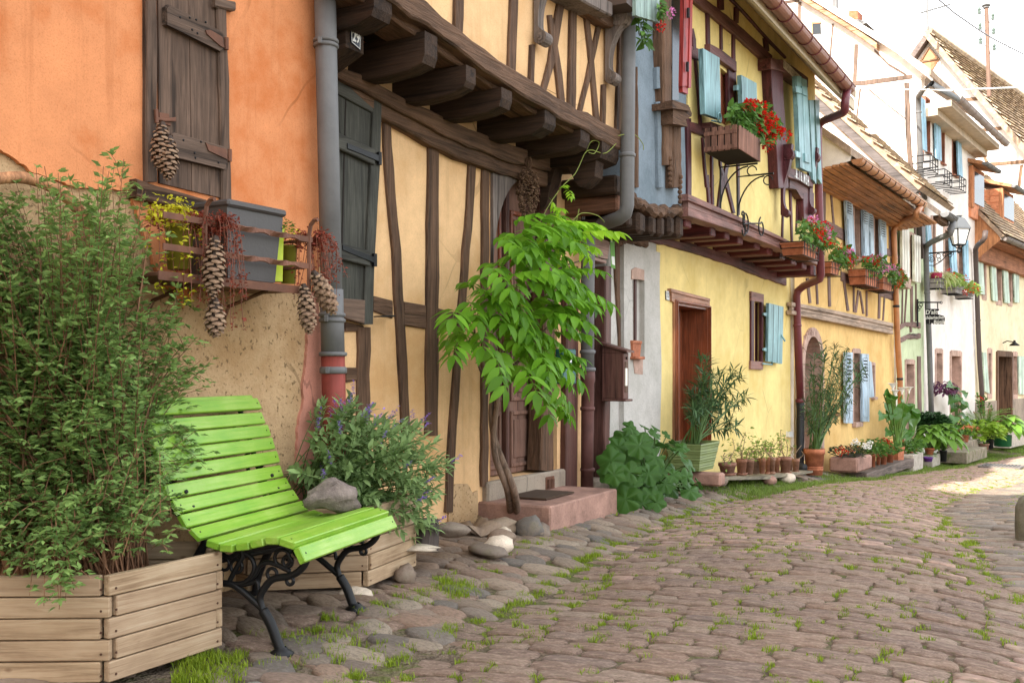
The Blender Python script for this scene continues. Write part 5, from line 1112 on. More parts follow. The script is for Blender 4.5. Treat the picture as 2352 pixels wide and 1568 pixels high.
# tall timbered house beyond, gable towards us
hb = None
Yb = 40.0; p0 = at(2110, 860, Yb); FB = Face(p0[0], p0[1], 132)
hb = empty('gabled_house', (p0[0], p0[1], float(zbase(45)) - .3), 'far white half-timbered house with steep tiled roof and diamond hatch under its peak', 'house', GROUP_H)
pk = zH(1275, 235); vr = [(1275, 300), (1440, 500), (1660, 740), (1900, 1040), (2090, 1260), (2500, 1740)]; vl = [(1275, 300), (1110, 560), (900, 900)]
mb = MB(); mb.upoly(FB, [zH(*q) for q in vl[::-1]] + [zH(*q) for q in vr[1:]] + [zJ(2500, 1700), zH(900, 3000)], -.3, 0); mb.build('gable_wall', M_white, hb)
for pts, nm in (([(1275, 290, 70), (1440, 490, 64), (1660, 730, 60), (1900, 1030, 60), (2090, 1250, 60), (2500, 1740, 60)], 'verge_rafter'), ([(900, 850, 90), (1110, 520, 80), (1275, 285, 70)], 'verge_rafter')):
 mb = MB(); mb.strip(FB, zs(zH, KH, pts), 0, .35, 'h', .003, .01); mb.build(nm, m_wood('dark_grey_verge', (.16, .12, .105), 'd', 118), hb)
tb = m_wood('tan_gable_timber', (.17, .10, .06), 'v', dark=.6)
for ax, pts in (('h', [(1575, 832, 26), (1690, 825, 26)]), ('h', [(1570, 1100, 26), (1890, 1072, 26)]), ('h', [(1700, 1380, 28), (2090, 1350, 28)]), ('v', [(1640, 1080, 30), (1700, 1200, 30), (1770, 1355, 28)]), ('v', [(2060, 1380, 24), (2040, 1568, 24)])):
 mb = MB(); mb.strip(FB, zs(zH, KH, pts), -.02, .04, ax, .004, .008); mb.build('timber_beam', tb, hb)
mb = MB(); mb.upoly(FB, [zH(1288, 400), zH(1372, 492), zH(1310, 590), zH(1210, 508)], 0, .05); hd = mb.build('diamond_hatch', M_copper, hb)
for P in ([(1222, 510), (1360, 490), (1362, 500), (1224, 522)], [(1282, 395), (1294, 395), (1222, 515), (1210, 510)], [(1282, 395), (1294, 395), (1376, 490), (1364, 500)]):
 mb = MB(); mb.upoly(FB, [zH(*q) for q in P], .05, .1); mb.build('batten', tb, hd)
# its street-side roof slope: tiles on the plane through the verge, running away from us
a = np.array(FB.hit(*zH(1275, 262), .4)); b = np.array(FB.hit(*zH(2500, 1700), .4)); al = np.array([*(-FB.N), 0.0]); dwn = b - a; Lr = np.linalg.norm(dwn); dwn /= Lr
nr = np.cross(dwn, al); nr = nr if nr[2] > 0 else -nr; LEN = 13.0
mb = MB(); V = [a, b, b + al * LEN, a + al * LEN]; V2 = [v - nr * .2 for v in V]; mb.add(V + V2, [(0, 1, 2, 3), (4, 7, 6, 5), (0, 4, 5, 1), (1, 5, 6, 2), (2, 6, 7, 3), (3, 7, 4, 0)]); mb.build('roof', M_tile, hb)
mb = MB(); rr = random.Random(9); stp, w = .3, .3
for i in range(int(min(Lr, 14) / stp)):
 for j in range(int(LEN / w)):
  c = a + dwn * (stp * (i + .5)) + al * (w * (j + .5 * (i % 2) + .5)) + nr * (.05 + rr.uniform(0, .012)); mb.obox(c, al * w * .47, dwn * stp * .6 + nr * .04, nr * .02, 0)
mb.build('roof_tile', M_tile, hb, kind='stuff')
mb = MB()
for j in range(int(LEN / .35)):
 c = a + al * (.35 * (j + .5)) + nr * .04; mb.tube([c - al * .17, c + al * .17], .16, 8)
mb.build('ridge_tile', M_tile, hb, kind='stuff')
# dark verge of the lower neighbour's roof in front (tile edge of the amber house ridge)
# unseen house closing the lane behind the camera, added and sized to shade the road
def back_house(t0, t1, n0, n1, H, label, mat):
 a = C(t1, n0); hh = Face(a[0], a[1], 30.1 + 90)
 z = float(zbase(-8)) - .3; r = empty('unseen_shade_house', (a[0], a[1], z), label, 'house', GROUP_H); L = n1 - n0; D = t1 - t0
 ops = [(1.2 + 1.7 * i, 2.1 + 1.7 * i, 1.4 + 2.6 * j, 2.6 + 2.6 * j, .2) for i in range(int(L / 1.9)) for j in range(3)]
 mb = MB(); fr = Face(a[0], a[1], 30.1 + 90); fr.N = -fr.N
 wall(mb, fr, 0, L, z, H, 0, ops, .2, .6); mb.build('wall', mat, r)
 for o in ops: surround(fr, r, o, .1, 0, M_surr, .02)
 mb = MB(); zr = H + D * .62
 for s in (0, L): mb.add([fr.pt(s, 0, z), fr.pt(s, 0, H), fr.pt(s, -D / 2, zr), fr.pt(s, -D, H), fr.pt(s, -D, z)], [(0, 1, 2, 3, 4)])
 mb.add([fr.pt(0, -D, z), fr.pt(L, -D, z), fr.pt(L, -D, H), fr.pt(0, -D, H)], [(0, 1, 2, 3)]); mb.build('side_wall', mat, r)
 mb = MB()
 for e in (.4, -D - .4):
  P = [(e, H - .45 * 1), (-D / 2, zr + .02), (-D / 2, zr + .16), (e, H - .3)]
  V = [fr.pt(-.3, n, q) for n, q in P] + [fr.pt(L + .3, n, q) for n, q in P]
  mb.add(V, [(0, 1, 2, 3), (7, 6, 5, 4), (0, 4, 5, 1), (1, 5, 6, 2), (2, 6, 7, 3), (3, 7, 4, 0)])
 mb.build('roof', M_tile, r)
back_house(-17, -12, -2.6, 4.8, 12.7, 'cream house across the lane behind the viewer, closing the street', M_cream)
# ground, road and stones
def sheet(name, mat, tr, nf0, nf1, dz, ts=.3, k=10, name_kind='structure'):
 V = []; T = np.arange(tr[0], tr[1] + 1e-6, ts)
 for t in T:
  a, b = nf0(t), nf1(t)
  for i in range(k + 1): V.append(C(t, a + (b - a) * i / k))
 V = np.array(V); Z = zg(V[:, 0], V[:, 1]) + dz; m = k + 1
 F_ = [(j * m + i, j * m + i + 1, (j + 1) * m + i + 1, (j + 1) * m + i) for j in range(len(T) - 1) for i in range(k)]
 o = link(name, mesh_from(name, np.column_stack([V, Z]), F_, mat, True)); o['kind'] = name_kind; return o
def m_ground():
 M = Mat('earth_and_moss', .95, .1); n = M.noise(1.3, 6, None, .65); f = M.noise(40, 4, None, .7); v = M.voro(60)
 col = M.ramp(M.noise(9, 5), [(.3, (.10, .075, .055)), (.55, (.19, .145, .105)), (.75, (.26, .2, .15))])
 col = M.mix(M.ramp(f, [(.35, (.8, .8, .8)), (.55, (0, 0, 0))]), col, (.06, .045, .032))
 g = M.math('ADD', M.math('MULTIPLY', n, .7), M.math('MULTIPLY', M.noise(14, 4), .35))
 col = M.mix(M.ramp(g, [(.5, (0, 0, 0)), (.6, (.8, .8, .8))]), col, (.10, .12, .03))
 M.color(col); M.bump(M.math('ADD', f, v), .02, .8); return M.m
M_ground = m_ground()
gx = np.concatenate([-np.geomspace(300, 8, 14), np.linspace(-7, 16, 70), np.geomspace(17, 300, 16)]); gy = np.concatenate([-np.geomspace(200, 6, 10), np.linspace(-5, 45, 130), np.geomspace(47, 500, 16)])
GX, GY = np.meshgrid(gx, gy); GZ = np.array([zg(a, b) for a, b in zip(GX, GY)])
m = len(gx); V = np.column_stack([GX.ravel(), GY.ravel(), GZ.ravel() - .03])
fi = np.array([(j * m + i, j * m + i + 1, (j + 1) * m + i + 1, (j + 1) * m + i) for j in range(len(gy) - 1) for i in range(m - 1)])
go = link('ground', mesh_from('ground', V, fi, M_ground, True)); go['kind'] = 'structure'
road = sheet('road', M_ground, (-6, 70), lambda t: float(n_left(t)) - .2, lambda t: float(n_right(t)) + .1, -.012)
gut_l = sheet('cobble_strip', M_ground, (-6, 20), lambda t: float(n_left(t)) - .55, lambda t: float(n_left(t)) - .1, -.016, .3, 4)
gut_r = sheet('cobble_strip', M_ground, (-6, 20), lambda t: float(n_right(t)) + .05, lambda t: float(n_right(t)) + .7, -.016, .3, 4)
pav = sheet('pavement', M_ground, (-6, 20), lambda t: -.02, lambda t: float(n_left(t)) - .5, -.02, .3, 5)
pav_r = sheet('pavement', M_ground, (-6, 30), lambda t: float(n_right(t)) + .6, lambda t: float(n_right(t)) + 4, -.02, .3, 6)
M_sett = m_stone('red_sandstone_sett', [(.32, .215, .17), (.37, .245, .185), (.33, .225, .18), (.40, .28, .215), (.29, .21, .18), (.38, .245, .18), (.44, .33, .26)], 3, .06, .88, .35, 'obj')
M_sett_far = m_stone('red_sandstone_sett_far', [(.31, .21, .165), (.36, .24, .185), (.33, .22, .18), (.39, .275, .21), (.29, .205, .175), (.37, .24, .18)], 22, .014, .88, .3, 'isl')
M_cob = m_stone('river_cobble', [(.22, .165, .125), (.17, .145, .125), (.28, .20, .15), (.12, .112, .105), (.26, .165, .12), (.31, .25, .19), (.2, .15, .115)], 5, .008, .8, .2, 'obj')
M_cob_far = m_stone('river_cobble_far', [(.20, .165, .14), (.12, .125, .13), (.27, .21, .165), (.09, .095, .1), (.25, .17, .13), (.3, .26, .22)], 5, .008, .75, .2, 'isl')
M_brownst = m_stone('brown_boulder', [(.2, .135, .095), (.25, .17, .12), (.17, .13, .105), (.28, .2, .14), (.19, .15, .12)], 5, .008, .8, .1, 'obj')
def stone_tpl(seed, sq, dome, wob, K=14):
 """unit stone: half-extent 1 x 1, top at z = 0 ... dome"""
 rr = random.Random(seed); V = []; off = rr.uniform(0, 50)
 rad = []
 for j in range(K):
  a = 2 * pi * j / K; q = (abs(cos(a)) ** sq + abs(sin(a)) ** sq) ** (-1 / sq)
  rad.append(q * (1 + wob * noise.noise(Vector((cos(a) * 1.3 + off, sin(a) * 1.3, seed)))))
 for f, z in ((1.0, -1.0), (1.0, -.25), (.975, .42), (.88, .82), (.5, .96)):
  for j in range(K):
   a = 2 * pi * j / K; x, y = rad[j] * cos(a) * f, rad[j] * sin(a) * f
   V.append((x, y, (z if z < 0 else z * dome + .3 * wob * noise.noise(Vector((x * 1.6 + off, y * 1.6, seed * 2.2)))) ))
 V.append((0, 0, dome * .95)); Fs = []
 for i in range(4):
  for j in range(K):
   a, b = i * K + j, i * K + (j + 1) % K; Fs.append((a, b, b + K, a + K))
 for j in range(K): Fs.append((4 * K + j, 4 * K + (j + 1) % K, 5 * K))
 return np.array(V), Fs
SETT = [stone_tpl(i, 9 + (i % 3) * 4, .25, .13) for i in range(16)]
COB = [stone_tpl(i + 40, 2.4, 1.0, .28) for i in range(14)]
def tpl_mesh(nm, tp, mat): return mesh_from(nm, tp[0], tp[1], mat, True)
def inview(p, mx=.10):
 if p[1] < .8: return False
 u = CX + F * p[0] / p[1]; v = HZ - F * (p[2] - CZ) / p[1]
 return -2352 * mx < u < 2352 * (1 + mx) and -300 < v < 1568 * (1 + mx * 1.2)
def lay(items, tpls, mat, mat_far, parent, name, nmax):
 """items: (x, y, lx, ly, lz, angle, dz); nearest nmax become objects, the rest one mesh"""
 it = []
 for q in items:
  p = (q[0], q[1], zgf(q[0], q[1]))
  if inview(p): it.append((q[2] * q[3] / (p[1] ** 2) if inview(p, 0) else 0, p, q))
 it.sort(key=lambda e: -e[0]); meshes = [tpl_mesh(name, t, mat) for t in tpls]; e_ = .12
 VV = []; FF = []; o = 0
 for i, (w, p, q) in enumerate(it):
  x, y, lx, ly, lz, ang, dz = q; k = R.randrange(len(tpls))
  nx = (zgf(x + e_, y) - zgf(x - e_, y)) / (2 * e_); ny = (zgf(x, y + e_) - zgf(x, y - e_)) / (2 * e_)
  Zv = Vector((-nx + R.uniform(-.03, .03), -ny + R.uniform(-.035, .035), 1)).normalized(); Yv = Zv.cross(Vector((cos(ang), sin(ang), 0))).normalized(); M = Matrix((Yv.cross(Zv), Yv, Zv)).transposed()
  if i < nmax:
   ob = link(name, meshes[k], parent, (x, y, p[2] + dz), M.to_euler(), (lx, ly, lz))
  else:
   V = (tpls[k][0] * np.array([lx, ly, lz])) @ np.array(M).T + np.array([x, y, p[2] + dz]); VV.append(V)
   FF += [tuple(a + o for a in f) for f in tpls[k][1]]; o += len(V)
 if VV:
  ob = link(name + '_mass', mesh_from(name, np.concatenate(VV), FF, mat_far, True), parent); ob['kind'] = 'stuff'
JOINT = []
def rows(t0, t1, f0, f1, dt, lmin, lmax, skew=0.0):
 out = []; t = t0
 while t < t1:
  d = dt * R.uniform(.86, 1.14); n = f0(t) + R.uniform(-.06, .02); e = f1(t)
  while n < e:
   l = R.uniform(lmin, lmax); nm = n + l / 2; tt = t + skew * nm + .03 * sin(nm * 2.1 + t) + R.uniform(-.008, .008)
   x, y = C(tt, nm); ang = -theta(tt) + R.uniform(-.05, .05)
   out.append((x, y, l / 2 * R.uniform(.94, .99), d / 2 * R.uniform(.92, .99), .05, ang, R.uniform(-.016, -.004)))
   JOINT.append((*C(tt + d / 2, n), 0, l)); JOINT.append((*C(tt + R.uniform(-.3, .5) * d, n), 1, l)); JOINT.append((*C(tt + d / 2, n + l * R.random()), 2, l))
   n += l
  t += d
 return out
st = rows(-6, 44, lambda t: float(n_left(t)) - .08, lambda t: float(n_right(t)) + .02, .108, .17, .36, -.02)
lay(st, SETT, M_sett, M_sett_far, road, 'sett', 300)
st = rows(-3.2, 18, lambda t: max(.75 if t < .4 else (.62 if t < 1.2 else .08), 0.0) if t < 3.6 else .32, lambda t: float(n_left(t)) - .50, .17, .18, .32)
lay(st, SETT, M_sett, M_sett_far, pav, 'sett', 150)
st = rows(-4, 12, lambda t: float(n_right(t)) + .62, lambda t: float(n_right(t)) + 2.6, .17, .2, .34)
lay(st, SETT, M_sett, M_sett_far, pav_r, 'sett', 120)
def pebbles(t0, t1, f0, f1, s0, s1, tries, elong=1.5, along=1.57):
 out = []; pts = []
 cell = {}
 for _ in range(tries):
  t = R.uniform(t0, t1); n = R.uniform(f0(t), f1(t)); s = R.uniform(s0, s1)
  k = (int(t / .3), int(n / .3)); ok = True
  for i in (-1, 0, 1):
   for j in (-1, 0, 1):
    for a, b, r in cell.get((k[0] + i, k[1] + j), ()):
     if ((t - a) * 1.25) ** 2 + (n - b) ** 2 < (.86 * (s + r)) ** 2: ok = False
  if not ok: continue
  cell.setdefault(k, []).append((t, n, s)); x, y = C(t, n)
  e = R.uniform(1.05, elong); out.append((x, y, s * e, s / e * 1.05, s * .34, -theta(t) + R.uniform(-.5, .5), -s * .2))
  if R.random() < .5: JOINT.append((*C(t + s, n), 3, s))
 return out
lay(pebbles(-6, 16, lambda t: float(n_left(t)) - .52, lambda t: float(n_left(t)) - .10, .06, .12, 7000), COB, M_cob, M_cob_far, gut_l, 'cobble', 220)
lay(pebbles(-1.2, 16, lambda t: float(n_right(t)) + .06, lambda t: float(n_right(t)) + .66, .06, .13, 8000), COB, M_cob, M_cob_far, gut_r, 'cobble', 220)
lay(pebbles(-4.2, .45, lambda t: .05, lambda t: .76 if t < .2 else .6, .05, .125, 8000, 1.9), COB, M_brownst, M_brownst, pav, 'cobble', 160)
# grass
M_grass = m_leaf('grass_blade', (.20, .27, .022), (.11, .17, .015), .35, .5, .3)
M_grass2 = m_leaf('verge_grass', (.15, .22, .04), (.09, .14, .025), .35, .5, .3)
def blades(P, hh, w, spread, per, mat, name, seed=1):
 g = np.random.default_rng(seed); P = np.repeat(np.asarray(P, float), per, 0); n = len(P)
 H = g.uniform(.5, 1.15, n) * (np.repeat(np.asarray(hh, float), per) if np.ndim(hh) else hh); a = g.uniform(0, 2 * pi, n); r = np.sqrt(g.uniform(0, 1, n)) * (np.repeat(np.asarray(spread, float), per) if np.ndim(spread) else spread)
 b = g.uniform(0, 2 * pi, n); base = P + np.column_stack([r * np.cos(b), r * np.sin(b), np.full(n, -.006)]); lean = g.uniform(.15, .8, n)
 dx = np.column_stack([np.cos(a), np.sin(a), np.zeros(n)]); px_ = np.column_stack([-np.sin(a), np.cos(a), np.zeros(n)]) * (w * g.uniform(.7, 1.3, n))[:, None]
 up = np.array([0, 0, 1.0]); mid = base + up * (H * .6)[:, None] + dx * (H * lean * .3)[:, None]; tip = base + up * (H * .95)[:, None] + dx * (H * lean)[:, None]
 V = np.stack([base - px_, base + px_, mid + px_ * .7, mid - px_ * .7, tip], 1).reshape(-1, 3); o = np.arange(n)[:, None] * 5
 Fq = np.concatenate([np.column_stack([o, o + 1, o + 2]), np.column_stack([o, o + 2, o + 3]), np.column_stack([o + 3, o + 2, o + 4])])
 ob = link(name, mesh_from(name, V, Fq, mat)); ob['kind'] = 'stuff'; return ob
P = []; HH = []; SP = []; rg = random.Random(21)
for x, y, kind, l in JOINT:
 z = zgf(x, y); p = (x, y, z)
 if not inview(p, .03) or y > 22: continue
 t, n = tn(x, y); d = noise.noise(Vector((x * 1.4, y * 1.4, 3.0))) + .5 * noise.noise(Vector((x * 3, y * 3, 8.0)))
 nl, nr_ = float(n_left(t)), float(n_right(t)); edge = max(math.exp(-((n - nl + .05) / .14) ** 2), math.exp(-((n - nr_) / .10) ** 2), math.exp(-((n - nr_ - .68) / .1) ** 2), 1.1 * math.exp(-((n - nl + .55) / .14) ** 2))
 pr_ = .33 + .55 * d + .6 * edge + (.12 if kind == 0 else 0)
 if t < -.6 and n < .75: pr_ *= .2
 if rg.random() < pr_:
  k = 1 if y < 9 else .8
  for q in range(1 + (rg.random() < .5) + (2 if edge > .5 and rg.random() < .7 else 0)):
   P.append((x + rg.uniform(-.03, .03), y + rg.uniform(-.03, .03), z - .004)); HH.append(rg.uniform(.014, .034) * k * (1.25 if edge > .5 else 1)); SP.append(rg.uniform(.02, .05))
blades(P, HH, .0022, SP, 22, M_grass, 'grass')
P = []
while len(P) < 2400:                            # verge along the far house fronts
 t = rg.uniform(4.2, 30); n = rg.uniform(.05, 1.0 if t < 9 else 1.15); x, y = C(t, n)
 if noise.noise(Vector((x * .8, y * .8, 1))) + .9 * (1 - abs(n - .55)) > rg.uniform(.2, 1.2): P.append((x, y, zgf(x, y) - .006))
blades(P, .07, .004, .08, 16, M_grass2, 'verge_grass', 2)
P = [];
for _ in range(130):
 u, v = rg.uniform(405, 560), rg.uniform(1500, 1570); q = gz(u, v); P.append(tuple(q))
for _ in range(60): P.append(tuple(gz(rg.uniform(620, 880), rg.uniform(1440, 1530) - 0)))
for _ in range(70): P.append(tuple(gz(rg.gauss(1060, 28), rg.gauss(1352, 9))))
blades(P, .04, .0022, .03, 12, M_grass, 'grass_clump', 3)
bo = gz(2352, 1235)
# green slatted bench on cast iron legs
bb = np.array([sin(radians(16)), cos(radians(16)), 0]); bq = np.array([cos(radians(16)), -sin(radians(16)), 0])
BR = np.array([-.583, 4.99, CZ]); BL = .962
bench = empty('garden_bench', (-.72, 4.5, zgf(-.72, 4.5)), 'lime green slatted bench on curly black cast iron legs', 'bench')
M_lime = m_wood('lime_green_paint', (.25, .60, .045), 'x', dark=.82, rough=.38, spec=.45, bump=.003, worn=(.36, .66, .10))
def bench_lime():
 M = Mat('lime_green_gloss', .36, .5); rz = -(pi / 2 - radians(16)); vec = M.mapped(rz, (.05, 1, 1)); g = M.noise(60, 5, vec, .65, .5); b = M.noise(5, 4)
 f = M.math('ADD', M.math('MULTIPLY', g, .5), M.math('MULTIPLY', b, .5)); col = M.ramp(f, [(.34, (.15, .34, .02)), (.5, (.225, .40, .035)), (.68, (.34, .48, .10))])
 M.color(M.mix(M.math('MULTIPLY', M.island(), .18), col, (.11, .34, .015))); M.bump(g, .004, .6); return M.m
M_lime = bench_lime()
prof = [(-.812, -.118, 40), (-.747, -.146, 62), (-.712, -.219, 66), (-.688, -.284, 70), (-.665, -.349, 72), (-.640, -.418, 72), (-.614, -.489, 70), (-.577, -.549, 60), (-.533, -.607, 54), (-.482, -.657, 40), (-.41, -.69, 14), (-.342, -.698, 2), (-.274, -.690, -8), (-.207, -.674, -14), (-.135, -.659, -2), (-.058, -.667, 14), (.004, -.722, 62)]
def bpt(p, z, l): return BR + bq * p + np.array([0, 0, z]) - bb * l
for i, (p, z, ang) in enumerate(prof):
 a = radians(-ang if i > 0 else 28); t = bq * cos(a) + np.array([0, 0, sin(a)]); n = np.cross(bb, t); n = n if n[2] > 0 else -n
 w = .031 if i < 10 else .030; w = .034 if i >= 15 else w; th = .012 if i < 10 else .016
 sh_ = R.uniform(-.012, .012); mb = MB(); mb.obox(bpt(p, z, BL / 2 + sh_) - n * th, bb * (BL / 2 + R.uniform(-.006, .006)), t * w, n * th, .004)
 s = mb.build('slat', M_lime, bench)
 mb = MB()
 for l in (.03, BL - .03): c = bpt(p, z, l + sh_); mb.tube([c - n * .002, c + n * .0015], .0042, 6)
 if i in (1, 2, 3, 4, 5, 6, 7, 8, 9, 15, 16): mb.build('bolt', M_black, s, kind='stuff')
def leg(l, nm='cast_leg'):
 mb = MB(); X = lambda p, z: bpt(p, z, l)
 S = lambda P, r, n=5: mb.tube([X(a, b) for a, b in spline(P, n)], r, 7)
 zf_ = zgf(*(BR + bq * -.15 - bb * l)[:2]) - CZ; zr_ = zgf(*(BR + bq * -.70 - bb * l)[:2]) - CZ
 S([(-.15, zf_ + .01), (-.166, -1.118), (-.199, -1.04), (-.236, -.985)], .0225)
 S([(-.236, -.99), (-.249, -.937), (-.228, -.893), (-.187, -.853), (-.11, -.836), (-.057, -.804), (-.033, -.76), (-.057, -.72), (-.11, -.71)], .0155)
 S([(-.24, -.98), (-.288, -.945), (-.337, -.91), (-.385, -.886), (-.45, -.885)], .015)
 S([(-.385, -.886), (-.325, -.877), (-.276, -.842), (-.252, -.804), (-.216, -.786), (-.169, -.794), (-.11, -.817)], .011)
 S([(-.46, -.74), (-.398, -.773), (-.349, -.749), (-.294, -.768), (-.276, -.805), (-.288, -.843), (-.325, -.877)], .010)
 S([(-.337, -.889), (-.294, -.878), (-.264, -.868), (-.255, -.905)], .009); S([(-.36, -.72), (-.33, -.76), (-.37, -.83), (-.40, -.885)], .011)
 S([(-.48, -.715), (-.40, -.735), (-.30, -.735), (-.2, -.715), (-.1, -.70), (-.03, -.73)], .013)
 S([(-.86, -.13), (-.80, -.16), (-.765, -.23), (-.72, -.36), (-.67, -.49), (-.59, -.615), (-.49, -.715)], .013)
 S([(-.50, -.70), (-.55, -.78), (-.62, -.88), (-.68, -1.0), (-.70, zr_ + .01)], .02)
 for p, z, r in ((-.145, -.765, .036), (-.121, -.778, .022), (-.361, -.809, .028), (-.193, -.832, .023), (-.42, -.803, .026), (-.11, -.857, .016), (-.46, -.85, .03), (-.50, -.77, .035)):
  mb.tube([X(p + r * cos(a), z + r * sin(a)) for a in np.linspace(0, 2 * pi, 13)], .008, 6, False)
 S([(-.60, -.5), (-.68, -.55), (-.62, -.62), (-.57, -.56)], .009); S([(-.74, -.2), (-.82, -.27), (-.77, -.36), (-.71, -.3)], .009); S([(-.68, -.36), (-.76, -.42), (-.71, -.5), (-.65, -.44)], .009)
 for k in range(7):
  c = X(-.50 + .03 * sin(k * 2), -.83 - .014 * k); mb.ball(c, .03 - .002 * k, 6, 4, (1, 1, .8), .4, k)
 c = X(-.15, zf_); mb.lathe(c, [(.05, -.01), (.052, .006), (.03, .02), (.022, .03)], 12); c = X(-.70, zr_); mb.lathe(c, [(.05, -.01), (.052, .006), (.03, .02), (.018, .03)], 12)
 mb.build(nm, M_black, bench, True)
leg(.12); leg(BL - .11)
mb = MB(); mb.tube([bpt(-.30, -.80, .12), bpt(-.50, -.80, BL - .11)], .016, 8); mb.build('cross_bar', M_black, bench, True)
# hexagonal plank planters
M_pine = m_wood('weathered_pine', (.40, .27, .185), 'x', dark=.7, rough=.75, grain=.9, worn=(.45, .34, .26), bump=.005)
def pine(deg):
 M = Mat('weathered_pine_plank', .78, .2); rz = -radians(deg); vec = M.mapped(rz, (.05, 1, 1)); g = M.noise(48, 5, vec, .65, .7); b = M.noise(3.5, 5, M.mapped(rz, (.5, 1, 1)), .6)
 f = M.math('ADD', M.math('MULTIPLY', g, .5), M.math('MULTIPLY', b, .5)); col = M.ramp(f, [(.36, (.22, .14, .08)), (.5, (.40, .28, .172)), (.64, (.52, .40, .27))])
 v = M.voro(4.5, M.mapped(rz, (1, 1, 1.6))); col = M.mix(M.ramp(v, [(.05, (1, 1, 1)), (.11, (0, 0, 0))]), col, (.12, .06, .03))
 M.color(M.mix(M.math('MULTIPLY', M.objrand(), .3), col, (.3, .2, .14))); M.bump(g, .004, .6); return M.m
M_nail = m_flat('rusty_nail', (.08, .035, .02))
def planter(A, ang, S, nrow, hrow, z0, label, feet=False):
 r = empty('wooden_planter', (A[0], A[1], z0), label, 'planter', 'hexagonal plank planters')
 dirs = [ang, ang + 60, ang + 120, ang + 180, ang + 240, ang + 300]; P = [np.array(A, float)]
 for a, s in zip(dirs, S): P.append(P[-1] + s * np.array([cos(radians(a)), sin(radians(a))]))
 P = P[:6]; c = sum(P) / 6
 for k in range(6):
  a, b = P[k], P[(k + 1) % 6]; d = (b - a) / np.linalg.norm(b - a); n = np.array([d[1], -d[0]]); L = np.linalg.norm(b - a); m = pine(math.degrees(atan2(d[1], d[0])))
  for i in range(nrow):
   e0 = e1 = .034 if (i + k) % 2 else 0.0; mb = MB(); zc = z0 + hrow * (i + .5)
   q = a + d * e0 + (b - a - d * (e0 + e1)) / 2 - n * .016 + n * R.uniform(-.001, .0015)
   mb.obox((q[0], q[1], zc), (*(d * (L - e0 - e1) / 2), 0), (*(n * .016), 0), (0, 0, hrow / 2 - .0022), .004); pl = mb.build('plank', m, r)
   mb = MB()
   for e in (.03, L - .03): q = a + d * e; mb.tube([(q[0], q[1], zc - .012), (q[0] + n[0] * .002, q[1] + n[1] * .002, zc - .012)], .005, 6)
   if k in (0, 5): mb.build('nail_head', M_nail, pl, kind='stuff')
 mb = MB(); mb.add([(c[0] + (p[0] - c[0]) * .94, c[1] + (p[1] - c[1]) * .94, z0 + hrow * nrow - .10) for p in P], [tuple(range(6))]); mb.build('soil', M_soil, r)
 if feet:
  for k in (0, 1, 5):
   q = c + (P[k] - c) * .8; mb = MB(); mb.obox((q[0], q[1], z0 - .04), (.035, 0, 0), (0, .035, 0), (0, 0, .04), .004); mb.build('foot', pine(0), r)
 return r, c
pa, pac = planter((-1.475, 3.70), 62, (.575, .32, .58, .575, .32, .58), 5, .079, CZ - 1.13, 'large pine plank planter in the bottom left corner, filled by the leggy shrub')
pb, pbc = planter((-.742, 5.21), 71, (.60, .52, .605, .60, .52, .605), 5, .082, CZ - 1.095, 'pine plank planter standing on stones behind the lime bench, full of sage', True)
# loose stones and step
def rock(p, r, sc_, label, mat=M_cob, seed=0, wob=.35, name='stone', rough=False, rot=0.0):
 mb = MB(); mb.ball((0, 0, 0), 1, 14, 9, (1, 1, 1), wob, seed); V = np.array(mb.v) * np.array([r * sc_[0], r * sc_[1], r * sc_[2]])
 if rough: V += np.array([[.25 * r * noise.noise(Vector(v) * 9), .25 * r * noise.noise(Vector(v) * 9 + Vector((5, 1, 2))), .25 * r * noise.noise(Vector(v) * 11 + Vector((9, 2, 2)))] for v in V])
 o = link(name, mesh_from(name, V, mb.f, mat, True), None, p, (0, 0, rot)); tag(o, label, 'stone' if name != 'driftwood' else 'driftwood'); return o
M_white_st = m_stone('white_stone', [(.52, .43, .33), (.58, .48, .38)], 9, .006)
M_log = m_stone('grey_bark', [(.24, .19, .165), (.31, .25, .22)], 18, .03, .95)
q = at(812, 1368, 5.2); rock((q[0], q[1], q[2]), .085, (1.15, .8, .62), 'rounded whitish stone wedged under the planter behind the bench leg', M_white_st, 3)
q = at(930, 1322, 5.5); rock(q, .07, (.9, .8, .85), 'brown stone propping the back corner of the sage planter', M_brownst, 5)
q = at(1115, 1210, 7.05); rock(q, .27, (1, .62, .16), 'flat rough brown slab stone lying before the pink doorstep', M_brownst, 7, .4, 'stone', True, radians(50))
q = at(1216, 1213, 7.1); rock(q, .105, (1, .8, .8), 'round speckled grey boulder between slab stone and doorstep', M_cob, 8)
q = at(1240, 1222, 7.15); rock(q, .10, (.8, 1, .6), 'tan boulder tucked against the doorstep corner', M_brownst, 18)
q = at(1145, 1252, 6.35); rock(q, .105, (1, .6, .6), 'smooth pale egg shaped stone leaning on its neighbours', M_white_st, 9, .3, 'stone', False, .6)
q = at(1118, 1263, 6.3); rock(q, .14, (1.3, .6, .3), 'long smooth grey stone beside the pale egg shaped one', M_cob, 10, .3, 'stone', False, 2.2)
q = at(1150, 1236, 6.5); rock(q, .09, (1, .7, .6), 'reddish rounded stone above the pale egg shaped one', M_brownst, 11)
q = at(1155, 1224, 6.75); rock(q, .055, (1, .8, .7), 'small pale grey pebble on the stone heap', M_white_st, 12)
q = at(1035, 1215, 6.2); rock(q, .10, (1.2, .8, .45), 'brown boulder at the foot of the peach wall', M_brownst, 13)
q = at(762, 1138, 5.0); rock(q, .135, (1.15, .6, .55), 'gnarled grey driftwood log lying on the sage planter', M_log, 14, .5, 'driftwood', True, .6)
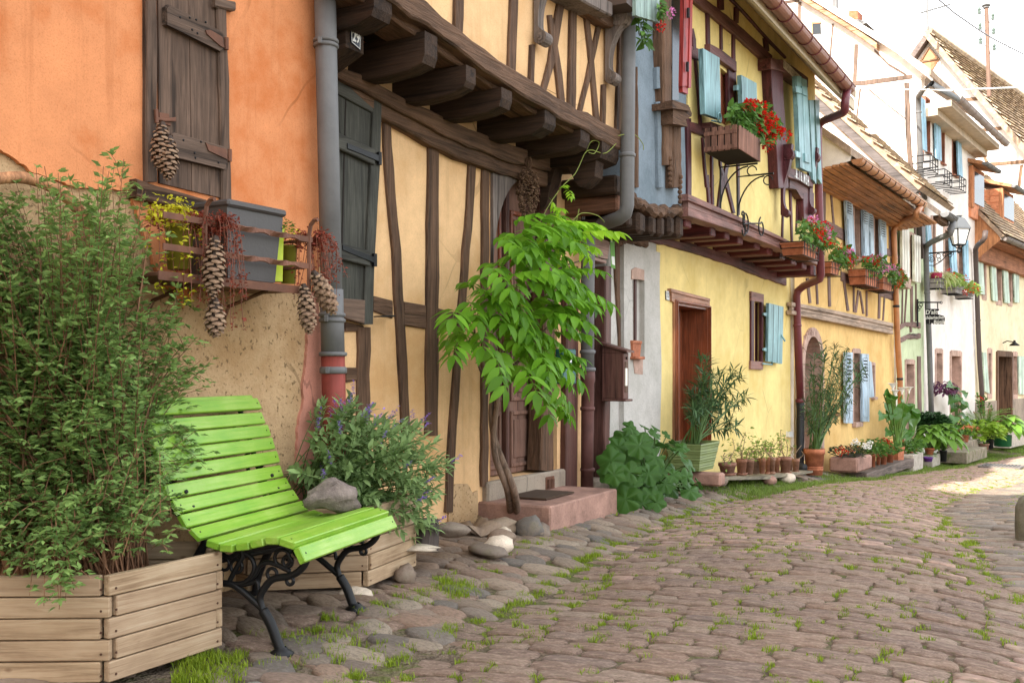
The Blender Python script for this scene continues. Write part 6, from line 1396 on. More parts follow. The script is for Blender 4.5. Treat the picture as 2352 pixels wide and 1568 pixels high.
q = at(955, 1258, 5.75); rock(q, .12, (1.1, .8, .14), 'pale broken stone slab under the dark log pot', M_white_st, 15, .4)
lg = empty('log_pot', tuple(at(980, 1255, 5.9)), 'short dark upright log beside the sage planter', 'log'); q = at(980, 1255, 5.9); mb = MB(); mb.lathe(q, [(.07, -.02), (.075, .1), (.07, .16), (.0, .165)], 12); mb.build('trunk', m_wood('charred_log', (.07, .055, .05), 'v'), lg)
# pink sandstone doorstep
dstep = empty('door_step', tuple(FA.hit(1300, 1170, .3)), 'long pink sandstone step in front of the arched door', 'step')
A = gz(1264, 1221); B = gz(1418, 1178); dd = (B - A)[:2]; zt = A[2] + (1221 - 1163) / F * A[1]; dd /= np.linalg.norm(dd); nn = np.array([-dd[1], dd[0]]); wd = .62
e = np.linalg.norm((B - A)[:2]); c = A[:2] + dd * e / 2 + nn * wd / 2; mb = MB(); mb.obox((c[0], c[1], (zt + A[2] - .25) / 2), (*(dd * e / 2), 0), (*(nn * wd / 2), 0), (0, 0, (zt - A[2] + .25) / 2), .012); mb.build('stone_block', M_sand, dstep)
p2 = A[:2] + nn * wd + dd * .15; c2 = A[:2] + nn * .3 + dd * -.12
mat_ = empty('doormat', (c[0], c[1], zt), 'worn brown bristle doormat on the pink step', 'doormat'); mb = MB(); cc = A[:2] + dd * e * .42 + nn * wd * .55
mb.obox((cc[0], cc[1], zt + .012), (*(dd * .26), 0), (*(nn * .17), 0), (0, 0, .006), .002); mb.build('mat', m_flat('coir', (.07, .042, .026), .95), mat_)
# shelf basket under the shutter, bins and pots on it
shelf = empty('iron_shelf', tuple(FO.hit(*zO(900, 1200), .15)), 'rusty iron shelf rack with twisted rails fixed below the board shutter', 'shelf')
SN = .36; zsh = FO.sz(zO(1000, 1210), SN)[1]; sa = FO.at_u(362, SN); sb = FO.sz(zO(1480, 1250), SN)[0]
mb = MB(); mb.box(FO, sa, sb, zsh - .02, zsh, .02, SN, .003); mb.box(FO, sa, sb, zsh - .035, zsh + .004, SN, SN + .006); mb.build('shelf_plate', M_rust, shelf)
for z_ in (.105, .24):
 mb = MB(); k = 40; V = []; 
 for i in range(k + 1):
  s_ = sa + (sb - sa) * i / k; tw = (.9 * sin(2 * pi * max(0, min(1, (i / k - .45) / .45)) * 2.0)) if .45 < i / k < .9 else 0
  u_ = np.array(FO.v3(0, sin(tw), cos(tw))); c = np.array(FO.pt(s_, SN + .03, zsh + z_)); V += [c - u_ * .014, c + u_ * .014]
 mb.add(V, [(2 * i, 2 * i + 1, 2 * i + 3, 2 * i + 2) for i in range(k)]); o = mb.build('twisted_rail', M_rust, shelf)
 so = o.modifiers.new('solid', 'SOLIDIFY'); so.thickness = .006
for u_ in (zO(335, 0)[0] , zO(1500, 0)[0]):
 s_ = FO.at_u(u_, SN + .03); mb = MB(); P = [(SN + .03, zsh - .03), (SN + .03, zsh + .26), (SN + .04, zsh + .31), (SN + .065, zsh + .335), (SN + .09, zsh + .335)]
 for (n0, z0), (n1, z1) in zip(P, P[1:]): mb.tube([FO.pt(s_, n0, z0), FO.pt(s_, n1, z1)], .011, 5)
 mb.build('rail_post', M_rust, shelf)
s_ = sb; 
for z_ in (.105, .24): mb = MB(); mb.tube([FO.pt(sb, SN + .03, zsh + z_), FO.pt(sb, .02, zsh + z_)], .009, 5); mb.build('side_rail', M_rust, shelf)
for f in (.25, .75): mb = MB(); s_ = sa + (sb - sa) * f; mb.tube([FO.pt(s_, .02, zsh - .16), FO.pt(s_, .05, zsh - .1), FO.pt(s_, SN - .05, zsh - .03)], .01, 5); mb.build('bracket', M_rust, shelf)
M_grybin = m_paint('dark_grey_plastic', (.07, .063, .06), .45, .12, .4, .12); M_limep = m_paint('lime_plastic', (.50, .62, .02), .35, .1, .5, .05); M_olivep = m_paint('olive_translucent_plastic', (.27, .26, .03), .35, .15, .4, .1)
bin_ = empty('planter_bin', FO.pt((sa + sb) / 2, .2, zsh), 'dark grey plastic trough with a thick rim standing on the iron shelf', 'trough')
sx1 = FO.sz(zO(1200, 480), .33)[0]; zt_ = FO.sz(zO(600, 300), .345)[1]; sx0 = FO.sz(zO(590, 400), .345)[0]
def taper(mb, h, s0, s1, n0, n1, z0, z1, k, open_=True):
 cs, cn = (s0 + s1) / 2, (n0 + n1) / 2; V = []
 for z, f in ((z0, k), (z1, 1.0)):
  for s, n in ((s0, n0), (s1, n0), (s1, n1), (s0, n1)): V.append(h.pt(cs + (s - cs) * f, cn + (n - cn) * (f if k else 1), z))
 mb.add(V, [(0, 3, 2, 1), (0, 1, 5, 4), (1, 2, 6, 5), (2, 3, 7, 6), (3, 0, 4, 7)])
mb = MB(); H_ = zt_ - zsh; taper(mb, FO, sx0, sx1 - .015, .06, .34, zsh + .012, zt_ - .02, .86); mb.build('body', M_grybin, bin_)
mb = MB(); taper(mb, FO, sx0 - .003, sx1 - .01, .057, .344, zsh + H_ * .70, zt_ - .02, .985); mb.build('upper_band', M_grybin, bin_)
mb = MB(); mb.box(FO, sx0 - .012, sx1 + .004, zt_ - .022, zt_ + .012, .045, .362, .012); mb.build('rim', M_grybin, bin_)
for i in range(5): mb = MB(); s_ = sx0 + .08 + (sx1 - sx0 - .16) * i / 4; mb.box(FO, s_ - .012, s_ + .012, zsh, zsh + .016, .12, .31, .003); mb.build('foot', M_black, bin_)
def pot(zf, x0, x1, y0, y1, n, mat, label, group=None, rim=.16, taper_=.78, k=16, name='flower_pot', cat='pot', h=FO, sq=0, saucer=False, depth=None, soil=True, rimf=1.06):
 """round pot whose outline fits the box x0..x1, y0 (rim) .. y1 (foot) of a zoomed picture, standing n metres off the facade"""
 xm = (x0 + x1) / 2; b = h.hit(*zf(xm, y1), n); t = h.hit(*zf(xm, y0), n); H = t[2] - b[2]; r = (zf(x1, y0)[0] - zf(x0, y0)[0]) / 2 * px(b); r = r / (rimf if rim else 1)
 o = empty(name, tuple(b), label, cat, group); mb = MB(); zr = H * (1 - rim)
 P = [(0, .0), (r * taper_, 0), (r * (taper_ + (1 - taper_) * .9), zr)] + ([(r * rimf, zr + .001), (r * rimf, H)] if rim else [(r, H)]) + [(r * .9, H), (r * .86, H * .86)]
 mb.lathe(b, P, 4 if sq else k, sq); mb.build('pot', mat, o, not sq)
 if soil: mb = MB(); mb.lathe(b, [(r * .9, H * .87), (.001, H * .9)], 4 if sq else k, sq); mb.build('soil', M_soil, o)
 if saucer: mb = MB(); mb.lathe(b, [(0, -.012), (r * .95, -.012), (r * 1.12, .018), (r * 1.05, .018), (r * .9, 0)], k); mb.build('saucer', mat, o, True)
 return o, b + np.array([0, 0, H * .92]), r, H
POTS = {}
POTS['lime'] = pot(zO, 1075, 1205, 600, 1195, .27, M_limep, 'tall lime green plastic pot between the grey trough and the downpipe', None, .12, .82, 12, sq=radians(30.1))
POTS['olive'] = pot(zO, 1165, 1375, 790, 1215, .20, M_olivep, 'translucent olive pot holding the trailing red stonecrop by the downpipe', None, .06, .80)
POTS['olive2'] = pot(zO, -120, 215, 560, 1060, .24, M_olivep, 'olive green pot spilling red and yellow creepers at the left end of the shelf', None, .1, .8)
# pine cones
M_cone = m_stone('pine_cone_scale', [(.30, .19, .12), (.24, .15, .095), (.38, .26, .17), (.2, .12, .08)], 30, .004, .8, rnd='isl')
def cone(p0, p1, r, label, grp, seed=0):
 """hanging cone from stalk p0 to tip p1"""
 p0 = Vector(p0); p1 = Vector(p1); ax = (p1 - p0); L = ax.length; ax.normalize(); x = ax.orthogonal().normalized(); y = ax.cross(x); rr = random.Random(seed)
 o = empty('pine_cone', p0, label, 'pine cone', grp); mb = MB()
 mb.tube([p0, p0 + ax * L * .1, p0 + ax * L * .5, p0 + ax * L * .95], [r * .2, r * .4, r * .5, r * .15], 8); mb.build('core', m_flat('cone_core', (.05, .03, .02)), o)
 mb = MB(); N = int(L / r * 13)
 for i in range(N):
  f = (i + .5) / N; a = i * 2.39996; q = p0 + ax * (L * (.03 + .93 * f)); R_ = r * (sin(pi * min(1, .12 + f * .80)) ** .7) * (1.05 if f < .75 else (1.9 - f * 1.15))
  d = x * cos(a) + y * sin(a); tg = d.cross(ax).normalized(); out = (d * .92 + ax * (.28 + .25 * f)).normalized(); w = R_ * .42 * rr.uniform(.85, 1.1)
  b0 = q + d * R_ * .25; tip = q + out * R_ * 1.0; mid = q + out * R_ * .72; th = ax * (R_ * .10)
  V = [b0 - tg * w * .5, b0 + tg * w * .5, mid + tg * w, tip, mid - tg * w, mid - tg * w + th, tip + th * 1.2, mid + tg * w + th, mid + d * R_ * .1 - th * .8]
  mb.add(V, [(0, 1, 2, 8), (0, 8, 4), (8, 2, 3), (8, 3, 4), (4, 3, 6, 5), (3, 2, 7, 6)])
 mb.build('scale', M_cone, o, kind='stuff')
def c3(zf, a, b, n, r, label, grp, seed): cone(FO.hit(*zf(*a), n), FO.hit(*zf(*b), n), r, label, grp, seed)
c3(zA, (1020, 765), (1000, 1075), .115, .052, 'long pine cone hanging from the shutter latch, back one of the pair', 'pine cones hung by the shutter', 1)
c3(zA, (1065, 850), (1052, 1135), .15, .05, 'pine cone hanging lower and in front at the shutter latch', 'pine cones hung by the shutter', 2)
c3(zO, (455, 680), (420, 1400), SN + .09, .056, 'long upper pine cone hanging in front of the grey trough', 'pine cones tied to the iron shelf', 3)
c3(zO, (440, 1370), (455, 1830), SN + .075, .054, 'pine cone hanging under the long one below the shelf', 'pine cones tied to the iron shelf', 4)
c3(zO, (1440, 1215), (1510, 1800), SN + .05, .054, 'dark pine cone hanging straight down from the shelf end', 'pine cones tied to the iron shelf', 5)
c3(zO, (1545, 1075), (1790, 1570), SN + .08, .058, 'pale pine cone tilted across the zinc downpipe', 'pine cones tied to the iron shelf', 6)
# mailboxes
def boxc(h, s0, s1, z0, z1, n0, n1, mat, o, nm, ch=.005): mb = MB(); mb.box(h, s0, s1, z0, z1, n0, n1, ch); return mb.build(nm, mat, o)
M_tealbox = m_paint('dark_teal_enamel', (.012, .10, .095), .35, .15, .5, .1)
b0 = FA.sz(zQ(800, 300), .02); n1 = .11; sR = FA.sz(zQ(868, 300), n1)[0]; sR2 = FA.sz(zQ(912, 300), n1)[0]; zt1 = FA.sz(zQ(890, 110), n1)[1]; zb1_ = FA.sz(zQ(890, 455), n1)[1]
mx = empty('teal_mailbox', FA.pt(sR, .05, zb1_), 'dark teal metal mailbox on the pillar beside the arched door', 'mailbox')
boxc(FA, sR, sR + .24, zb1_, zt1, .03, n1, M_tealbox, mx, 'body', .008); boxc(FA, sR + .03, sR + .21, zb1_ + (zt1 - zb1_) * .62, zb1_ + (zt1 - zb1_) * .74, n1 - .002, n1 + .006, M_whitep, mx, 'name_card', .001); boxc(FA, sR + .02, sR + .22, zt1 - .07, zt1 - .045, n1 - .002, n1 + .012, M_black, mx, 'letter_slot', .002)
n0 = .06; n1 = .27; s0 = FA.sz(zQ(1455, 350), n1)[0]; s1 = FA.sz(zQ(1505, 350), n1)[0]; z1 = FA.sz(zQ(1480, 150), n1)[1]; z0 = FA.sz(zQ(1480, 600), n1)[1]
mx = empty('brown_mailbox', FA.pt(s0, .1, z0), 'dark brown wooden mailbox with sloping lid on the pale grey wall', 'mailbox')
boxc(FA, s0, s1, z0, z1, n0 - .01, n1, M_doord, mx, 'body'); boxc(FA, s0 - .02, s1 + .03, z0 - .022, z0 - .001, n0, n1 + .03, M_doord, mx, 'base_board'); 
mb = MB(); V = [FA.pt(s, n, z) for s in (s0 - .025, s1 + .03) for n, z in ((n0 - .03, z1 + .085), (n1 + .045, z1 + .002), (n1 + .045, z1 + .02), (n0 - .03, z1 + .105))]; mb.add(V, [(0, 1, 2, 3), (7, 6, 5, 4), (0, 4, 5, 1), (1, 5, 6, 2), (2, 6, 7, 3), (3, 7, 4, 0)]); mb.add([FA.pt(s0, n0, z1), FA.pt(s0, n1, z1), FA.pt(s0, n0, z1 + .09), FA.pt(s1, n0, z1), FA.pt(s1, n1, z1), FA.pt(s1, n0, z1 + .09)], [(0, 1, 2), (5, 4, 3)]); mb.build('lid', M_doord, mx)
boxc(FA, s0 + .03, s1 - .03, z0 + .06, z1 - .08, n1 - .002, n1 + .008, M_brownv, mx, 'front_panel'); boxc(FA, s0 + .07, s1 - .09, z0 + .12, z1 - .14, n1, n1 + .011, M_creamsh, mx, 'viewing_strip'); boxc(FA, s0 + .05, s1 - .05, z1 - .06, z1 - .035, n1, n1 + .012, M_dark, mx, 'letter_slot', .002)
# terracotta box in the narrow window
o = empty('clay_box', FA.hit(*zK(318, 280), .06), 'small terracotta box standing in the narrow window of the grey wall', 'pot')
a, b = FA.sz(zK(278, 200), .08)[0], FA.sz(zK(348, 200), .08)[0]; z0, z1 = FA.sz(zK(315, 262), .08)[1], FA.sz(zK(315, 130), .08)[1]
mb = MB(); taper(mb, FA, a, b, -.06, .08, z0, z1, .86); mb.build('body', M_terra, o); boxc(FA, a - .006, b + .006, z1 - .03, z1, -.066, .086, M_terra, o, 'rim'); boxc(FA, a - .01, b + .02, z0 - .028, z0, -.07, .11, M_terra, o, 'saucer')
# dried flower bunch on the arched door
bu = empty('dried_bunch', FA.hit(*zP(525, 200), .12), 'bunch of dried brown seed heads hung upside down over the arched door', 'dried flowers')
p0 = np.array(FA.hit(*zP(528, 70), .14)); k0 = np.array(FA.hit(*zP(525, 205), .13)); e0 = np.array(FA.hit(*zP(515, 720), .12)); mb = MB()
M_dry = m_stone('dried_seed_head', [(.13, .075, .04), (.09, .05, .03), (.17, .10, .06)], 30, .003, .9, rnd='isl')
for i in range(6): mb.tube([p0 + np.array([.012 * sin(i), .01 * cos(i * 2), 0]), (p0 + k0) / 2 + np.array([.03 * sin(i * 1.1), .02 * cos(i), 0]), k0], .006, 5)
mb.build('stem', M_oakv, bu); mb = MB(); rr = random.Random(4); ax = (e0 - k0)
for i in range(620):
 f = rr.random() ** .8; w = .13 * sin(pi * min(1, .15 + f * .85)) ** .6 * (1 if f < .75 else 1.4 - f * .55); a = rr.uniform(0, 2 * pi); q = k0 + ax * f + np.array(FA.v3(cos(a) * w * rr.random() ** .5, sin(a) * w * .7 * rr.random() ** .5, 0)); mb.ball(q, rr.uniform(.006, .012), 5, 3)
mb.build('seed_head', M_dry, bu, kind='stuff')
# street lantern, shop sign
lan = empty('street_lantern', FWH.hit(*zR(1095, 520), .9), 'grey street lantern on a scrolled black iron wall bracket', 'street lamp')
Yl = FGR.hit(*zR(705, 540), .1)[1]; hl = FGR; nl_ = .1
q0 = np.array(hl.hit(*zR(700, 532), .18)); s_l = hl.sz(zR(700, 532), .18)[0]
def nwith(h, s, zf, x, y):  # n on the plane across the street through s that matches the picture x
 u, v = zf(x, y); a = (u - CX) / F; P0 = h.P + s * h.d; n = (a * P0[1] - P0[0]) / (h.N[0] - a * h.N[1]); Y = P0[1] + n * h.N[1]
 return np.array(h.pt(s, n, CZ - (v - HZ) / F * Y))
L_ = lambda x, y: nwith(hl, s_l, zR, x, y)
mb = MB(); mb.tube([L_(690, 535), L_(1100, 503)], .02, 6); mb.tube([L_(690, 690), L_(770, 692), L_(860, 640), L_(930, 570), L_(1000, 525)], .011, 6)
for x, y, r, a1 in ((740, 605, 38, 3), (735, 607, 16, 2), (828, 568, 28, 2), (840, 618, 22, 2), (905, 550, 20, 2), (980, 560, 22, 2), (1012, 535, 14, 2)):
 mb.tube([L_(x + r * cos(t), y + r * sin(t)) for t in np.linspace(0, a1 * pi * .95, 16)], .009, 5)
mb.build('wall_bracket', M_black, lan)
M_lampg = m_paint('lamp_grey', (.10, .105, .11), .5, .1, .4, .1)
C0 = L_(1097, 505); pw_ = px(C0) / 1.0; U = px(C0) / KR * 1.0
def LZ(y): return L_(1097, y)[2]
mb = MB(); mb.ball(C0 + np.array([0, 0, 0]), .05, 8, 6); mb.tube([C0, (C0[0], C0[1], LZ(455))], .03, 6); mb.build('finial', M_black, lan)
cb = lambda y: np.array([C0[0], C0[1], LZ(y)]); rb_, rt_ = 55 * U, 92 * U
gl = m_flat('frosted_glass', (.72, .71, .68), .25); mb = MB(); mb.lathe(cb(420), [(rb_, 0), (rt_, LZ(215) - LZ(420))], 4, radians(15)); mb.build('pane', gl, lan)
mb = MB()
for j in range(4):
 a = 2 * pi * (j + .5) / 4 + radians(15); q_ = 1 / max(abs(cos(2 * pi * (j + .5) / 4)), abs(sin(2 * pi * (j + .5) / 4)))
 d = np.array([cos(a), sin(a), 0]); mb.tube([cb(420) + d * rb_ * q_, cb(215) + d * rt_ * q_], .016, 5); mb.tube([cb(420) + d * rb_ * q_, cb(480)], .012, 5)
mb.lathe(cb(425), [(rb_ * 1.08, -.01), (rb_ * 1.08, .02)], 4, radians(15)); mb.build('frame', M_black, lan)
mb = MB(); H = lambda y: LZ(y) - LZ(215); mb.lathe(cb(215), [(rt_ * 1.12, -.01), (rt_ * 1.12, .02), (62 * U, H(105)), (50 * U, H(80)), (22 * U, H(62)), (20 * U, H(48))], 4, radians(15)); mb.lathe(cb(215), [(18 * U, H(70)), (18 * U, H(52)), (42 * U, H(46)), (38 * U, H(38)), (0.001, H(34))], 10); mb.build('roof', M_lampg, lan)
sg = empty('shop_sign', FGR.hit(*zR(740, 1300), .5), 'black boot shaped wooden shop sign hanging from an iron arm', 'sign')
s_g = FGR.sz(zR(556, 1170), .06)[0]; G_ = lambda x, y, d=0: nwith(FGR, s_g + d, zR, x, y)
mb = MB(); mb.tube([G_(556, 1130), G_(556, 1490)], .02, 6); mb.tube([G_(556, 1172), G_(860, 1174)], .018, 6)
for x, y, r in ((865, 1176, 14), (588, 1235, 18), (602, 1205, 22), (575, 1270, 13)): mb.tube([G_(x + r * cos(t), y + r * sin(t)) for t in np.linspace(0, 2 * pi, 14)], .008, 5)
mb.build('arm', M_black, sg)
for x in (657, 818):
 mb = MB()
 for k in range(4): mb.tube([G_(x + 5 * cos(t), 1195 + 17 * k + 10 * sin(t)) for t in np.linspace(0, 2 * pi, 9)], .006, 4)
 mb.build('chain', M_black, sg)
OUT = [(652, 1258), (838, 1258), (838, 1275), (815, 1290), (822, 1330), (860, 1340), (900, 1352), (914, 1380), (912, 1410), (895, 1435), (903, 1458), (760, 1458), (745, 1440), (735, 1458), (668, 1455), (665, 1380), (655, 1330)]
def m_sign():
 M = Mat('peeling_black_paint', .7, .2); n = M.noise(9, 6, M.mapped(0, (6, 6, .5)), .75); M.color(M.ramp(n, [(.60, (.012, .012, .014)), (.66, (.45, .43, .40))])); return M.m
mb = MB(); k = len(OUT); V = [G_(x, y, -.015) for x, y in OUT] + [G_(x, y, .015) for x, y in OUT]; mb.add(V, [tuple(range(k)), tuple(range(k, 2 * k))[::-1]] + [(i, k + i, k + (i + 1) % k, (i + 1) % k) for i in range(k)]); mb.build('board', m_sign(), sg)
def sign_text(s, x, y, size, sx): lettering(s, size, sx, G_(x, y, -.019), -radians(FGR.deg), M_whitep, sg, .003, .12)
sign_text("D'alt", 733, 1303, .13, 1.0); sign_text('Schüamacher', 768, 1372, .10, .85); sign_text('Bütik', 838, 1432, .12, .95)
# pole, wires, aerial, bollard, drain cover
Yp = 34.0; pole = empty('roof_pole', tuple(at(2268, 420, Yp)), 'thin rusty roof pole carrying green glass insulators', 'utility pole'); zz = lambda x, y: at(*zH(x, y), Yp)
mb = MB(); mb.tube([zz(1790, 810), zz(1768, 60)], .07, 8); mb.build('pole', m_paint('pale_rust', (.17, .10, .07), .7), pole)
mb = MB(); mb.lathe(zz(1765, 70), [(.1, 0), (.1, .05), (.16, .08), (.001, .2)], 8); mb.build('cap', M_zinc, pole)
M_ins = m_paint('green_insulator', (.09, .12, .10), .5)
for i, (x, y) in enumerate(((1708, 105), (1822, 155), (1715, 235), (1828, 275), (1718, 355), (1833, 410))):
 mb = MB(); e = zz(x, y); mb.tube([zz(1770 + i * 3, y - 5), (zz(1770, y + 10) + e) / 2 + np.array([0, 0, -.15]), e], .018, 5); mb.build('arm', M_zinc, pole)
 mb = MB(); mb.lathe(e - np.array([0, 0, .15]), [(.001, .1), (.05, .1), (.06, .17), (.04, .2), (.06, .24), (.03, .32), (.001, .33)], 8); mb.build('insulator', M_ins, pole)
cab = MB(); cab.tube([at(*zH(1300, -60), 28), at(*zH(1500, 110), 30), at(*zH(1730, 270), 32), at(*zH(1850, 340), 33), at(*zH(2100, 465), 36)], .022, 5); tag(cab.build('overhead_cable', m_flat('grey_cable', (.2, .2, .22))), 'thick grey overhead cable sagging across the sky past the roof pole', 'cable')
for k, (a, b, lab) in enumerate((((1450, -40), (1700, 95), 'thin wire from the top left of the sky to the pole head'), ((1830, 155), (2100, 400), 'upper thin wire leaving the pole to the right'), ((1835, 280), (2100, 520), 'lower thin wire leaving the pole to the right'))):
 w = MB(); w.tube([at(*zH(*a), 33), at(*zH((a[0] + b[0]) / 2, (a[1] + b[1]) / 2 + 12), 33.5), at(*zH(*b), 34)], .008, 4); tag(w.build('overhead_wire', m_flat('wire', (.35, .35, .38))), lab, 'wire')
w = MB(); w.tube([FWH.hit(*zH(1085, 750), .05), np.array(FWH.hit(*zH(1480, 755), 1.4)), at(*zH(2100, 730), 22)], .02, 5); tag(w.build('white_cable', M_whitep), 'white cable slung from the white gable corner across the lane', 'cable')
aer = empty('roof_aerial', tuple(at(*zH(1280, 240), 38)), 'spiky television aerial on the gable peak', 'aerial'); A_ = lambda x, y: at(*zH(x, y), 38)
mb = MB(); mb.tube([A_(1280, 250), A_(1270, -40)], .035, 6); mb.build('mast', M_zinc, aer); mb = MB(); mb.tube([A_(1210, 112), A_(1465, 38)], .03, 5)
for i in range(14): x = 1230 + 17 * i; y = 106 - 4.9 * i; mb.tube([A_(x, y - 16), A_(x + 2, y + 16)], .014, 4)
mb.build('boom', M_zinc, aer)
mb = MB()
for i in range(6): mb.tube([A_(1172 + i * 12, 60), A_(1174 + i * 12, 172)], .012, 4)
for y in (62, 110, 168): mb.tube([A_(1168, y), A_(1240, y)], .012, 4)
mb.build('reflector_grid', m_flat('pale_zinc', (.6, .62, .65)), aer)
bl = empty('stone_bollard', tuple(gz(2385, 1240)), 'rounded mossy stone block at the right edge of the lane', 'bollard'); g_ = gz(2385, 1240); mb = MB(); P = [(.15, -.1), (.16, .1), (.155, .24), (.13, .31), (.07, .345), (.001, .355)]; mb.lathe(g_, P, 18); mb.build('block', m_stone('mossy_stone', [(.17, .15, .11), (.2, .18, .13)], 8, .012, .9, .5), bl, True)
gg = empty('drain_cover', tuple(gz(2300, 1073)), 'flat iron drain cover in the far sunlit setts', 'drain cover'); g_ = gz(2300, 1073); mb = MB(); t_, n_ = tn(g_[0], g_[1]); th = theta(float(t_)); d_ = np.array([sin(th), cos(th), 0]); e_ = np.array([cos(th), -sin(th), 0])
for i in range(10): mb.obox(g_ + np.array([0, 0, .045]) + e_ * (i - 4.5) * .07, d_ * .28, e_ * .018, (0, 0, .012), .002)
mb.build('grating', m_flat('iron_grate', (.12, .11, .10)), gg, kind='stuff'); mb = MB(); mb.obox(g_ + np.array([0, 0, .02]), d_ * .32, e_ * .40, (0, 0, .02), .004); mb.build('frame', m_flat('iron_frame', (.15, .13, .12)), gg)
# trellis fan behind the shrub
M_trel = m_wood('orange_trellis', (.40, .19, .09), 'v', dark=.7, rough=.7)
tr = empty('trellis', FO.hit(100, 1200, .07), 'orange brown arched lattice trellis behind the leggy shrub', 'trellis'); X = lambda x, y: FO.hit(*zA(x, y), .09)
aP = [X(-220, 1260), X(-120, 1150), X(0, 1120), X(140, 1115), X(280, 1150), X(400, 1220), X(500, 1330), X(560, 1500), X(580, 2000), X(575, 3000)]
AS = [FO.sz((p_[0] * F / p_[1] + CX, HZ - (p_[2] - CZ) * F / p_[1]), .09) for p_ in spline(aP, 5)]
def arch_z(s): return max([z for (q, z) in AS if abs(q - s) < .08] or [CZ - .5])
mb = MB(); mb.tube([Vector(p) for p in spline(aP, 5)], .026, 6); mb.build('arch_rail', M_trel, tr, True)
ax0, zt0 = FO.sz(zA(570, 1400), .09); ax1 = FO.sz(zA(-300, 1400), .09)[0]; zb0 = CZ - .85
for i in range(11):
 for sg_ in (1, -1):
  s_ = ax1 + (ax0 - ax1) * i / 10; a = np.array([s_, zb0]); b = np.array([s_ + sg_ * .62, zb0 + 1.75])
  if not ax1 - .02 < b[0] < ax0 + .02: f = ((ax0 if sg_ > 0 else ax1) - a[0]) / (b[0] - a[0]); b = a + (b - a) * max(f, 0)
  for f in np.linspace(1, .1, 19):
   q_ = a + (b - a) * f
   if q_[1] < arch_z(q_[0]) - .01: break
  b = q_
  if np.linalg.norm(b - a) < .2: continue
  n_ = .085 if sg_ > 0 else .10; mb = MB(); mb.tube([FO.pt(a[0], n_, a[1]), FO.pt(b[0], n_, b[1])], .013, 4); mb.build('lattice_slat', M_trel, tr)
# leaves
def leaf_tpl(L=1.0, W=.4, fold=.12, droop=.18, wide=.42, seg=3, ruf=0):
 """leaf along +x, face up +z, width along y"""
 V = []; Fs = []
 for i in range(seg + 1):
  f = i / seg; w = W / 2 * (sin(pi * min(1, f ** (math.log(.5) / math.log(wide)))) ** .85 if 0 < f < 1 else 0.04)
  z = -droop * f * f * L
  e = ruf * sin(f * 14) * w; V += [(f * L, w, z + fold * w + e), (f * L, 0, z), (f * L, -w, z + fold * w - e * .8)]
 for i in range(seg):
  a = 3 * i; Fs += [(a, a + 1, a + 4, a + 3), (a + 1, a + 2, a + 5, a + 4)]
 return np.array(V), np.array(Fs)
def frames(D, N_=None, rg=None, tilt=.5):
 """rows: leaf axis x, width y, normal z"""
 D = D / np.linalg.norm(D, axis=1)[:, None]; n = len(D)
 U = np.tile([0, 0, 1.0], (n, 1)) if N_ is None else N_.copy()
 if rg is not None: U = U + rg.normal(0, tilt, (n, 3))
 Y = np.cross(U, D); Y /= (np.linalg.norm(Y, axis=1)[:, None] + 1e-9); Z = np.cross(D, Y); return np.stack([D, Y, Z], 1)
def cloud(tpl, O, Fr, S, flat=False):
 V, Fs = tpl; S = np.asarray(S, float); S = S[:, None, None] if S.ndim == 1 else S[:, None, :]
 W = np.einsum('kj,njc->nkc', V, Fr) if S.shape[-1] == 1 else None
 if W is None: W = np.einsum('nkj,njc->nkc', V[None] * S, Fr)
 else: W = W * S
 W = W + O[:, None, :]; n, k = len(O), len(V); idx = Fs[None] + (np.arange(n) * k)[:, None, None]
 return W.reshape(-1, 3), idx.reshape(-1, Fs.shape[1])
def foliage(name, parent, tpl, O, Fr, S, mat, kind='stuff', smooth=True):
 O = np.asarray(O, float); V, Fq = cloud(tpl, O, Fr, S); L = np.array(wloc(parent)) if parent else 0
 o = link(name, mesh_from(name, V - L, Fq, mat, smooth), parent)
 if kind: o['kind'] = kind
 return o
LT_s = leaf_tpl(1, .42, .3, .12, .45, 2); LT = leaf_tpl(1, .44, .25, .25, .42, 4); LT_n = leaf_tpl(1, .13, .25, .25, .45, 3); LT_b = leaf_tpl(1, .62, .3, .3, .38, 4)
rgn = np.random.default_rng(11)
def poly_in(p, P):
 x, y = p; c = False
 for i in range(len(P)):
  (x1, y1), (x2, y2) = P[i], P[i - 1]
  if (y1 > y) != (y2 > y) and x < (x2 - x1) * (y - y1) / (y2 - y1) + x1: c = not c
 return c
M_jas = m_leaf('jasmine_leaf', (.185, .28, .08), (.095, .17, .052), .34, .5, .3, 6); M_stem = m_wood('brown_stem', (.19, .095, .05), 'v', rough=.8); M_gstem = m_flat('green_stem', (.07, .13, .03))
M_sage_l = m_leaf('sage_leaf', (.22, .315, .125), (.13, .21, .08), .3, .65, .2, 8); M_violet = m_leaf('violet_flower', (.27, .17, .5), (.2, .11, .42), .3)
M_wis = m_leaf('wisteria_leaf', (.12, .27, .018), (.06, .16, .012), .42, .42, .35, 5); M_wis2 = m_leaf('young_wisteria_leaf', (.27, .47, .03), (.2, .40, .02), .45, .42, .35, 5)
M_big = m_leaf('mallow_leaf', (.042, .105, .018), (.022, .058, .01), .25, .42, .35, 4); M_ole = m_leaf('oleander_leaf', (.055, .105, .040), (.034, .07, .03), .15, .45, .4, 5)
M_ger = m_leaf('geranium_leaf', (.08, .17, .03), (.045, .11, .02), .3, .5, .3, 6); M_gpale = m_leaf('pale_geranium_leaf', (.20, .28, .06), (.13, .2, .04), .4, .5, .3, 6)
M_host = m_leaf('hosta_leaf', (.13, .25, .035), (.085, .18, .025), .32, .4, .4, 4); M_calla = m_leaf('calla_leaf', (.055, .145, .018), (.035, .10, .013), .25, .3, .8, 3)
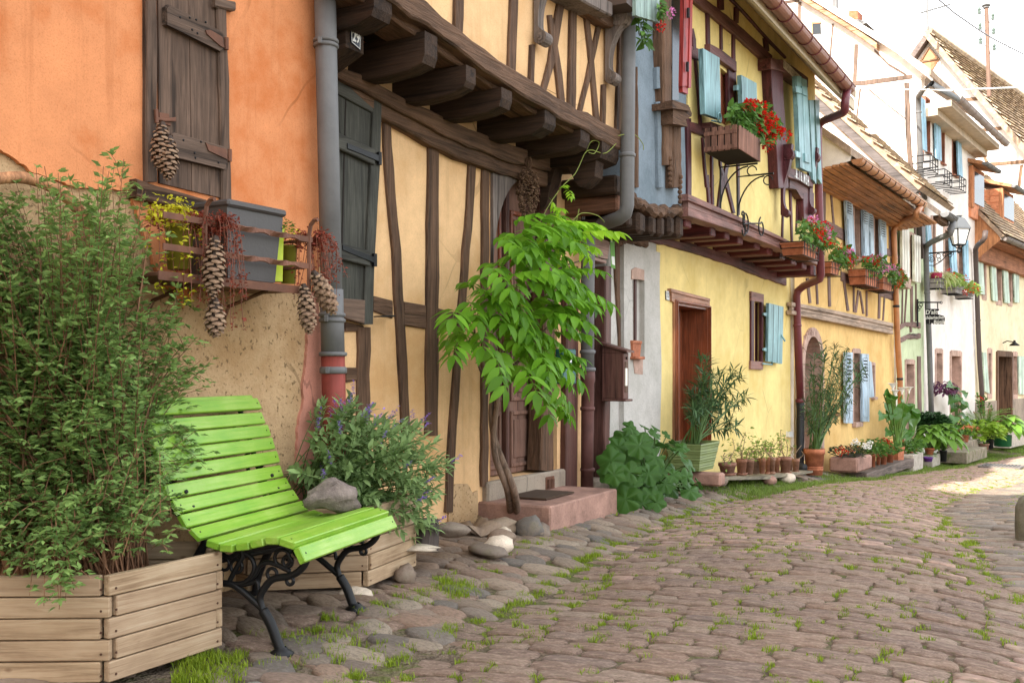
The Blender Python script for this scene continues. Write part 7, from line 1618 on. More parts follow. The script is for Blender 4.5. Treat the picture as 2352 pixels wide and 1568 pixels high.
M_red = m_leaf('scarlet_petal', (.50, .014, .008), (.40, .008, .006), .3, .5, .2); M_pink = m_leaf('pink_petal', (.66, .22, .45), (.55, .15, .36), .3, .5, .2); M_wpet = m_leaf('white_petal', (.8, .79, .74), (.72, .71, .66), .08, .5, .2); M_salm = m_leaf('salmon_petal', (.72, .22, .13), (.62, .15, .09), .3)
M_redl = m_leaf('red_stonecrop', (.22, .05, .03), (.14, .032, .022), .3, .5, .3, 9); M_yell = m_leaf('yellow_creeper', (.52, .50, .04), (.4, .40, .02), .35, .5, .3, 9); M_purp = m_leaf('purple_leaf', (.10, .03, .07), (.06, .02, .05), .2); M_conif = m_leaf('conifer_spray', (.03, .075, .022), (.02, .05, .016), .1); M_fern = m_leaf('fern_frond', (.13, .24, .05), (.09, .17, .035), .35)
# leggy shrub in the corner planter
jas = empty('leggy_shrub', (pac[0], pac[1], CZ - .8), 'tall leggy small leaved shrub spilling over the corner planter', 'shrub')
OUT = [(-260, 420), (0, 425), (100, 365), (190, 395), (260, 345), (330, 400), (360, 430), (300, 480), (360, 540), (420, 580), (450, 640), (440, 720), (500, 790), (520, 830), (480, 850), (505, 900), (480, 960), (450, 1010), (470, 1060), (410, 1100), (440, 1180), (430, 1250), (400, 1290), (200, 1290), (185, 1350), (130, 1420), (60, 1390), (0, 1330), (-260, 1330)]
sm = MB(); O = []; D = []; rg = random.Random(77)
zb = CZ - .82
def tri_leaves(P, step=.022, size=.027):
 for i in range(len(P) - 1):
  a, b = np.array(P[i]), np.array(P[i + 1]); L = np.linalg.norm(b - a); k = max(1, int(L / step))
  for j in range(k):
   q = a + (b - a) * (j + rg.random()) / k; d = (b - a) / (L + 1e-9); ph = rg.uniform(0, 2 * pi); ax = np.array([cos(ph), sin(ph), rg.uniform(-.15, .5)]); ax = ax + d * .5; ax /= np.linalg.norm(ax)
   q2 = q + ax * .010; sd = np.cross(ax, [0, 0, 1.0]); sd /= np.linalg.norm(sd) + 1e-9
   for w in (-.8, 0, .8): O.append(q2); D.append(ax + sd * w)
n_st = 0; tries = 0
while n_st < 410 and tries < 9000:
 tries += 1
 u, v = rg.uniform(-260, 525), 340 + 1080 * rg.random() ** .95
 if not poly_in((u, v), OUT) or v > 1180 and u > 300: continue
 Y = rg.uniform(3.62, 4.4) if u < 330 else rg.uniform(4.15, 4.75)
 e = at(u, v, Y); b = np.array([pac[0] + rg.uniform(-.22, .18), pac[1] + rg.uniform(-.12, .2), zb]); n_st += 1
 wall_n = (e[:2] - FO.P) @ FO.N
 if wall_n < .1: e[:2] += FA.N * (.1 - wall_n)
 if v > 1290: Y = rg.uniform(3.52, 3.6); e = at(u, v, Y); mid = (b + e) / 2 + np.array([0, -.05, .3])
 elif v > 1150: mid = (b + e) / 2 + np.array([rg.uniform(-.05, .05), rg.uniform(-.05, .05), .22])
 else: mid = b + (e - b) * .55 + np.array([0, 0, .12 + .1 * rg.random()])
 P = spline([b, b + (mid - b) * .5 + np.array([rg.uniform(-.04, .04), rg.uniform(-.04, .04), .05]), mid, e], 5)
 sm.tube(P, [max(.0012, .0042 * (1 - i / len(P) * .8)) for i in range(len(P))], 4, False); tri_leaves(P[6 if v < 1100 else 4:], .022)
 for q in range(rg.randint(4, 7)):
  s0 = P[rg.randint(5, len(P) - 2)]
  if noise.noise(Vector(s0) * 4.5) < -.03: continue
  t = s0 + np.array([rg.uniform(-.16, .16), rg.uniform(-.13, .13), rg.uniform(-.10, .14)]); nn_ = (t[:2] - FO.P) @ FO.N
  if nn_ < .06: t[:2] += FA.N * (.06 - nn_)
  m_ = (s0 + t) / 2 + np.array([0, 0, .025]); sm.tube([s0, m_, t], [.0016, .0012, .0008], 3, False); tri_leaves([s0, m_, t], .016)
for i in range(24):                         # brown canes
 b = np.array([pac[0] + rg.gauss(.03, .07), pac[1] + rg.gauss(.08, .06), zb]); e = at(rg.gauss(205, 45), rg.uniform(480, 760), rg.uniform(4.2, 4.5)); P = spline([b, b * .5 + e * .5 + np.array([rg.uniform(-.05, .05), rg.uniform(-.05, .05), 0]), e], 5); sm.tube(P, .0042, 4, False)
for i in range(90):
 e = at(rg.uniform(-100, 395), rg.uniform(1130, 1285), 0.0 + rg.uniform(3.66, 3.95)); b = e + np.array([rg.uniform(-.1, .1), rg.uniform(.02, .2), rg.uniform(-.05, .25)]); P = spline([b, (b + e) / 2 + np.array([0, 0, .03]), e], 4); sm.tube(P, .0016, 3, False); tri_leaves(P, .014)
sm.build('stem', M_stem, jas, kind='stuff')
D = np.array(D) + rgn.normal(0, .18, (len(D), 3)); foliage('foliage', jas, LT_s, O, frames(D, None, rgn, .45), rgn.uniform(.025, .043, len(O)), M_jas)
# sage
sage = empty('sage_bush', (pbc[0], pbc[1], CZ - .75), 'bushy grey green sage with small violet flowers behind the bench', 'shrub'); sm = MB(); O = []; D = []; FLS = []
OUT = [(655, 1075), (700, 1040), (735, 960), (735, 915), (800, 912), (860, 925), (905, 965), (935, 950), (985, 985), (1005, 1010), (1040, 1070), (1035, 1130), (1000, 1180), (1010, 1220), (960, 1245), (930, 1230), (900, 1190), (830, 1160), (760, 1110), (690, 1090)]
n_st = 0; c0_ = np.array([pbc[0], pbc[1], CZ - .80])
while n_st < 240:
 u, v = rg.uniform(650, 1045), rg.uniform(905, 1250)
 if not poly_in((u, v), OUT): continue
 Y = pbc[1] + rg.uniform(-.42, .34) + (u - 830) * .0009; e = at(u, v, Y); n_st += 1
 if (e[:2] - FA.P) @ FA.N < .12: continue
 b = c0_ + np.array([rg.gauss(0, .15), rg.gauss(0, .13), 0]); mid = b * .45 + e * .55 + np.array([0, 0, .06]); P = spline([b, mid, e], 5); sm.tube(P, [.004, .0035, .003, .003, .0028, .0025, .002, .002, .002, .0015, .001], 4, False)
 d = P[-1] - P[-3]; d /= np.linalg.norm(d)
 for k in range(17):
  f = (k // 2) / 8; q = P[-1] - d * .15 * (1 - f); ph = (k % 2) * pi + (k // 2) * pi / 2 + rg.uniform(-.3, .3); x = np.cross(d, [.3, .2, 1.0]); x /= np.linalg.norm(x); y = np.cross(d, x); O.append(q); D.append((x * cos(ph) + y * sin(ph)) * (1.0 - .35 * f) + d * (.3 + .8 * f) + np.array([0, 0, .15]))
 if v < 1000 and rg.random() < .6 or rg.random() < .08: FLS.append((P[-1], d))
foliage('foliage', sage, LT, O, frames(np.array(D), None, rgn, .25), rgn.uniform(.038, .072, len(O)), M_sage_l); sm.build('stem', M_gstem, sage, kind='stuff')
O = []; D = []
for q, d in FLS:
 for k in range(26): O.append(q + (d * .6 + np.array([0, 0, .4])) * .10 * rg.random()); D.append((rg.gauss(0, 1), rg.gauss(0, 1), rg.uniform(0, .8)))
foliage('flower', sage, LT_b, O, frames(np.array(D)), rgn.uniform(.010, .021, len(O)), M_violet)
# wisteria by the arched door
wis = empty('wisteria', tuple(gz(1178, 1192)), 'young bright green wisteria climbing on a twisted trunk before the arched door', 'climbing plant'); tm = MB()
W_ = lambda u, v, n: np.array(FA.hit(u, v, n))
base = gz(1180, 1195); TRK = []
for ph in (0, 2.1):
 P = [base + np.array([.035 * cos(ph), .03 * sin(ph), -.03])]
 for i, (u, v, n) in enumerate(((1172, 1130, .42), (1150, 1060, .36), (1138, 1000, .30), (1136, 940, .28), (1140, 880, .28), (1150, 800, .30), (1180, 700, .34), (1210, 600, .36), (1235, 520, .38))): a = ph + i * 1.05; r = .03 * (1 - i * .06); P.append(W_(u, v, n) + np.array([r * cos(a), r * sin(a), 0]))
 S_ = spline(P, 5); tm.tube(S_, [.029 - .021 * i / len(S_) for i in range(len(S_))], 8)
for P in ([(1138, 890, .28), (1110, 860, .3), (1098, 830, .34), (1090, 760, .36), (1080, 700, .38)], [(1140, 880, .28), (1190, 830, .36), (1230, 780, .42), (1290, 720, .46)], [(1150, 800, .30), (1200, 690, .42), (1280, 620, .5), (1330, 600, .55)]): S_ = spline([W_(*q) for q in P], 5); tm.tube(S_, [.014 - .009 * i / len(S_) for i in range(len(S_))], 6)
tm.build('trunk', m_wood('wisteria_bark', (.16, .105, .075), 'v', bump=.01), wis, True)
tw = MB()
for P in ([(1235, 520, .38), (1262, 470, .42), (1290, 430, .45), (1320, 400, .48), (1335, 370, .50)], [(1335, 370, .5), (1345, 350, .52), (1360, 345, .54), (1390, 352, .58), (1415, 330, .6)], [(1345, 352, .5), (1358, 325, .55), (1376, 328, .56), (1366, 352, .55), (1352, 350, .54)], [(1310, 515, .5), (1335, 490, .55), (1372, 495, .6), (1388, 510, .62)], [(1300, 540, .5), (1320, 520, .5), (1330, 480, .52)], [(1420, 312, .62), (1455, 308, .66), (1476, 330, .7), (1478, 345, .7)]): tw.tube(spline([W_(*q) for q in P], 6), .0035, 5)
tw.build('tendril', m_flat('yellow_green_tendril', (.22, .26, .05)), wis)
def compound(L, pairs, size, rs):
 V = []; Fq = []; o = 0; rr = np.random.default_rng(rs); mbx = MB(); OO = []; DD = []; SS = []
 for i in range(pairs):
  f = .22 + .74 * i / (pairs - 1); q = np.array([f * L, 0, -.22 * L * f * f])
  for s in (1, -1): OO.append(q); DD.append([.62 + rr.normal(0, .12), s, -.30 - .3 * f + rr.normal(0, .15)]); SS.append(size * (.75 + .35 * sin(pi * (.25 + .6 * f))) * rr.uniform(.85, 1.12))
 OO.append(np.array([L, 0, -.22 * L])); DD.append([1, rr.normal(0, .15), -.5]); SS.append(size * 1.05)
 V, Fq = cloud(leaf_tpl(1, .40, .22, .30, .42, 4), np.array(OO), frames(np.array(DD), None, rr, .12), np.array(SS)); n0 = len(V)
 mbx.tube([(L * f, 0, -.22 * L * f * f) for f in np.linspace(0, 1, 5)], .0018, 3, False); V = np.concatenate([V, np.array(mbx.v)]); Fs = [tuple(int(i) for i in f) for f in Fq] + [tuple(i + n0 for i in f) for f in mbx.f]
 return V, Fs
CL = [[mesh_from('leaf', *compound(.25 + .05 * (i % 3), 4 + i % 2, .118 + .012 * (i % 3), i), m, True) for i in range(6)] for m in (M_wis, M_wis2)]
wl0 = np.array(wloc(wis)); OUTW = [(1050, 700), (1085, 665), (1120, 640), (1125, 590), (1170, 545), (1200, 520), (1250, 505), (1300, 520), (1345, 570), (1335, 600), (1345, 650), (1310, 700), (1300, 760), (1285, 800), (1280, 880), (1245, 930), (1235, 900), (1210, 870), (1170, 820), (1130, 850), (1100, 800), (1060, 810), (1040, 760)]
k = 0
while k < 125:
 u, v = rg.uniform(1035, 1390), rg.uniform(505, 935)
 if not poly_in((u, v), OUTW): continue
 n = rg.uniform(.26, .74) * (1 if u > 1120 else .8); p = W_(u - 8, v - 22, n); out = (u - 1215) / 190 + rg.gauss(0, .5); d = FA.d * out * .8 + FA.N * rg.uniform(.1, .9)
 up_ = rg.uniform(-.35, .25) - max(0, (v - 800) / 260); D3 = Vector((d[0], d[1], up_)).normalized(); young = v < 620 and u > 1240 and rg.random() < .6
 Z = Vector((0, 0, 1)) + Vector((d[0], d[1], 0)) * .4; Yv = Z.cross(D3).normalized(); Zv = D3.cross(Yv); M = Matrix((D3, Yv, Zv)).transposed()
 ob = link('leaf', CL[1 if young else 0][rg.randrange(6)], wis, Vector(p - wl0), M.to_euler()); s = rg.uniform(.78, 1.1); ob.scale = (s, s, s); k += 1
for u, v, s in ((1262, 455, .5), (1270, 480, .6), (1288, 432, .35), (1305, 435, .35), (1250, 500, .7), (1240, 540, .8), (1290, 520, .85), (1275, 545, .9), (1310, 540, .8)):
 p = W_(u, v, .44); d = FA.d * rg.uniform(-.6, 1) + FA.N * .4; D3 = Vector((d[0], d[1], rg.uniform(-.6, .2))).normalized(); Yv = Vector((0, 0, 1)).cross(D3).normalized(); M = Matrix((D3, Yv, D3.cross(Yv))).transposed(); link('leaf', CL[1][rg.randrange(6)], wis, Vector(p - wl0), M.to_euler(), (s, s, s))
# big lobed leaves at the grey wall
def round_leaf(lobes=7, depth=.12, cup=.25, seed=0, K=42):
 rr = random.Random(seed); V = [(0, 0, 0)]; Fs = []
 for ring, f in enumerate((.35, .7, 1.0)):
  for j in range(K):
   a = 2 * pi * (j + .5) / K; b = a - pi; r = (1 - depth * (.5 - .5 * cos(lobes * a)) - .75 * math.exp(-(((a - pi) / .22) ** 2)) + .03 * noise.noise(Vector((cos(a) * 3, sin(a) * 3, seed)))) * f
   w = .09 * f * cos(lobes * a) * .6; V.append((r * cos(a) * .5, r * sin(a) * .5, -cup * f * f * .5 * (.6 + .4 * cos(a * 2 + seed)) + w * .5 + .05 * noise.noise(Vector((r * cos(a) * 3, r * sin(a) * 3, seed)))))
 for j in range(K): Fs.append((0, 1 + j, 1 + (j + 1) % K))
 for r in range(2):
  for j in range(K): a, b = 1 + r * K + j, 1 + r * K + (j + 1) % K; Fs.append((a, a + K, b + K, b))
 return V, Fs
def m_vein(name, c, c2):
 m = m_leaf(name, c, c2, .22, .5, .35, 4); return m
def m_mallow():
 m = M_big; nt = m.node_tree; b = nt.nodes['Principled BSDF']; L = b.inputs['Base Color'].links[0].from_socket; tc = nt.nodes.new('ShaderNodeTexCoord'); sx = nt.nodes.new('ShaderNodeSeparateXYZ'); nt.links.new(tc.outputs['Object'], sx.inputs[0])
 def mt(op, a, c=None):
  q = nt.nodes.new('ShaderNodeMath'); q.operation = op
  for i, w in ((0, a), (1, c)):
   if w is None: continue
   if isinstance(w, (int, float)): q.inputs[i].default_value = w
   else: nt.links.new(w, q.inputs[i])
  return q.outputs[0]
 v = _ramp(nt, mt('ABSOLUTE', mt('SINE', mt('MULTIPLY', mt('ARCTAN2', sx.outputs[1], sx.outputs[0]), 3.5))), [(.0, (1, 1, 1)), (.13, (0, 0, 0))]); x = nt.nodes.new('ShaderNodeMix'); x.data_type = 'RGBA'; nt.links.new(v, x.inputs[0]); nt.links.new(L, x.inputs[6]); x.inputs[7].default_value = (.085, .16, .035, 1); nt.links.new(x.outputs[2], b.inputs['Base Color'])
m_mallow()
RL = [mesh_from('leaf', *round_leaf(5 + i % 3, .22, .22, i), M_big, True) for i in range(6)]
mal = empty('broad_leaved_mallow', tuple(gz(1500, 1160)), 'sprawling mallow plant with big round lobed leaves at the grey wall', 'plant'); ml0 = np.array(wloc(mal)); sm = MB(); mb0 = np.array(FA.hit(1495, 1140, .25))
OUTM = [(1400, 1085), (1405, 1030), (1430, 970), (1470, 985), (1500, 965), (1540, 1000), (1570, 1030), (1600, 1075), (1608, 1110), (1590, 1160), (1520, 1165), (1440, 1165), (1405, 1130)]
k = 0; PTS = []
while k < 60:
 u, v = rg.uniform(1398, 1610), rg.uniform(965, 1168)
 if not poly_in((u, v), OUTM): continue
 if any((u - a) ** 2 + (v - b) ** 2 < 25 ** 2 for a, b in PTS[-40:]): 
  if rg.random() < .9: continue
 PTS.append((u, v)); n = .18 + .62 * rg.random() * min(1, .4 + (v - 960) / 160); p = np.array(FA.hit(u, v, n)); zmin = zgf(p[0], p[1]) + .05; p[2] = max(p[2], zmin)
 c = p - mb0; o_ = FA.d * (c[:2] @ FA.d) * 1.2 + FA.N * rg.uniform(.3, 1.0); tilt = min(1.2, .35 + (v - 960) / 200); Z = Vector((o_[0] * tilt * 1.3, o_[1] * tilt * 1.3 - .15 + rg.gauss(0, .25), .8)).normalized(); q = Z.to_track_quat('Z', 'Y'); e = (q.to_matrix() @ Matrix.Rotation(rg.uniform(0, 6.28), 3, 'Z')).to_euler()
 s = rg.uniform(.16, .28) * (.6 if v < 1000 else 1); link('leaf', RL[rg.randrange(6)], mal, Vector(p - ml0), e, (s, s, s)); sm.tube(spline([mb0 + np.array([rg.gauss(0, .05), rg.gauss(0, .05), -.15]), (mb0 + p) / 2 + np.array([0, 0, .05]), p], 4), .006, 5, False); k += 1
sm.build('stem', M_gstem, mal, kind='stuff')
# potted plants
G_P = 'potted plants along the house fronts'
def lance_plant(o, base, tips, nl, Lf, mat, tpl=LT_n, stem=.006, whorl=.5, along=.75, smat=None, name='foliage'):
 """upright stems from base to each tip with narrow leaves on the outer part"""
 sm = MB(); O = []; D = []
 for e in tips:
  b = np.array(base) + np.array([rg.gauss(0, .04), rg.gauss(0, .04), 0]); e = np.array(e); m = b * .5 + e * .5 + np.array([rg.gauss(0, .03), rg.gauss(0, .03), .05]); P = spline([b, m, e], 6); sm.tube(P, [stem * (1 - .7 * i / len(P)) for i in range(len(P))], 5, False)
  for i in range(nl):
   f = 1 - along * rg.random() ** 1.3; j = min(len(P) - 2, int(f * (len(P) - 1))); q = P[j] + (P[j + 1] - P[j]) * (f * (len(P) - 1) - j); d = P[j + 1] - P[j]; d = d / np.linalg.norm(d); ph = rg.uniform(0, 2 * pi); x = np.cross(d, [.2, .1, 1.0]); x = x / (np.linalg.norm(x) + 1e-9); y = np.cross(d, x); O.append(q); D.append((x * cos(ph) + y * sin(ph)) * whorl + d * rg.uniform(.35, 1.1))
 sm.build('stem', smat or M_gstem, o, kind='stuff'); return foliage(name, o, tpl, O, frames(np.array(D), None, rgn, .3), rgn.uniform(.7, 1.15, len(O)) * Lf, mat)
def tufted(o, c, r, n, L, mat, tpl=LT_b, up=.5, flat=.8, name='foliage', kind='stuff', droop=0):
 """dome of leaves about c"""
 a = rgn.uniform(0, 2 * pi, n); s = np.sqrt(rgn.uniform(0, 1, n)); z = rgn.uniform(0, 1, n) ** .8 * np.sqrt(np.maximum(0, 1 - .7 * s * s)); d = np.column_stack([np.cos(a) * s, np.sin(a) * s, z * flat])
 O = np.asarray(c) + d * r; D = np.column_stack([np.cos(a), np.sin(a), rgn.uniform(-.3, .6, n) - droop * s]); return foliage(name, o, tpl, O, frames(D, np.column_stack([np.cos(a) * .5, np.sin(a) * .5, np.full(n, 1.0)]), rgn, .35), rgn.uniform(.65, 1.15, n) * L, mat, kind)
def blooms(o, pts, mat, r=.035, per=34, s=.017, name='flower'):
 O = []; D = []
 for p in pts:
  for k in range(per):
   d = np.array([rg.gauss(0, 1), rg.gauss(0, 1), rg.gauss(.3, .8)]); d /= np.linalg.norm(d); O.append(np.array(p) + d * r * rg.uniform(.5, 1)); D.append(d)
 return foliage(name, o, LT_b, O, frames(np.array(D), None, rgn, 1.0), rgn.uniform(.7, 1.2, len(O)) * s, mat)
def uvpts(h, zf, L, n, dn=0.0): return [np.array(h.hit(*zf(x, y), n + rg.uniform(-dn, dn))) for x, y in L]
# green square ribbed pot with oleander by the yellow door
op = empty('potted_oleander', FA.hit(*zK(860, 1232), .28), 'dark leaved oleander in a ribbed green square pot by the brown door', 'potted plant', G_P); nA = .46
x0, x1 = FA.sz(zK(845, 1000), nA)[0], FA.sz(zK(1003, 1000), nA)[0]; zt_, zb_ = FA.sz(zK(845, 995), nA)[1], FA.sz(zK(845, 1236), nA)[1]; wN = .40
M_grnpot = m_paint('glazed_green_pot', (.17, .22, .075), .45, .25, .45, .2)
mb = MB(); NR = 30; V = []
for i in range(NR + 1):
 f = i / NR; k = .74 + .26 * f + (.012 if i % 3 == 1 else -.006); z = zb_ + (zt_ - zb_) * f; cs, cn = (x0 + x1) / 2, nA - wN / 2
 for s, n in ((x0, nA - wN), (x1, nA - wN), (x1, nA), (x0, nA)): V.append(FA.pt(cs + (s - cs) * k, cn + (n - cn) * k, z + .006 * sin(f * 40 + s * 9)))
mb.add(V, [(4 * i + j, 4 * i + (j + 1) % 4, 4 * i + 4 + (j + 1) % 4, 4 * i + 4 + j) for i in range(NR) for j in range(4)] + [(0, 3, 2, 1)]); mb.build('pot', M_grnpot, op); mb = MB(); mb.box(FA, x0 + .02, x1 - .02, zt_ - .05, zt_ - .03, nA - wN + .02, nA - .02); mb.build('soil', M_soil, op)
TP = [(840, 280), (900, 300), (760, 560), (800, 600), (860, 500), (950, 420), (1000, 440), (1120, 370), (1180, 400), (1080, 480), (1150, 620), (1220, 600), (1040, 560), (960, 620), (860, 680), (790, 690), (1100, 800), (1140, 850), (1000, 700), (920, 560), (880, 400)]
lance_plant(op, FA.pt((x0 + x1) / 2, nA - wN / 2, zt_ - .03), uvpts(FA, zK, TP, .38, .15), 44, .155, M_ole, LT_n, .011, .8, .62)
st_ = empty('door_step', FA.hit(*zK(920, 1280), .3), 'rough pink stone step under the green ribbed pot', 'step'); mb = MB(); s0_, z0_ = FA.sz(zK(820, 1320), .62); s1_, z1_ = FA.sz(zK(1008, 1240), .62); mb.box(FA, dh[0] - .1, s1_, z0_ - .1, z1_, -.02, .62, .02); mb.build('stone_block', M_sand, st_)
# big terracotta pot with oleander by the arched door
hp = F35; o, tp_, r_, H_ = pot(zK, 1705, 1880, 1032, 1250, .30, M_terra, 'tall oleander in a big banded terracotta pot before the arched stone doorway', G_P, .2, .8, 24, 'potted_oleander', 'potted plant', F35)
mb = MB(); b_ = np.array(wloc(o));
for f in (.22, .30): mb.lathe(b_ + np.array([0, 0, H_ * f]), [(r_ * (.82 + .18 * f), -.012), (r_ * (.86 + .18 * f), 0), (r_ * (.82 + .18 * f), .012)], 24)
mb.build('band', M_terra, o, True)
TP = [(390, 160), (430, 190), (500, 190), (520, 180), (610, 180), (590, 230), (640, 290), (680, 330), (740, 350), (760, 390), (700, 420), (620, 430), (560, 380), (480, 330), (420, 280), (330, 260), (300, 330), (330, 420), (280, 470), (400, 430), (470, 480), (540, 520), (620, 560), (650, 620), (560, 640), (480, 620), (380, 560), (300, 580), (260, 640), (340, 700), (420, 740), (470, 700), (600, 700), (270, 760), (380, 820), (300, 850), (450, 560), (520, 260)]
lance_plant(o, tp_, uvpts(F35, zL, TP, .36, .22), 40, .145, M_ole, LT_n, .010, .8, .6)
# row of old pots on a plank
pk_ = empty('plank_shelf', FA.hit(*zK(1350, 1270), .3), 'long grey plank on stones carrying the old pots at the yellow wall', 'plank'); mb = MB(); mb.upoly(FA, [zK(1000, 1270), zK(1400, 1262), zK(1780, 1216), zK(1782, 1232), zK(1400, 1288), zK(1000, 1296)], .05, .46); mb.build('board', m_wood('mossy_plank', (.2, .17, .12), 'd'), pk_)
for i, (x, y, sz, mt, lb) in enumerate(((1010, 1308, .07, M_brownst, 'dark stone under the near end of the pot plank'), (1420, 1298, .08, M_sand, 'pinkish stone under the middle of the pot plank'), (1565, 1280, .10, M_white_st, 'round white stone under the far part of the pot plank'))): rock(FA.hit(*zK(x, y), .44), sz, (1.1, .8, .75), lb, mt, 30 + i, .3)
rows_ = [(990, 1140, 1148, 1245, 'broken wide clay bowl at the near end of the old pot row', .34), (1136, 1232, 1116, 1245, 'whitened old clay pot just past the broken bowl', .30), (1210, 1292, 1115, 1246, 'clean red clay pot, third in the old pot row', .36), (1264, 1344, 1113, 1243, 'grey crusted clay pot right of the clean red one', .26), (1326, 1388, 1110, 1240, 'narrow clay pot near the middle of the old pot row', .36), (1376, 1434, 1106, 1238, 'orange clay pot with pale rim mid row', .30), (1420, 1468, 1106, 1236, 'slim whitish clay pot between the orange one and a brown one', .36), (1456, 1508, 1106, 1234, 'brown clay pot left of the widest whitened pot', .28), (1498, 1602, 1100, 1238, 'widest whitened clay pot toward the far end of the row', .36), (1580, 1614, 1108, 1232, 'small dull clay pot half hidden behind the widest one', .24), (1606, 1670, 1116, 1230, 'reddish clay pot with dry twigs beside the black drain', .38)]
for i, (x0, x1, y0, y1, lb, n) in enumerate(rows_):
 o, tp_, r_, H_ = pot(zK, x0, x1, y0, y1, n, M_oldterra, lb, 'old clay pots on the plank', .22 if i else .3, .74, 16, 'clay_pot', 'pot', FA, 0, i in (0, 1, 5, 6, 8, 10), None, True, 1.07); xm = (x0 + x1) / 2
 if i in (9,): continue
 tips = uvpts(FA, zK, [(xm + rg.uniform(-60, 60), y0 - rg.uniform(40, 150 if i not in (0, 1, 8) else 230)) for _ in range(5)], n, .08); sm = MB()
 for e in tips: sm.tube(spline([tp_ + np.array([rg.gauss(0, .02), rg.gauss(0, .02), -.02]), (tp_ + e) / 2 + np.array([rg.gauss(0, .03), 0, 0]), e], 4), .0045, 4, False)
 sm.build('dry_stem', m_flat('dry_stem', (.26, .17, .10)), o, kind='stuff')
 if i not in (10,):
  O = []; D = []
  for e in tips[:4]:
   for q in range(11): O.append(e + np.array([rg.gauss(0, .035), rg.gauss(0, .035), rg.gauss(-.03, .05)])); D.append((rg.gauss(0, 1), rg.gauss(0, 1), rg.gauss(.1, .3)))
  foliage('foliage', o, LT_b, O, frames(np.array(D), None, rgn, .4), rgn.uniform(.03, .06, len(O)), M_gpale)
# stone trough with red flowers
tr_ = empty('stone_trough', F35.hit(*zL(620, 1240), .5), 'rough pink stone trough of dark leaved red flowers by the amber wall', 'trough', None)
x0, x1 = F35.sz(zL(692, 1150), .62)[0], F35.sz(zL(757, 1150), .62)[0]; n1 = .62; zt_, zb_ = F35.sz(zL(692, 1112), n1)[1], F35.sz(zL(692, 1236), n1)[1]
L0 = F35.P + F35.d * x0 + F35.N * n1
mb = MB(); mb.box(F35, x0, x0 + .95, zb_, zt_, .16, n1, .03); t0_ = mb.build('trough_block', M_sand, tr_); mb = MB(); mb.box(F35, x0 + .08, x0 + .87, zt_ - .01, zt_ + .006, .24, n1 - .07); mb.build('soil', M_soil, tr_)
c_ = np.array(F35.pt(x0 + .25, .38, zt_)); tufted(tr_, c_, .27, 420, .06, m_leaf('dark_bronze_leaf', (.035, .055, .022), (.02, .035, .016), .15), LT, .5, .75)
blooms(tr_, uvpts(F35, zL, [(560, 1028), (600, 1062), (520, 1050), (575, 1055), (622, 1028), (640, 1055), (690, 1030), (665, 1070), (545, 1075)], .40, .1), M_red, .03, 22, .026)
# sleeper and clay pots with geraniums
slp = empty('sleeper_beam', F35.hit(*zL(960, 1190), .5), 'dark timber sleeper under the geranium pots', 'beam'); mb = MB(); a_, b_ = F35.sz(zL(770, 1205), .6)[0], F35.sz(zL(1166, 1170), .6)[0]; zq = F35.sz(zL(960, 1178), .6)[1]; mb.box(F35, a_, b_, zq - .16, zq, .12, .6, .012); mb.build('timber', m_wood('dark_sleeper', (.12, .09, .075), 'd', 33), slp)
gp = [(764, 800, 1096, 1188, .36, 'clay pot of leafy geranium next to the stone trough'), (802, 842, 1076, 1185, .40, 'clay pot under the pair of white geraniums'), (846, 882, 1078, 1180, .36, 'clay pot between the white and the red geraniums'), (880, 938, 1068, 1176, .42, 'clay pot in front left of the red geranium'), (932, 992, 1066, 1172, .42, 'clay pot holding the scarlet geranium'), (1062, 1104, 1062, 1160, .36, 'clay pot just right of the tall square calla pot'), (1100, 1154, 1054, 1152, .42, 'smooth clay pot at the far end of the sleeper'), (1150, 1188, 1030, 1070, .30, 'small clay pot on the pale concrete block')]
GP = []
for i, (x0, x1, y0, y1, n, lb) in enumerate(gp):
 o, tp_, r_, H_ = pot(zL, x0, x1, y0, y1, n, M_terra, lb, 'clay geranium pots on the sleeper', .2, .78, 14, 'geranium_pot', 'potted plant', F35, 0, i in (3, 4)); GP.append((o, tp_)); e = np.array(F35.hit(*zL((x0 + x1) / 2 - 10, y0 - 75), n)); tufted(o, tp_ + np.array([0, 0, .0]), .26 if i < 4 else .2, 170, .075, M_ger, LT_b, .5, 1.15)
 sm = MB(); 
 for k in range(4): sm.tube([tp_, tp_ + np.array([rg.gauss(0, .06), rg.gauss(0, .06), .2])], .004, 4)
 sm.build('stem', M_gstem, o, kind='stuff')
blooms(GP[1][0], uvpts(F35, zL, [(675, 968), (690, 985), (660, 990), (775, 1000), (800, 985), (760, 1015), (790, 1015), (745, 1008)], .44, .05), M_wpet, .04, 40, .026)
blooms(GP[4][0], uvpts(F35, zL, [(915, 960), (945, 985), (900, 975), (965, 985), (930, 975), (945, 1025), (960, 1010), (935, 1035)], .46, .05), M_red, .042, 44, .026)
o, tp_, r_, H_ = pot(zL, 978, 1064, 1012, 1166, .40, M_terra, 'calla lilies with huge glossy leaves in a square terracotta pot', G_P, .14, .86, 4, 'potted_calla', 'potted plant', F35, radians(33), True)
BLf = [mesh_from('leaf', *leaf_tpl(1, .62, .35, .45, .36, 12, .3), M_calla, True) for _ in range(1)]; ol = np.array(wloc(o)); sm = MB()
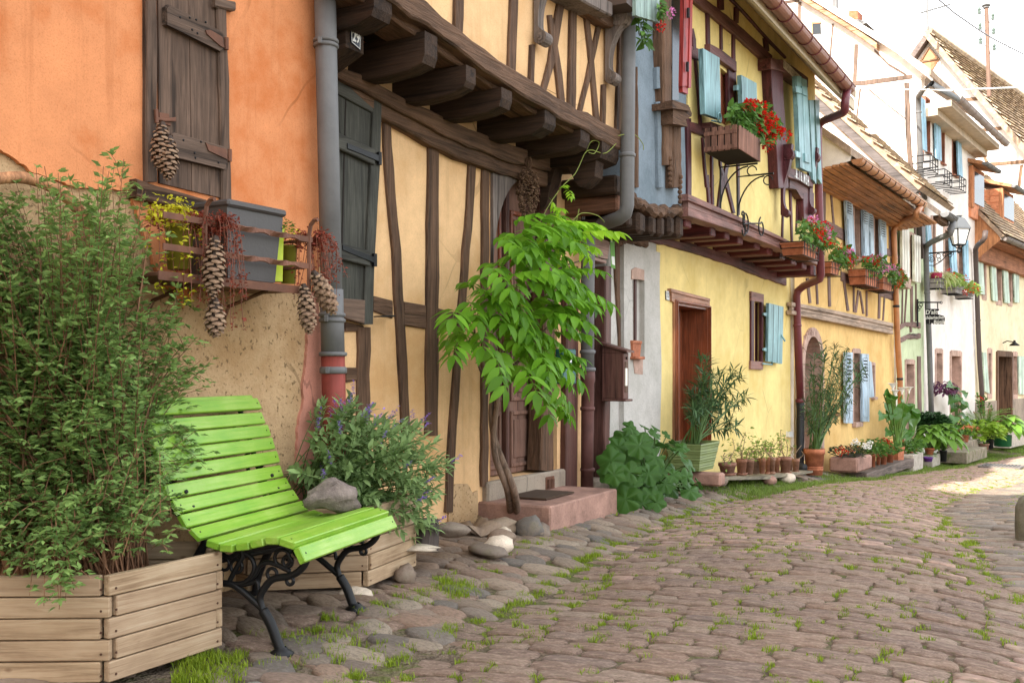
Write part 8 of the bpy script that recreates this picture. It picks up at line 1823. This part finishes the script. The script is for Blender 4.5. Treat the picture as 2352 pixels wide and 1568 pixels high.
for (x, y, ex, ey, s) in ((960, 570, 1010, 620, .42), (930, 650, 1000, 720, .40), (910, 580, 1040, 640, .46), (1060, 640, 1200, 700, .5), (1090, 660, 1230, 860, .62), (1040, 660, 1110, 800, .5), (1130, 700, 1270, 780, .5), (980, 700, 960, 800, .38), (1020, 680, 1010, 760, .4), (1150, 690, 1180, 900, .5), (1080, 650, 1060, 700, .42), (1000, 850, 980, 940, .36), (1100, 870, 1060, 1000, .4), (1120, 880, 1140, 960, .36), (905, 740, 890, 770, .3), (1050, 900, 1020, 990, .34), (960, 880, 930, 900, .3)):
 p = np.array(F35.hit(*zL(x, y), .42 + rg.uniform(-.12, .12))); q = np.array(F35.hit(*zL(ex, ey), .52 + rg.uniform(-.05, .2))); D3 = Vector(q - p).normalized(); Yv = Vector((.25, -.55, .75)).cross(D3).normalized(); M = Matrix((D3, Yv, D3.cross(Yv))).transposed(); link('leaf', BLf[0], o, Vector(p - ol), M.to_euler(), (s, s, s)); sm.tube(spline([tp_ + np.array([rg.gauss(0, .03), rg.gauss(0, .03), 0]), (tp_ + p) / 2 + np.array([0, 0, .08]), p], 4), .012, 6, False)
FLW = []
for (x, y) in ((985, 490), (1062, 525), (1120, 520), (1005, 545)):
 p = np.array(F35.hit(*zL(x, y), .45)); sm.tube(spline([tp_, (tp_ + p) / 2, p - np.array([0, 0, .12])], 4), .009, 6, False); mb = MB(); mb.lathe(p - np.array([0, 0, .13]), [(.012, 0), (.02, .05), (.045, .10), (.085, .14), (.10, .135)], 10); mb.build('calla_flower', M_wpet, o, True)
sm.build('stem', m_flat('calla_stalk', (.10, .19, .03)), o, kind='stuff')
def block(h, zf, x0, x1, y0, y1, n0, n1, mat, nm, label, cat):
 a, b = h.sz(zf(x0, (y0 + y1) / 2), n1)[0], h.sz(zf(x1, (y0 + y1) / 2), n1)[0]; z0, z1 = h.sz(zf((x0 + x1) / 2, y1), n1)[1], h.sz(zf((x0 + x1) / 2, y0), n1)[1]; o = empty(nm, h.pt((a + b) / 2, n1, z0), label, cat); mb = MB(); mb.box(h, a, b, z0 - .1, z1, n0, n1, .015); mb.build('block', mat, o); return o
M_conc = m_stone('pale_concrete', [(.42, .37, .31), (.38, .34, .28)], 9, .01, .9)
block(F35, zL, 1160, 1240, 1072, 1172, .25, .6, M_conc, 'concrete_block', 'pale pitted concrete block at the corner of the amber house', 'block')
block(FGR, zL, 1318, 1382, 1082, 1142, .2, .55, M_conc, 'concrete_block', 'low grey concrete block beside the purple bowl', 'block')
o, tp_, r_, H_ = pot(zL, 1238, 1322, 1102, 1140, .5, m_paint('purple_plastic', (.16, .05, .32), .4), 'shallow purple plastic bowl on the verge', None, .2, .75, 16, 'plastic_bowl', 'bowl', FGR)
tufted(o, tp_, .12, 60, .10, M_ger, LT_n, .5, 1.2)
LB = mesh_from('leaf', *leaf_tpl(1, .66, .3, .5, .38, 6), M_host, True)
def hosta(o, tp_, r, n, L, up=.25, mat_mesh=None):
 ol = np.array(wloc(o)); sm = MB()
 for i in range(n):
  a = i * 2.4 + rg.uniform(-.3, .3); f = (i + .5) / n; p = tp_ + np.array([cos(a) * r * f * .7, sin(a) * r * f * .7, up * (1.15 - .75 * f)]); D3 = Vector((cos(a), sin(a), .35 - .9 * f)).normalized(); Yv = Vector((0, 0, 1)).cross(D3).normalized(); M = Matrix((D3, Yv, D3.cross(Yv))).transposed(); s = L * rg.uniform(.8, 1.1); link('leaf', mat_mesh or LB, o, Vector(p - ol), M.to_euler(), (s, s, s)); sm.tube([tp_, (tp_ + p) / 2 + np.array([0, 0, .05]), p], .006, 5, False)
 sm.build('stem', M_gstem, o, kind='stuff')
o, tp_, r_, H_ = pot(zL, 1250, 1332, 1026, 1082, .45, M_terra, 'broad leaved hosta in a low clay pot at the green house', G_P, .2, .8, 16, 'potted_hosta', 'potted plant', FGR); hosta(o, tp_, .42, 44, .25, .42)
o, tp_, r_, H_ = pot(zL, 1375, 1440, 1045, 1140, .62, M_blackpipe, 'arching hosta in a tall black pot by the white wall', G_P, .1, .8, 16, 'potted_hosta', 'potted plant', FWH); hosta(o, tp_, .5, 48, .27, .5)
o, tp_, r_, H_ = pot(zL, 1275, 1345, 860, 1050, .22, M_darkpipe, 'small dark bushy conifer behind the hostas', G_P, .1, .8, 12, 'potted_conifer', 'potted plant', FWH); cc = np.array(FWH.hit(*zL(1305, 860), .25)); tufted(o, cc - np.array([0, 0, .1]), .36, 3000, .12, M_conif, LT_s, .6, 1.3)
o, tp_, r_, H_ = pot(zL, 1485, 1535, 1030, 1075, .55, M_terra, 'small clay pot with a withered plant before the white house step', None, .2, .8, 14, 'flower_pot', 'pot', FWH); tufted(o, tp_, .2, 60, .16, m_leaf('withered_leaf', (.3, .19, .09), (.2, .12, .06), .2), LT_n, .5, 1.4)
block(FWH, zL, 1570, 1692, 968, 1082, .02, .55, m_stone('worn_step', [(.27, .22, .17), (.24, .2, .15)], 6, .01, .9, .5), 'stone_step', 'upper worn grey step at the white house door', 'step'); block(FWH, zL, 1604, 1774, 1040, 1098, .3, .95, m_stone('mossy_step', [(.24, .21, .15), (.22, .18, .13)], 6, .01, .9, .7), 'stone_step', 'lower mossy step at the white house door', 'step')
o, tp_, r_, H_ = pot(zL, 1550, 1622, 914, 975, .5, M_terra, 'salmon begonia in a clay pot on the upper step', G_P, .25, .8, 14, 'potted_begonia', 'potted plant', FWH); tufted(o, tp_, .2, 160, .07, M_ger, LT_b, .5, .9); blooms(o, [tp_ + np.array([rg.gauss(0, .12), rg.gauss(0, .1), .12 + rg.random() * .1]) for _ in range(11)], M_salm, .03, 18, .03)
cl = empty('tall_arum', FWH.hit(*zL(1520, 890), .3), 'tall climbing plant with arrow shaped leaves in the white house doorway', 'plant'); ol = np.array(wloc(cl)); sm = MB(); AL = mesh_from('leaf', *leaf_tpl(1, .6, .3, .4, .3, 10, .25), M_calla, True); pb_ = np.array(FWH.hit(*zL(1510, 880), .3))
for (x, y, ex, ey, s) in ((1500, 520, 1490, 490, .5), (1520, 550, 1575, 545, .55), (1500, 570, 1480, 640, .5), (1540, 630, 1600, 660, .5), (1510, 660, 1490, 740, .45), (1560, 650, 1610, 690, .4), (1530, 740, 1600, 770, .42), (1500, 760, 1480, 830, .45), (1560, 790, 1620, 810, .4), (1520, 830, 1570, 860, .4), (1500, 850, 1470, 870, .35), (1530, 600, 1500, 620, .4)):
 p = np.array(FWH.hit(*zL(x, y), .35 + rg.uniform(-.1, .15))); q = np.array(FWH.hit(*zL(ex, ey), .5)); D3 = Vector(q - p).normalized(); Yv = Vector((.3, -.5, .7)).cross(D3).normalized(); M = Matrix((D3, Yv, D3.cross(Yv))).transposed(); link('leaf', AL, cl, Vector(p - ol), M.to_euler(), (s, s, s)); sm.tube([pb_ + np.array([rg.gauss(0, .04), 0, 0]), (pb_ + p) / 2, p], .010, 5, False)
sm.build('stem', M_gstem, cl, kind='stuff')
o, tp_, r_, H_ = pot(zL, 1655, 1790, 850, 905, .45, m_paint('ochre_box', (.36, .2, .05), .6), 'lush feathery fern in an ochre box by the brown downpipe', G_P, .15, .85, 4, 'potted_fern', 'potted plant', FCR, radians(38)); O = []; D = []
for i in range(26):
 a = i * 2.4; L = rg.uniform(.5, .85); d = np.array([cos(a) * .5, sin(a) * .5, 1.0]); P = [tp_ + d * L * t + np.array([cos(a), sin(a), -1.0]) * .35 * t * t for t in np.linspace(0, 1, 18)]
 for j in range(2, 18):
  s_ = np.array([-sin(a), cos(a), 0])
  for g in (1, -1): O.append(P[j]); D.append(s_ * g + d * .3)
foliage('foliage', o, LT_n, O, frames(np.array(D), None, rgn, .2), rgn.uniform(.10, .2, len(O)), M_fern); tufted(o, tp_, .4, 140, .16, M_host, LT, .3, .5, 'low_leaves')
rs_ = empty('rose_bush', FCR.hit(*zL(1740, 880), .3), 'straggling rose with few red blooms beside the brown downpipe', 'shrub'); lance_plant(rs_, FCR.hit(*zL(1760, 930), .3), uvpts(FCR, zL, [(1690, 580), (1720, 600), (1740, 640), (1790, 660), (1810, 690), (1700, 640), (1760, 600), (1800, 740)], .3, .1), 26, .10, M_ger, LT, .012, .9, .5, M_stem); blooms(rs_, uvpts(FCR, zL, [(1712, 610), (1730, 620), (1705, 600)], .36), M_red, .04, 14, .04)
o, tp_, r_, H_ = pot(zL, 1762, 1830, 908, 1028, .6, M_blackpipe, 'black plastic pot with bare twisted stems at the cream plinth', G_P, .1, .82, 16, 'potted_vine', 'potted plant', FCR); sm = MB()
for i in range(7): e = tp_ + np.array([rg.gauss(0, .2), rg.gauss(0, .15), rg.uniform(.3, .9)]); sm.tube(spline([tp_, (tp_ + e) / 2 + np.array([rg.gauss(0, .1), 0, 0]), e], 4), .013, 5, False)
sm.build('stem', M_stem, o, kind='stuff'); tufted(o, tp_, .22, 40, .1, M_ger, LT, .5, 1)
o, tp_, r_, H_ = pot(zL, 1700, 1790, 990, 1040, .75, M_oldterra, 'low old clay bowl before the black pot', None, .2, .8, 16, 'clay_bowl', 'bowl', FCR); tufted(o, tp_, .15, 40, .1, M_ger, LT, .5, 1)
yb = empty('yellow_green_shrub', FCR.hit(*zL(1690, 975), .5), 'low yellow green leafy plants behind the mossy step', 'plant'); tufted(yb, FCR.hit(*zL(1690, 940), .5), .62, 520, .17, m_leaf('yellow_green_leaf', (.22, .34, .04), (.15, .25, .03), .35), LT_b, .5, .75)
o, tp_, r_, H_ = pot(zL, 1832, 1976, 916, 1012, .8, m_paint('green_tub', (.02, .16, .06), .5), 'wide green plastic tub with a leafy plant at the far door', G_P, .0, .92, 20, 'green_tub', 'potted plant', FCR); hosta(o, tp_ + np.array([.1, 0, 0]), .55, 26, .42, .45)
block(FCR, zL, 1965, 2100, 912, 985, -.1, .6, M_conc, 'stone_step', 'low plinth step at the far right door', 'step')
hb_ = empty('hanging_plant', FWH.hit(*zL(1400, 500), .25), 'trailing purple plant hanging on the small white house window', 'plant'); tufted(hb_, FWH.hit(*zL(1400, 575), .22), .34, 300, .11, M_purp, LT, .2, .9, droop=1.0)
# shelf plants
def trail(o, c, n, L, mat, tpl, size, nm, spread=.06, stems=None):
 sm = MB(); O = []; D = []
 for i in range(n):
  a = rg.uniform(0, 2 * pi); l = L * rg.uniform(.35, 1); p0 = np.array(c) + np.array([cos(a) * spread * .6, sin(a) * spread * .6, 0]); d = np.array(FA.v3(rg.gauss(0, .4), abs(rg.gauss(.5, .3)), 0)); d /= np.linalg.norm(d) + 1e-9; P = spline([p0, p0 + d * .05 + np.array([0, 0, .05]), p0 + d * .09 + np.array([0, 0, .0 - .1 * l]), p0 + d * .10 + np.array([rg.gauss(0, .02), 0, -l])], 5); sm.tube(P, .0016, 3, False)
  for k in range(int(l / .006)): q = P[min(len(P) - 1, int(rg.random() * len(P)))]; O.append(q + np.array([rg.gauss(0, .008), rg.gauss(0, .008), rg.gauss(0, .015)])); D.append((rg.gauss(0, 1), rg.gauss(0, 1), rg.gauss(0, .5)))
 sm.build(nm + '_stem', m_flat('red_brown_stem', (.2, .07, .04)), o, kind='stuff'); foliage(nm, o, tpl, O, frames(np.array(D), None, rgn, .5), rgn.uniform(.7, 1.3, len(O)) * size, mat)
o, tp_, r_, H_ = POTS['olive2']; trail(o, tp_ + np.array(FA.v3(.08, .08, .0)), 34, .46, M_redl, LT_b, .016, 'foliage', .12); tufted(o, tp_, .15, 420, .02, M_redl, LT_b, .5, .5, 'low_leaves'); trail(o, tp_ + np.array(FA.v3(-.1, .02, .02)), 9, .42, M_yell, LT_b, .022, 'yellow_foliage', .1)
O = [np.array(FO.hit(*zA(rg.gauss(1080, 55), rg.uniform(1220, 1370)), .26)) for _ in range(60)]; foliage('yellow_sprig', o, LT_b, O, frames(rgn.normal(0, 1, (60, 3))), rgn.uniform(.016, .03, 60), M_yell)
o, tp_, r_, H_ = POTS['olive']; trail(o, tp_ + np.array(FA.v3(.07, .07, .02)), 34, .30, M_redl, LT_b, .016, 'foliage', .10); tufted(o, tp_, .12, 260, .018, M_redl, LT_b, .5, .7, 'low_leaves'); tufted(o, tp_ + np.array([0, 0, .05]), .07, 60, .022, M_yell, LT_b, .5, .9, 'yellow_sprig')
o, tp_, r_, H_ = POTS['lime']; tufted(o, tp_, .085, 380, .018, M_ger, LT_s, .5, .9)
# window boxes
G_B = 'flower boxes under the windows'
def fbox(h, s0, s1, z0, z1, n0, n1, mat, label, nm='flower_box', slats=None, cage=True):
 if slats: mat = m_wood('red_brown_slat', (.20, .10, .07), 'v')
 o = empty(nm, h.pt((s0 + s1) / 2, (n0 + n1) / 2, z0), label, 'flower box', G_B)
 if slats:
  k = int((s1 - s0) / slats)
  for i in range(k): mb = MB(); a = s0 + (s1 - s0) * (i + .08) / k; mb.box(h, a, a + (s1 - s0) / k * .72, z0, z1 + .01 * (i % 2), n1 - .012, n1, .002); mb.build('slat', mat, o)
  k = max(3, int((n1 - n0) / slats / 1.6))
  for i in range(k): mb = MB(); a = n0 + (n1 - n0 - .015) * (i + .08) / k; mb.box(h, s0, s0 + .012, z0, z1 + .012, a, a + (n1 - n0 - .015) / k * .8, .002); mb.build('slat', mat, o)
  mb = MB(); mb.box(h, s0 + .014, s1, z0 + .004, z1 - .03, n0, n1 - .016); mb.build('liner', M_dark, o)
  for z_ in (z0 + .03, z1 - .05): mb = MB(); mb.box(h, s0 - .006, s0, z_ - .02, z_ + .02, n0, n1 - .02, .002); mb.build('rail', mat, o)
 else:
  mb = MB(); taper(mb, h, s0, s1, n0, n1, z0, z1, .86); mb.build('trough', mat, o); mb = MB(); mb.box(h, s0 - .008, s1 + .008, z1 - .03, z1, n0 - .008, n1 + .008, .004); mb.build('rim', mat, o)
 if cage:
  mb = MB()
  for z_ in (z0 - .015, z0 + (z1 - z0) * .5, z1 - .005): P = [h.pt(s0 - .01, n0, z_), h.pt(s0 - .01, n1 + .015, z_), h.pt(s1 + .01, n1 + .015, z_), h.pt(s1 + .01, n0, z_)]; [mb.tube([a, b], .006, 4) for a, b in zip(P, P[1:])]
  k = max(3, int((s1 - s0) / .13))
  for i in range(k + 1): s_ = s0 + (s1 - s0) * i / k; mb.tube([h.pt(s_, n1 + .015, z1), h.pt(s_, n1 + .015, z0 - .015), h.pt(s_, n0, z0 - .015)], .006, 4)
  mb.build('wire_cage', M_black, o)
 return o
def geraniums(o, h, zf, hull, n, dn, nleaf, L, reds=(), pinks=(), rr_=.05, s=.026, per=30, mat=M_ger):
 O = []; D = []; P = np.array(hull); x0, y0 = P.min(0); x1, y1 = P.max(0)
 while len(O) < nleaf:
  x, y = rg.uniform(x0, x1), rg.uniform(y0, y1)
  if not poly_in((x, y), hull): continue
  O.append(np.array(h.hit(*zf(x, y), n + rg.uniform(-dn, dn)))); D.append((rg.gauss(0, .7) + h.N[0] * .5, rg.gauss(0, .7) + h.N[1] * .5, rg.gauss(-.1, .5)))
 foliage('foliage', o, LT_b, O, frames(np.array(D), np.tile([h.N[0] * .6, h.N[1] * .6 - .2, .8], (len(O), 1)), rgn, .35), rgn.uniform(.6, 1.15, len(O)) * L, mat)
 sm = MB()
 for q in O[::9]: sm.tube([q, q + np.array([rg.gauss(0, .04), rg.gauss(0, .04), -.1])], .004, 3, False)
 sm.build('stem', M_gstem, o, kind='stuff')
 if reds: blooms(o, uvpts(h, zf, reds, n + dn * .9, .03), M_red, rr_, per, s, 'red_flower')
 if pinks: blooms(o, uvpts(h, zf, pinks, n + dn * .9, .03), M_pink, rr_, per, s, 'pink_flower')
n1 = .98; s0_ = FA.sz(zG(1165, 1150), n1)[0]; s1_ = FA.sz(zG(1345, 1240), n1)[0]; zt_ = FA.sz(zG(1165, 1048), n1)[1]; zb_ = FA.sz(zG(1168, 1245), n1)[1]
o = fbox(FA, s0_, s1_, zb_, zt_, .62, n1, M_brownv, 'brown slatted window box of scarlet geraniums on the yellow house', slats=.04, cage=False)
geraniums(o, FA, zG, [(1070, 880), (1180, 870), (1290, 850), (1400, 920), (1480, 1020), (1500, 1130), (1440, 1160), (1360, 1210), (1280, 1180), (1240, 1090), (1160, 1040), (1080, 1010)], .82, .14, 760, .10, [(1250, 885), (1265, 870), (1340, 960), (1345, 985), (1345, 900), (1420, 990), (1435, 1010), (1370, 1090), (1365, 1075), (1400, 1050), (1440, 1110), (1430, 1150), (1480, 1100), (1450, 1090), (1412, 1225), (1548, 1130), (1300, 1080)], (), .06, .034, 44)
for x, y in ((1000, 1250), (1145, 1320)):
 br = MB(); s_ = FA.sz(zG(x, y), .55)[0]; z_ = zb_ - .02; br.tube([FA.pt(s_, .56, z_ - .55), FA.pt(s_, .56, z_), FA.pt(s_, n1 - .02, z_)], .012, 5); br.tube([FA.pt(s_, .56 + .3 * (1 - cos(t)) , z_ - .45 + .43 * sin(t)) for t in np.linspace(0, pi / 2, 10)], .009, 5); br.tube([FA.pt(s_, .9 + .05 * cos(t), z_ - .07 + .05 * sin(t)) for t in np.linspace(0, 5, 12)], .007, 5); br.build('scroll_bracket', M_black, o)
n1 = .92; s0_, s1_ = FA.sz(zI(1700, 640), n1)[0], FA.sz(zI(1818, 680), n1)[0]; zt_ = FA.sz(zI(1690, 545), n1)[1]; zb_ = FA.sz(zI(1700, 660), n1)[1]
o = fbox(FA, s0_, s1_, zb_, zt_, .64, n1, M_terra, 'terracotta box of red and pink geraniums at the corner of the yellow house')
geraniums(o, FA, zI, [(1640, 440), (1680, 380), (1760, 370), (1850, 400), (1920, 450), (1970, 540), (1960, 600), (1880, 620), (1790, 600), (1740, 580), (1690, 540), (1650, 490)], .85, .16, 420, .09, [(1835, 490), (1840, 510), (1870, 530), (1870, 415), (1760, 390), (1915, 450), (1945, 560), (1895, 580), (1920, 550), (1790, 430), (1860, 470)], [(1780, 365), (1785, 385), (1890, 470), (1900, 510)], .05, .028)
n1 = .42
def fb35(x0, x1, yt, yb, lb, hull, reds, pinks, n1=.42, mat=M_terra):
 a, b = F35.sz(zJ(x0, (yt + yb) / 2), n1)[0], F35.sz(zJ(x1, (yt + yb) / 2), n1)[0]; xm = (x0 + x1) / 2; o = fbox(F35, a, b, F35.sz(zJ(xm, yb), n1)[1], F35.sz(zJ(xm, yt), n1)[1], .12, n1, mat, lb); geraniums(o, F35, zJ, hull, .34, .14, 330, .10, reds, pinks, .055, .03); return o
fb35(470, 545, 735, 830, 'terracotta box of pink and red geraniums, first one on the amber house', [(470, 660), (520, 600), (600, 610), (660, 660), (680, 720), (640, 760), (590, 790), (530, 740), (480, 710)], [(530, 600), (605, 625), (620, 690), (605, 705), (625, 760), (665, 700), (640, 740)], [(595, 645), (600, 660), (640, 645), (665, 730)])
fb35(755, 860, 800, 925, 'middle box of mixed geraniums below the blue louvred shutters', [(730, 720), (760, 680), (830, 670), (900, 690), (940, 740), (940, 790), (880, 850), (800, 830), (740, 770)], [(755, 705), (810, 690), (850, 740), (870, 695), (840, 720)], [(880, 685), (890, 745), (935, 785), (810, 700), (885, 800)])
fb35(905, 985, 860, 965, 'far box of mixed geraniums beside the copper downpipe', [(930, 800), (980, 760), (1040, 770), (1090, 840), (1100, 880), (1050, 940), (980, 920), (940, 870)], [(1040, 785), (1050, 810), (1080, 850), (1075, 870), (1020, 925), (1045, 890), (1030, 910)], [(985, 770), (1000, 785), (1025, 835), (935, 775), (950, 785)])
# boxes on the white house
M_gryb = m_paint('grey_box', (.30, .27, .25), .6)
for i, (x0, x1, yt, yb, lb) in enumerate(((860, 910, 860, 985, 'grey box with a pink pot and spider plant on the white house'), (1060, 1150, 955, 1055, 'middle grey box of sparse red geraniums on the white house'), (1225, 1275, 1050, 1115, 'far grey box of trailing red geraniums by the brown downpipe'))):
 n1 = .45; a, b = FWH.sz(zR(x0, (yt + yb) / 2), n1)[0], FWH.sz(zR(x1, (yt + yb) / 2), n1)[0]; xm = (x0 + x1) / 2; o = fbox(FWH, a, b, FWH.sz(zR(xm, yb), n1)[1], FWH.sz(zR(xm, yt), n1)[1], .1, n1, M_gryb, lb)
 if i == 0: tufted(o, np.array(FWH.hit(*zR(840, 850), .3)), .25, 90, .40, m_leaf('spider_leaf', (.38, .42, .16), (.3, .36, .12), .3), leaf_tpl(1, .07, .2, .6, .4, 4), .5, .6, droop=.6); mb = MB(); mb.lathe(FWH.hit(*zR(800, 905), .30), [(.10, 0), (.14, .2), (.12, .2)], 12); mb.build('pink_pot', m_paint('pink_pot', (.4, .03, .08), .4), o)
 else: geraniums(o, FWH, zR, [(940, 830), (1040, 770), (1120, 840), (1150, 930), (1080, 960), (960, 920)] if i == 1 else [(1140, 950), (1200, 900), (1290, 930), (1350, 980), (1350, 1090), (1290, 1050), (1220, 1040)], .34, .14, 170, .13, [(985, 780), (1030, 850), (975, 830)] if i == 1 else [(1200, 1040), (1190, 865), (1250, 1030), (1265, 960), (1245, 990), (1310, 1010), (1180, 1045)], (), .07, .05, 16, M_gpale)
for i, (x, y, lb) in enumerate(((1330, 1375, 'empty wire flower box rack, upper left one on the white house'), (1450, 1490, 'empty wire flower box rack in the middle of the white house'), (1570, 1540, 'empty wire flower box rack nearest the brown gutter'))):
 n1 = .4; s_, z_ = FWH.sz(zH(x, y), n1); o = empty('wire_rack', FWH.pt(s_, .2, z_), lb, 'rack', 'empty wire racks on the white house'); mb = MB()
 for dz in (-.16, 0, .16):
  P = [FWH.pt(s_ - .35, .02, z_ + dz), FWH.pt(s_ - .35, n1, z_ + dz), FWH.pt(s_ + .35, n1, z_ + dz), FWH.pt(s_ + .35, .02, z_ + dz)]; [mb.tube([a, b], .012, 4) for a, b in zip(P, P[1:])]
 for k in range(4): q = s_ - .35 + .7 * k / 3; mb.tube([FWH.pt(q, n1, z_ + .16), FWH.pt(q, n1, z_ - .16), FWH.pt(q, .02, z_ - .16)], .012, 4)
 mb.build('wire', M_black, o)
# grey-green box with trailing ivy geranium on the blue house
n1 = .9; o = empty('flower_box', FA.hit(*zG(400, 100), .8), 'grey green board box trailing ivy geranium high on the blue house', 'flower box', G_B); k = 5
for i in range(k): x = 300 + 200 * i / k; mb = MB(); mb.upoly(FA, [zG(x, -160), zG(x + 38, -160), zG(x + 38, 145 + .30 * (x - 300)), zG(x, 128 + .30 * (x - 300))], .80, .83); mb.build('board', M_greensh, o)
mb = MB(); mb.upoly(FA, [zG(220, -160), zG(300, -160), zG(305, 95), zG(222, 25)], .55, .8); mb.build('side', M_darkpipe, o)
geraniums(o, FA, zG, [(300, 110), (340, 130), (380, 150), (400, 230), (380, 250), (420, 350), (400, 390), (345, 390), (350, 340), (315, 260), (300, 200)], .72, .08, 60, .085, [], []); geraniums(o, FA, zG, [(480, 20), (520, 0), (545, 60), (540, 160), (500, 140), (480, 100)], .86, .06, 40, .07, [(510, 205), (512, 235)], [(590, 105), (585, 125)], .035, .022, 24)
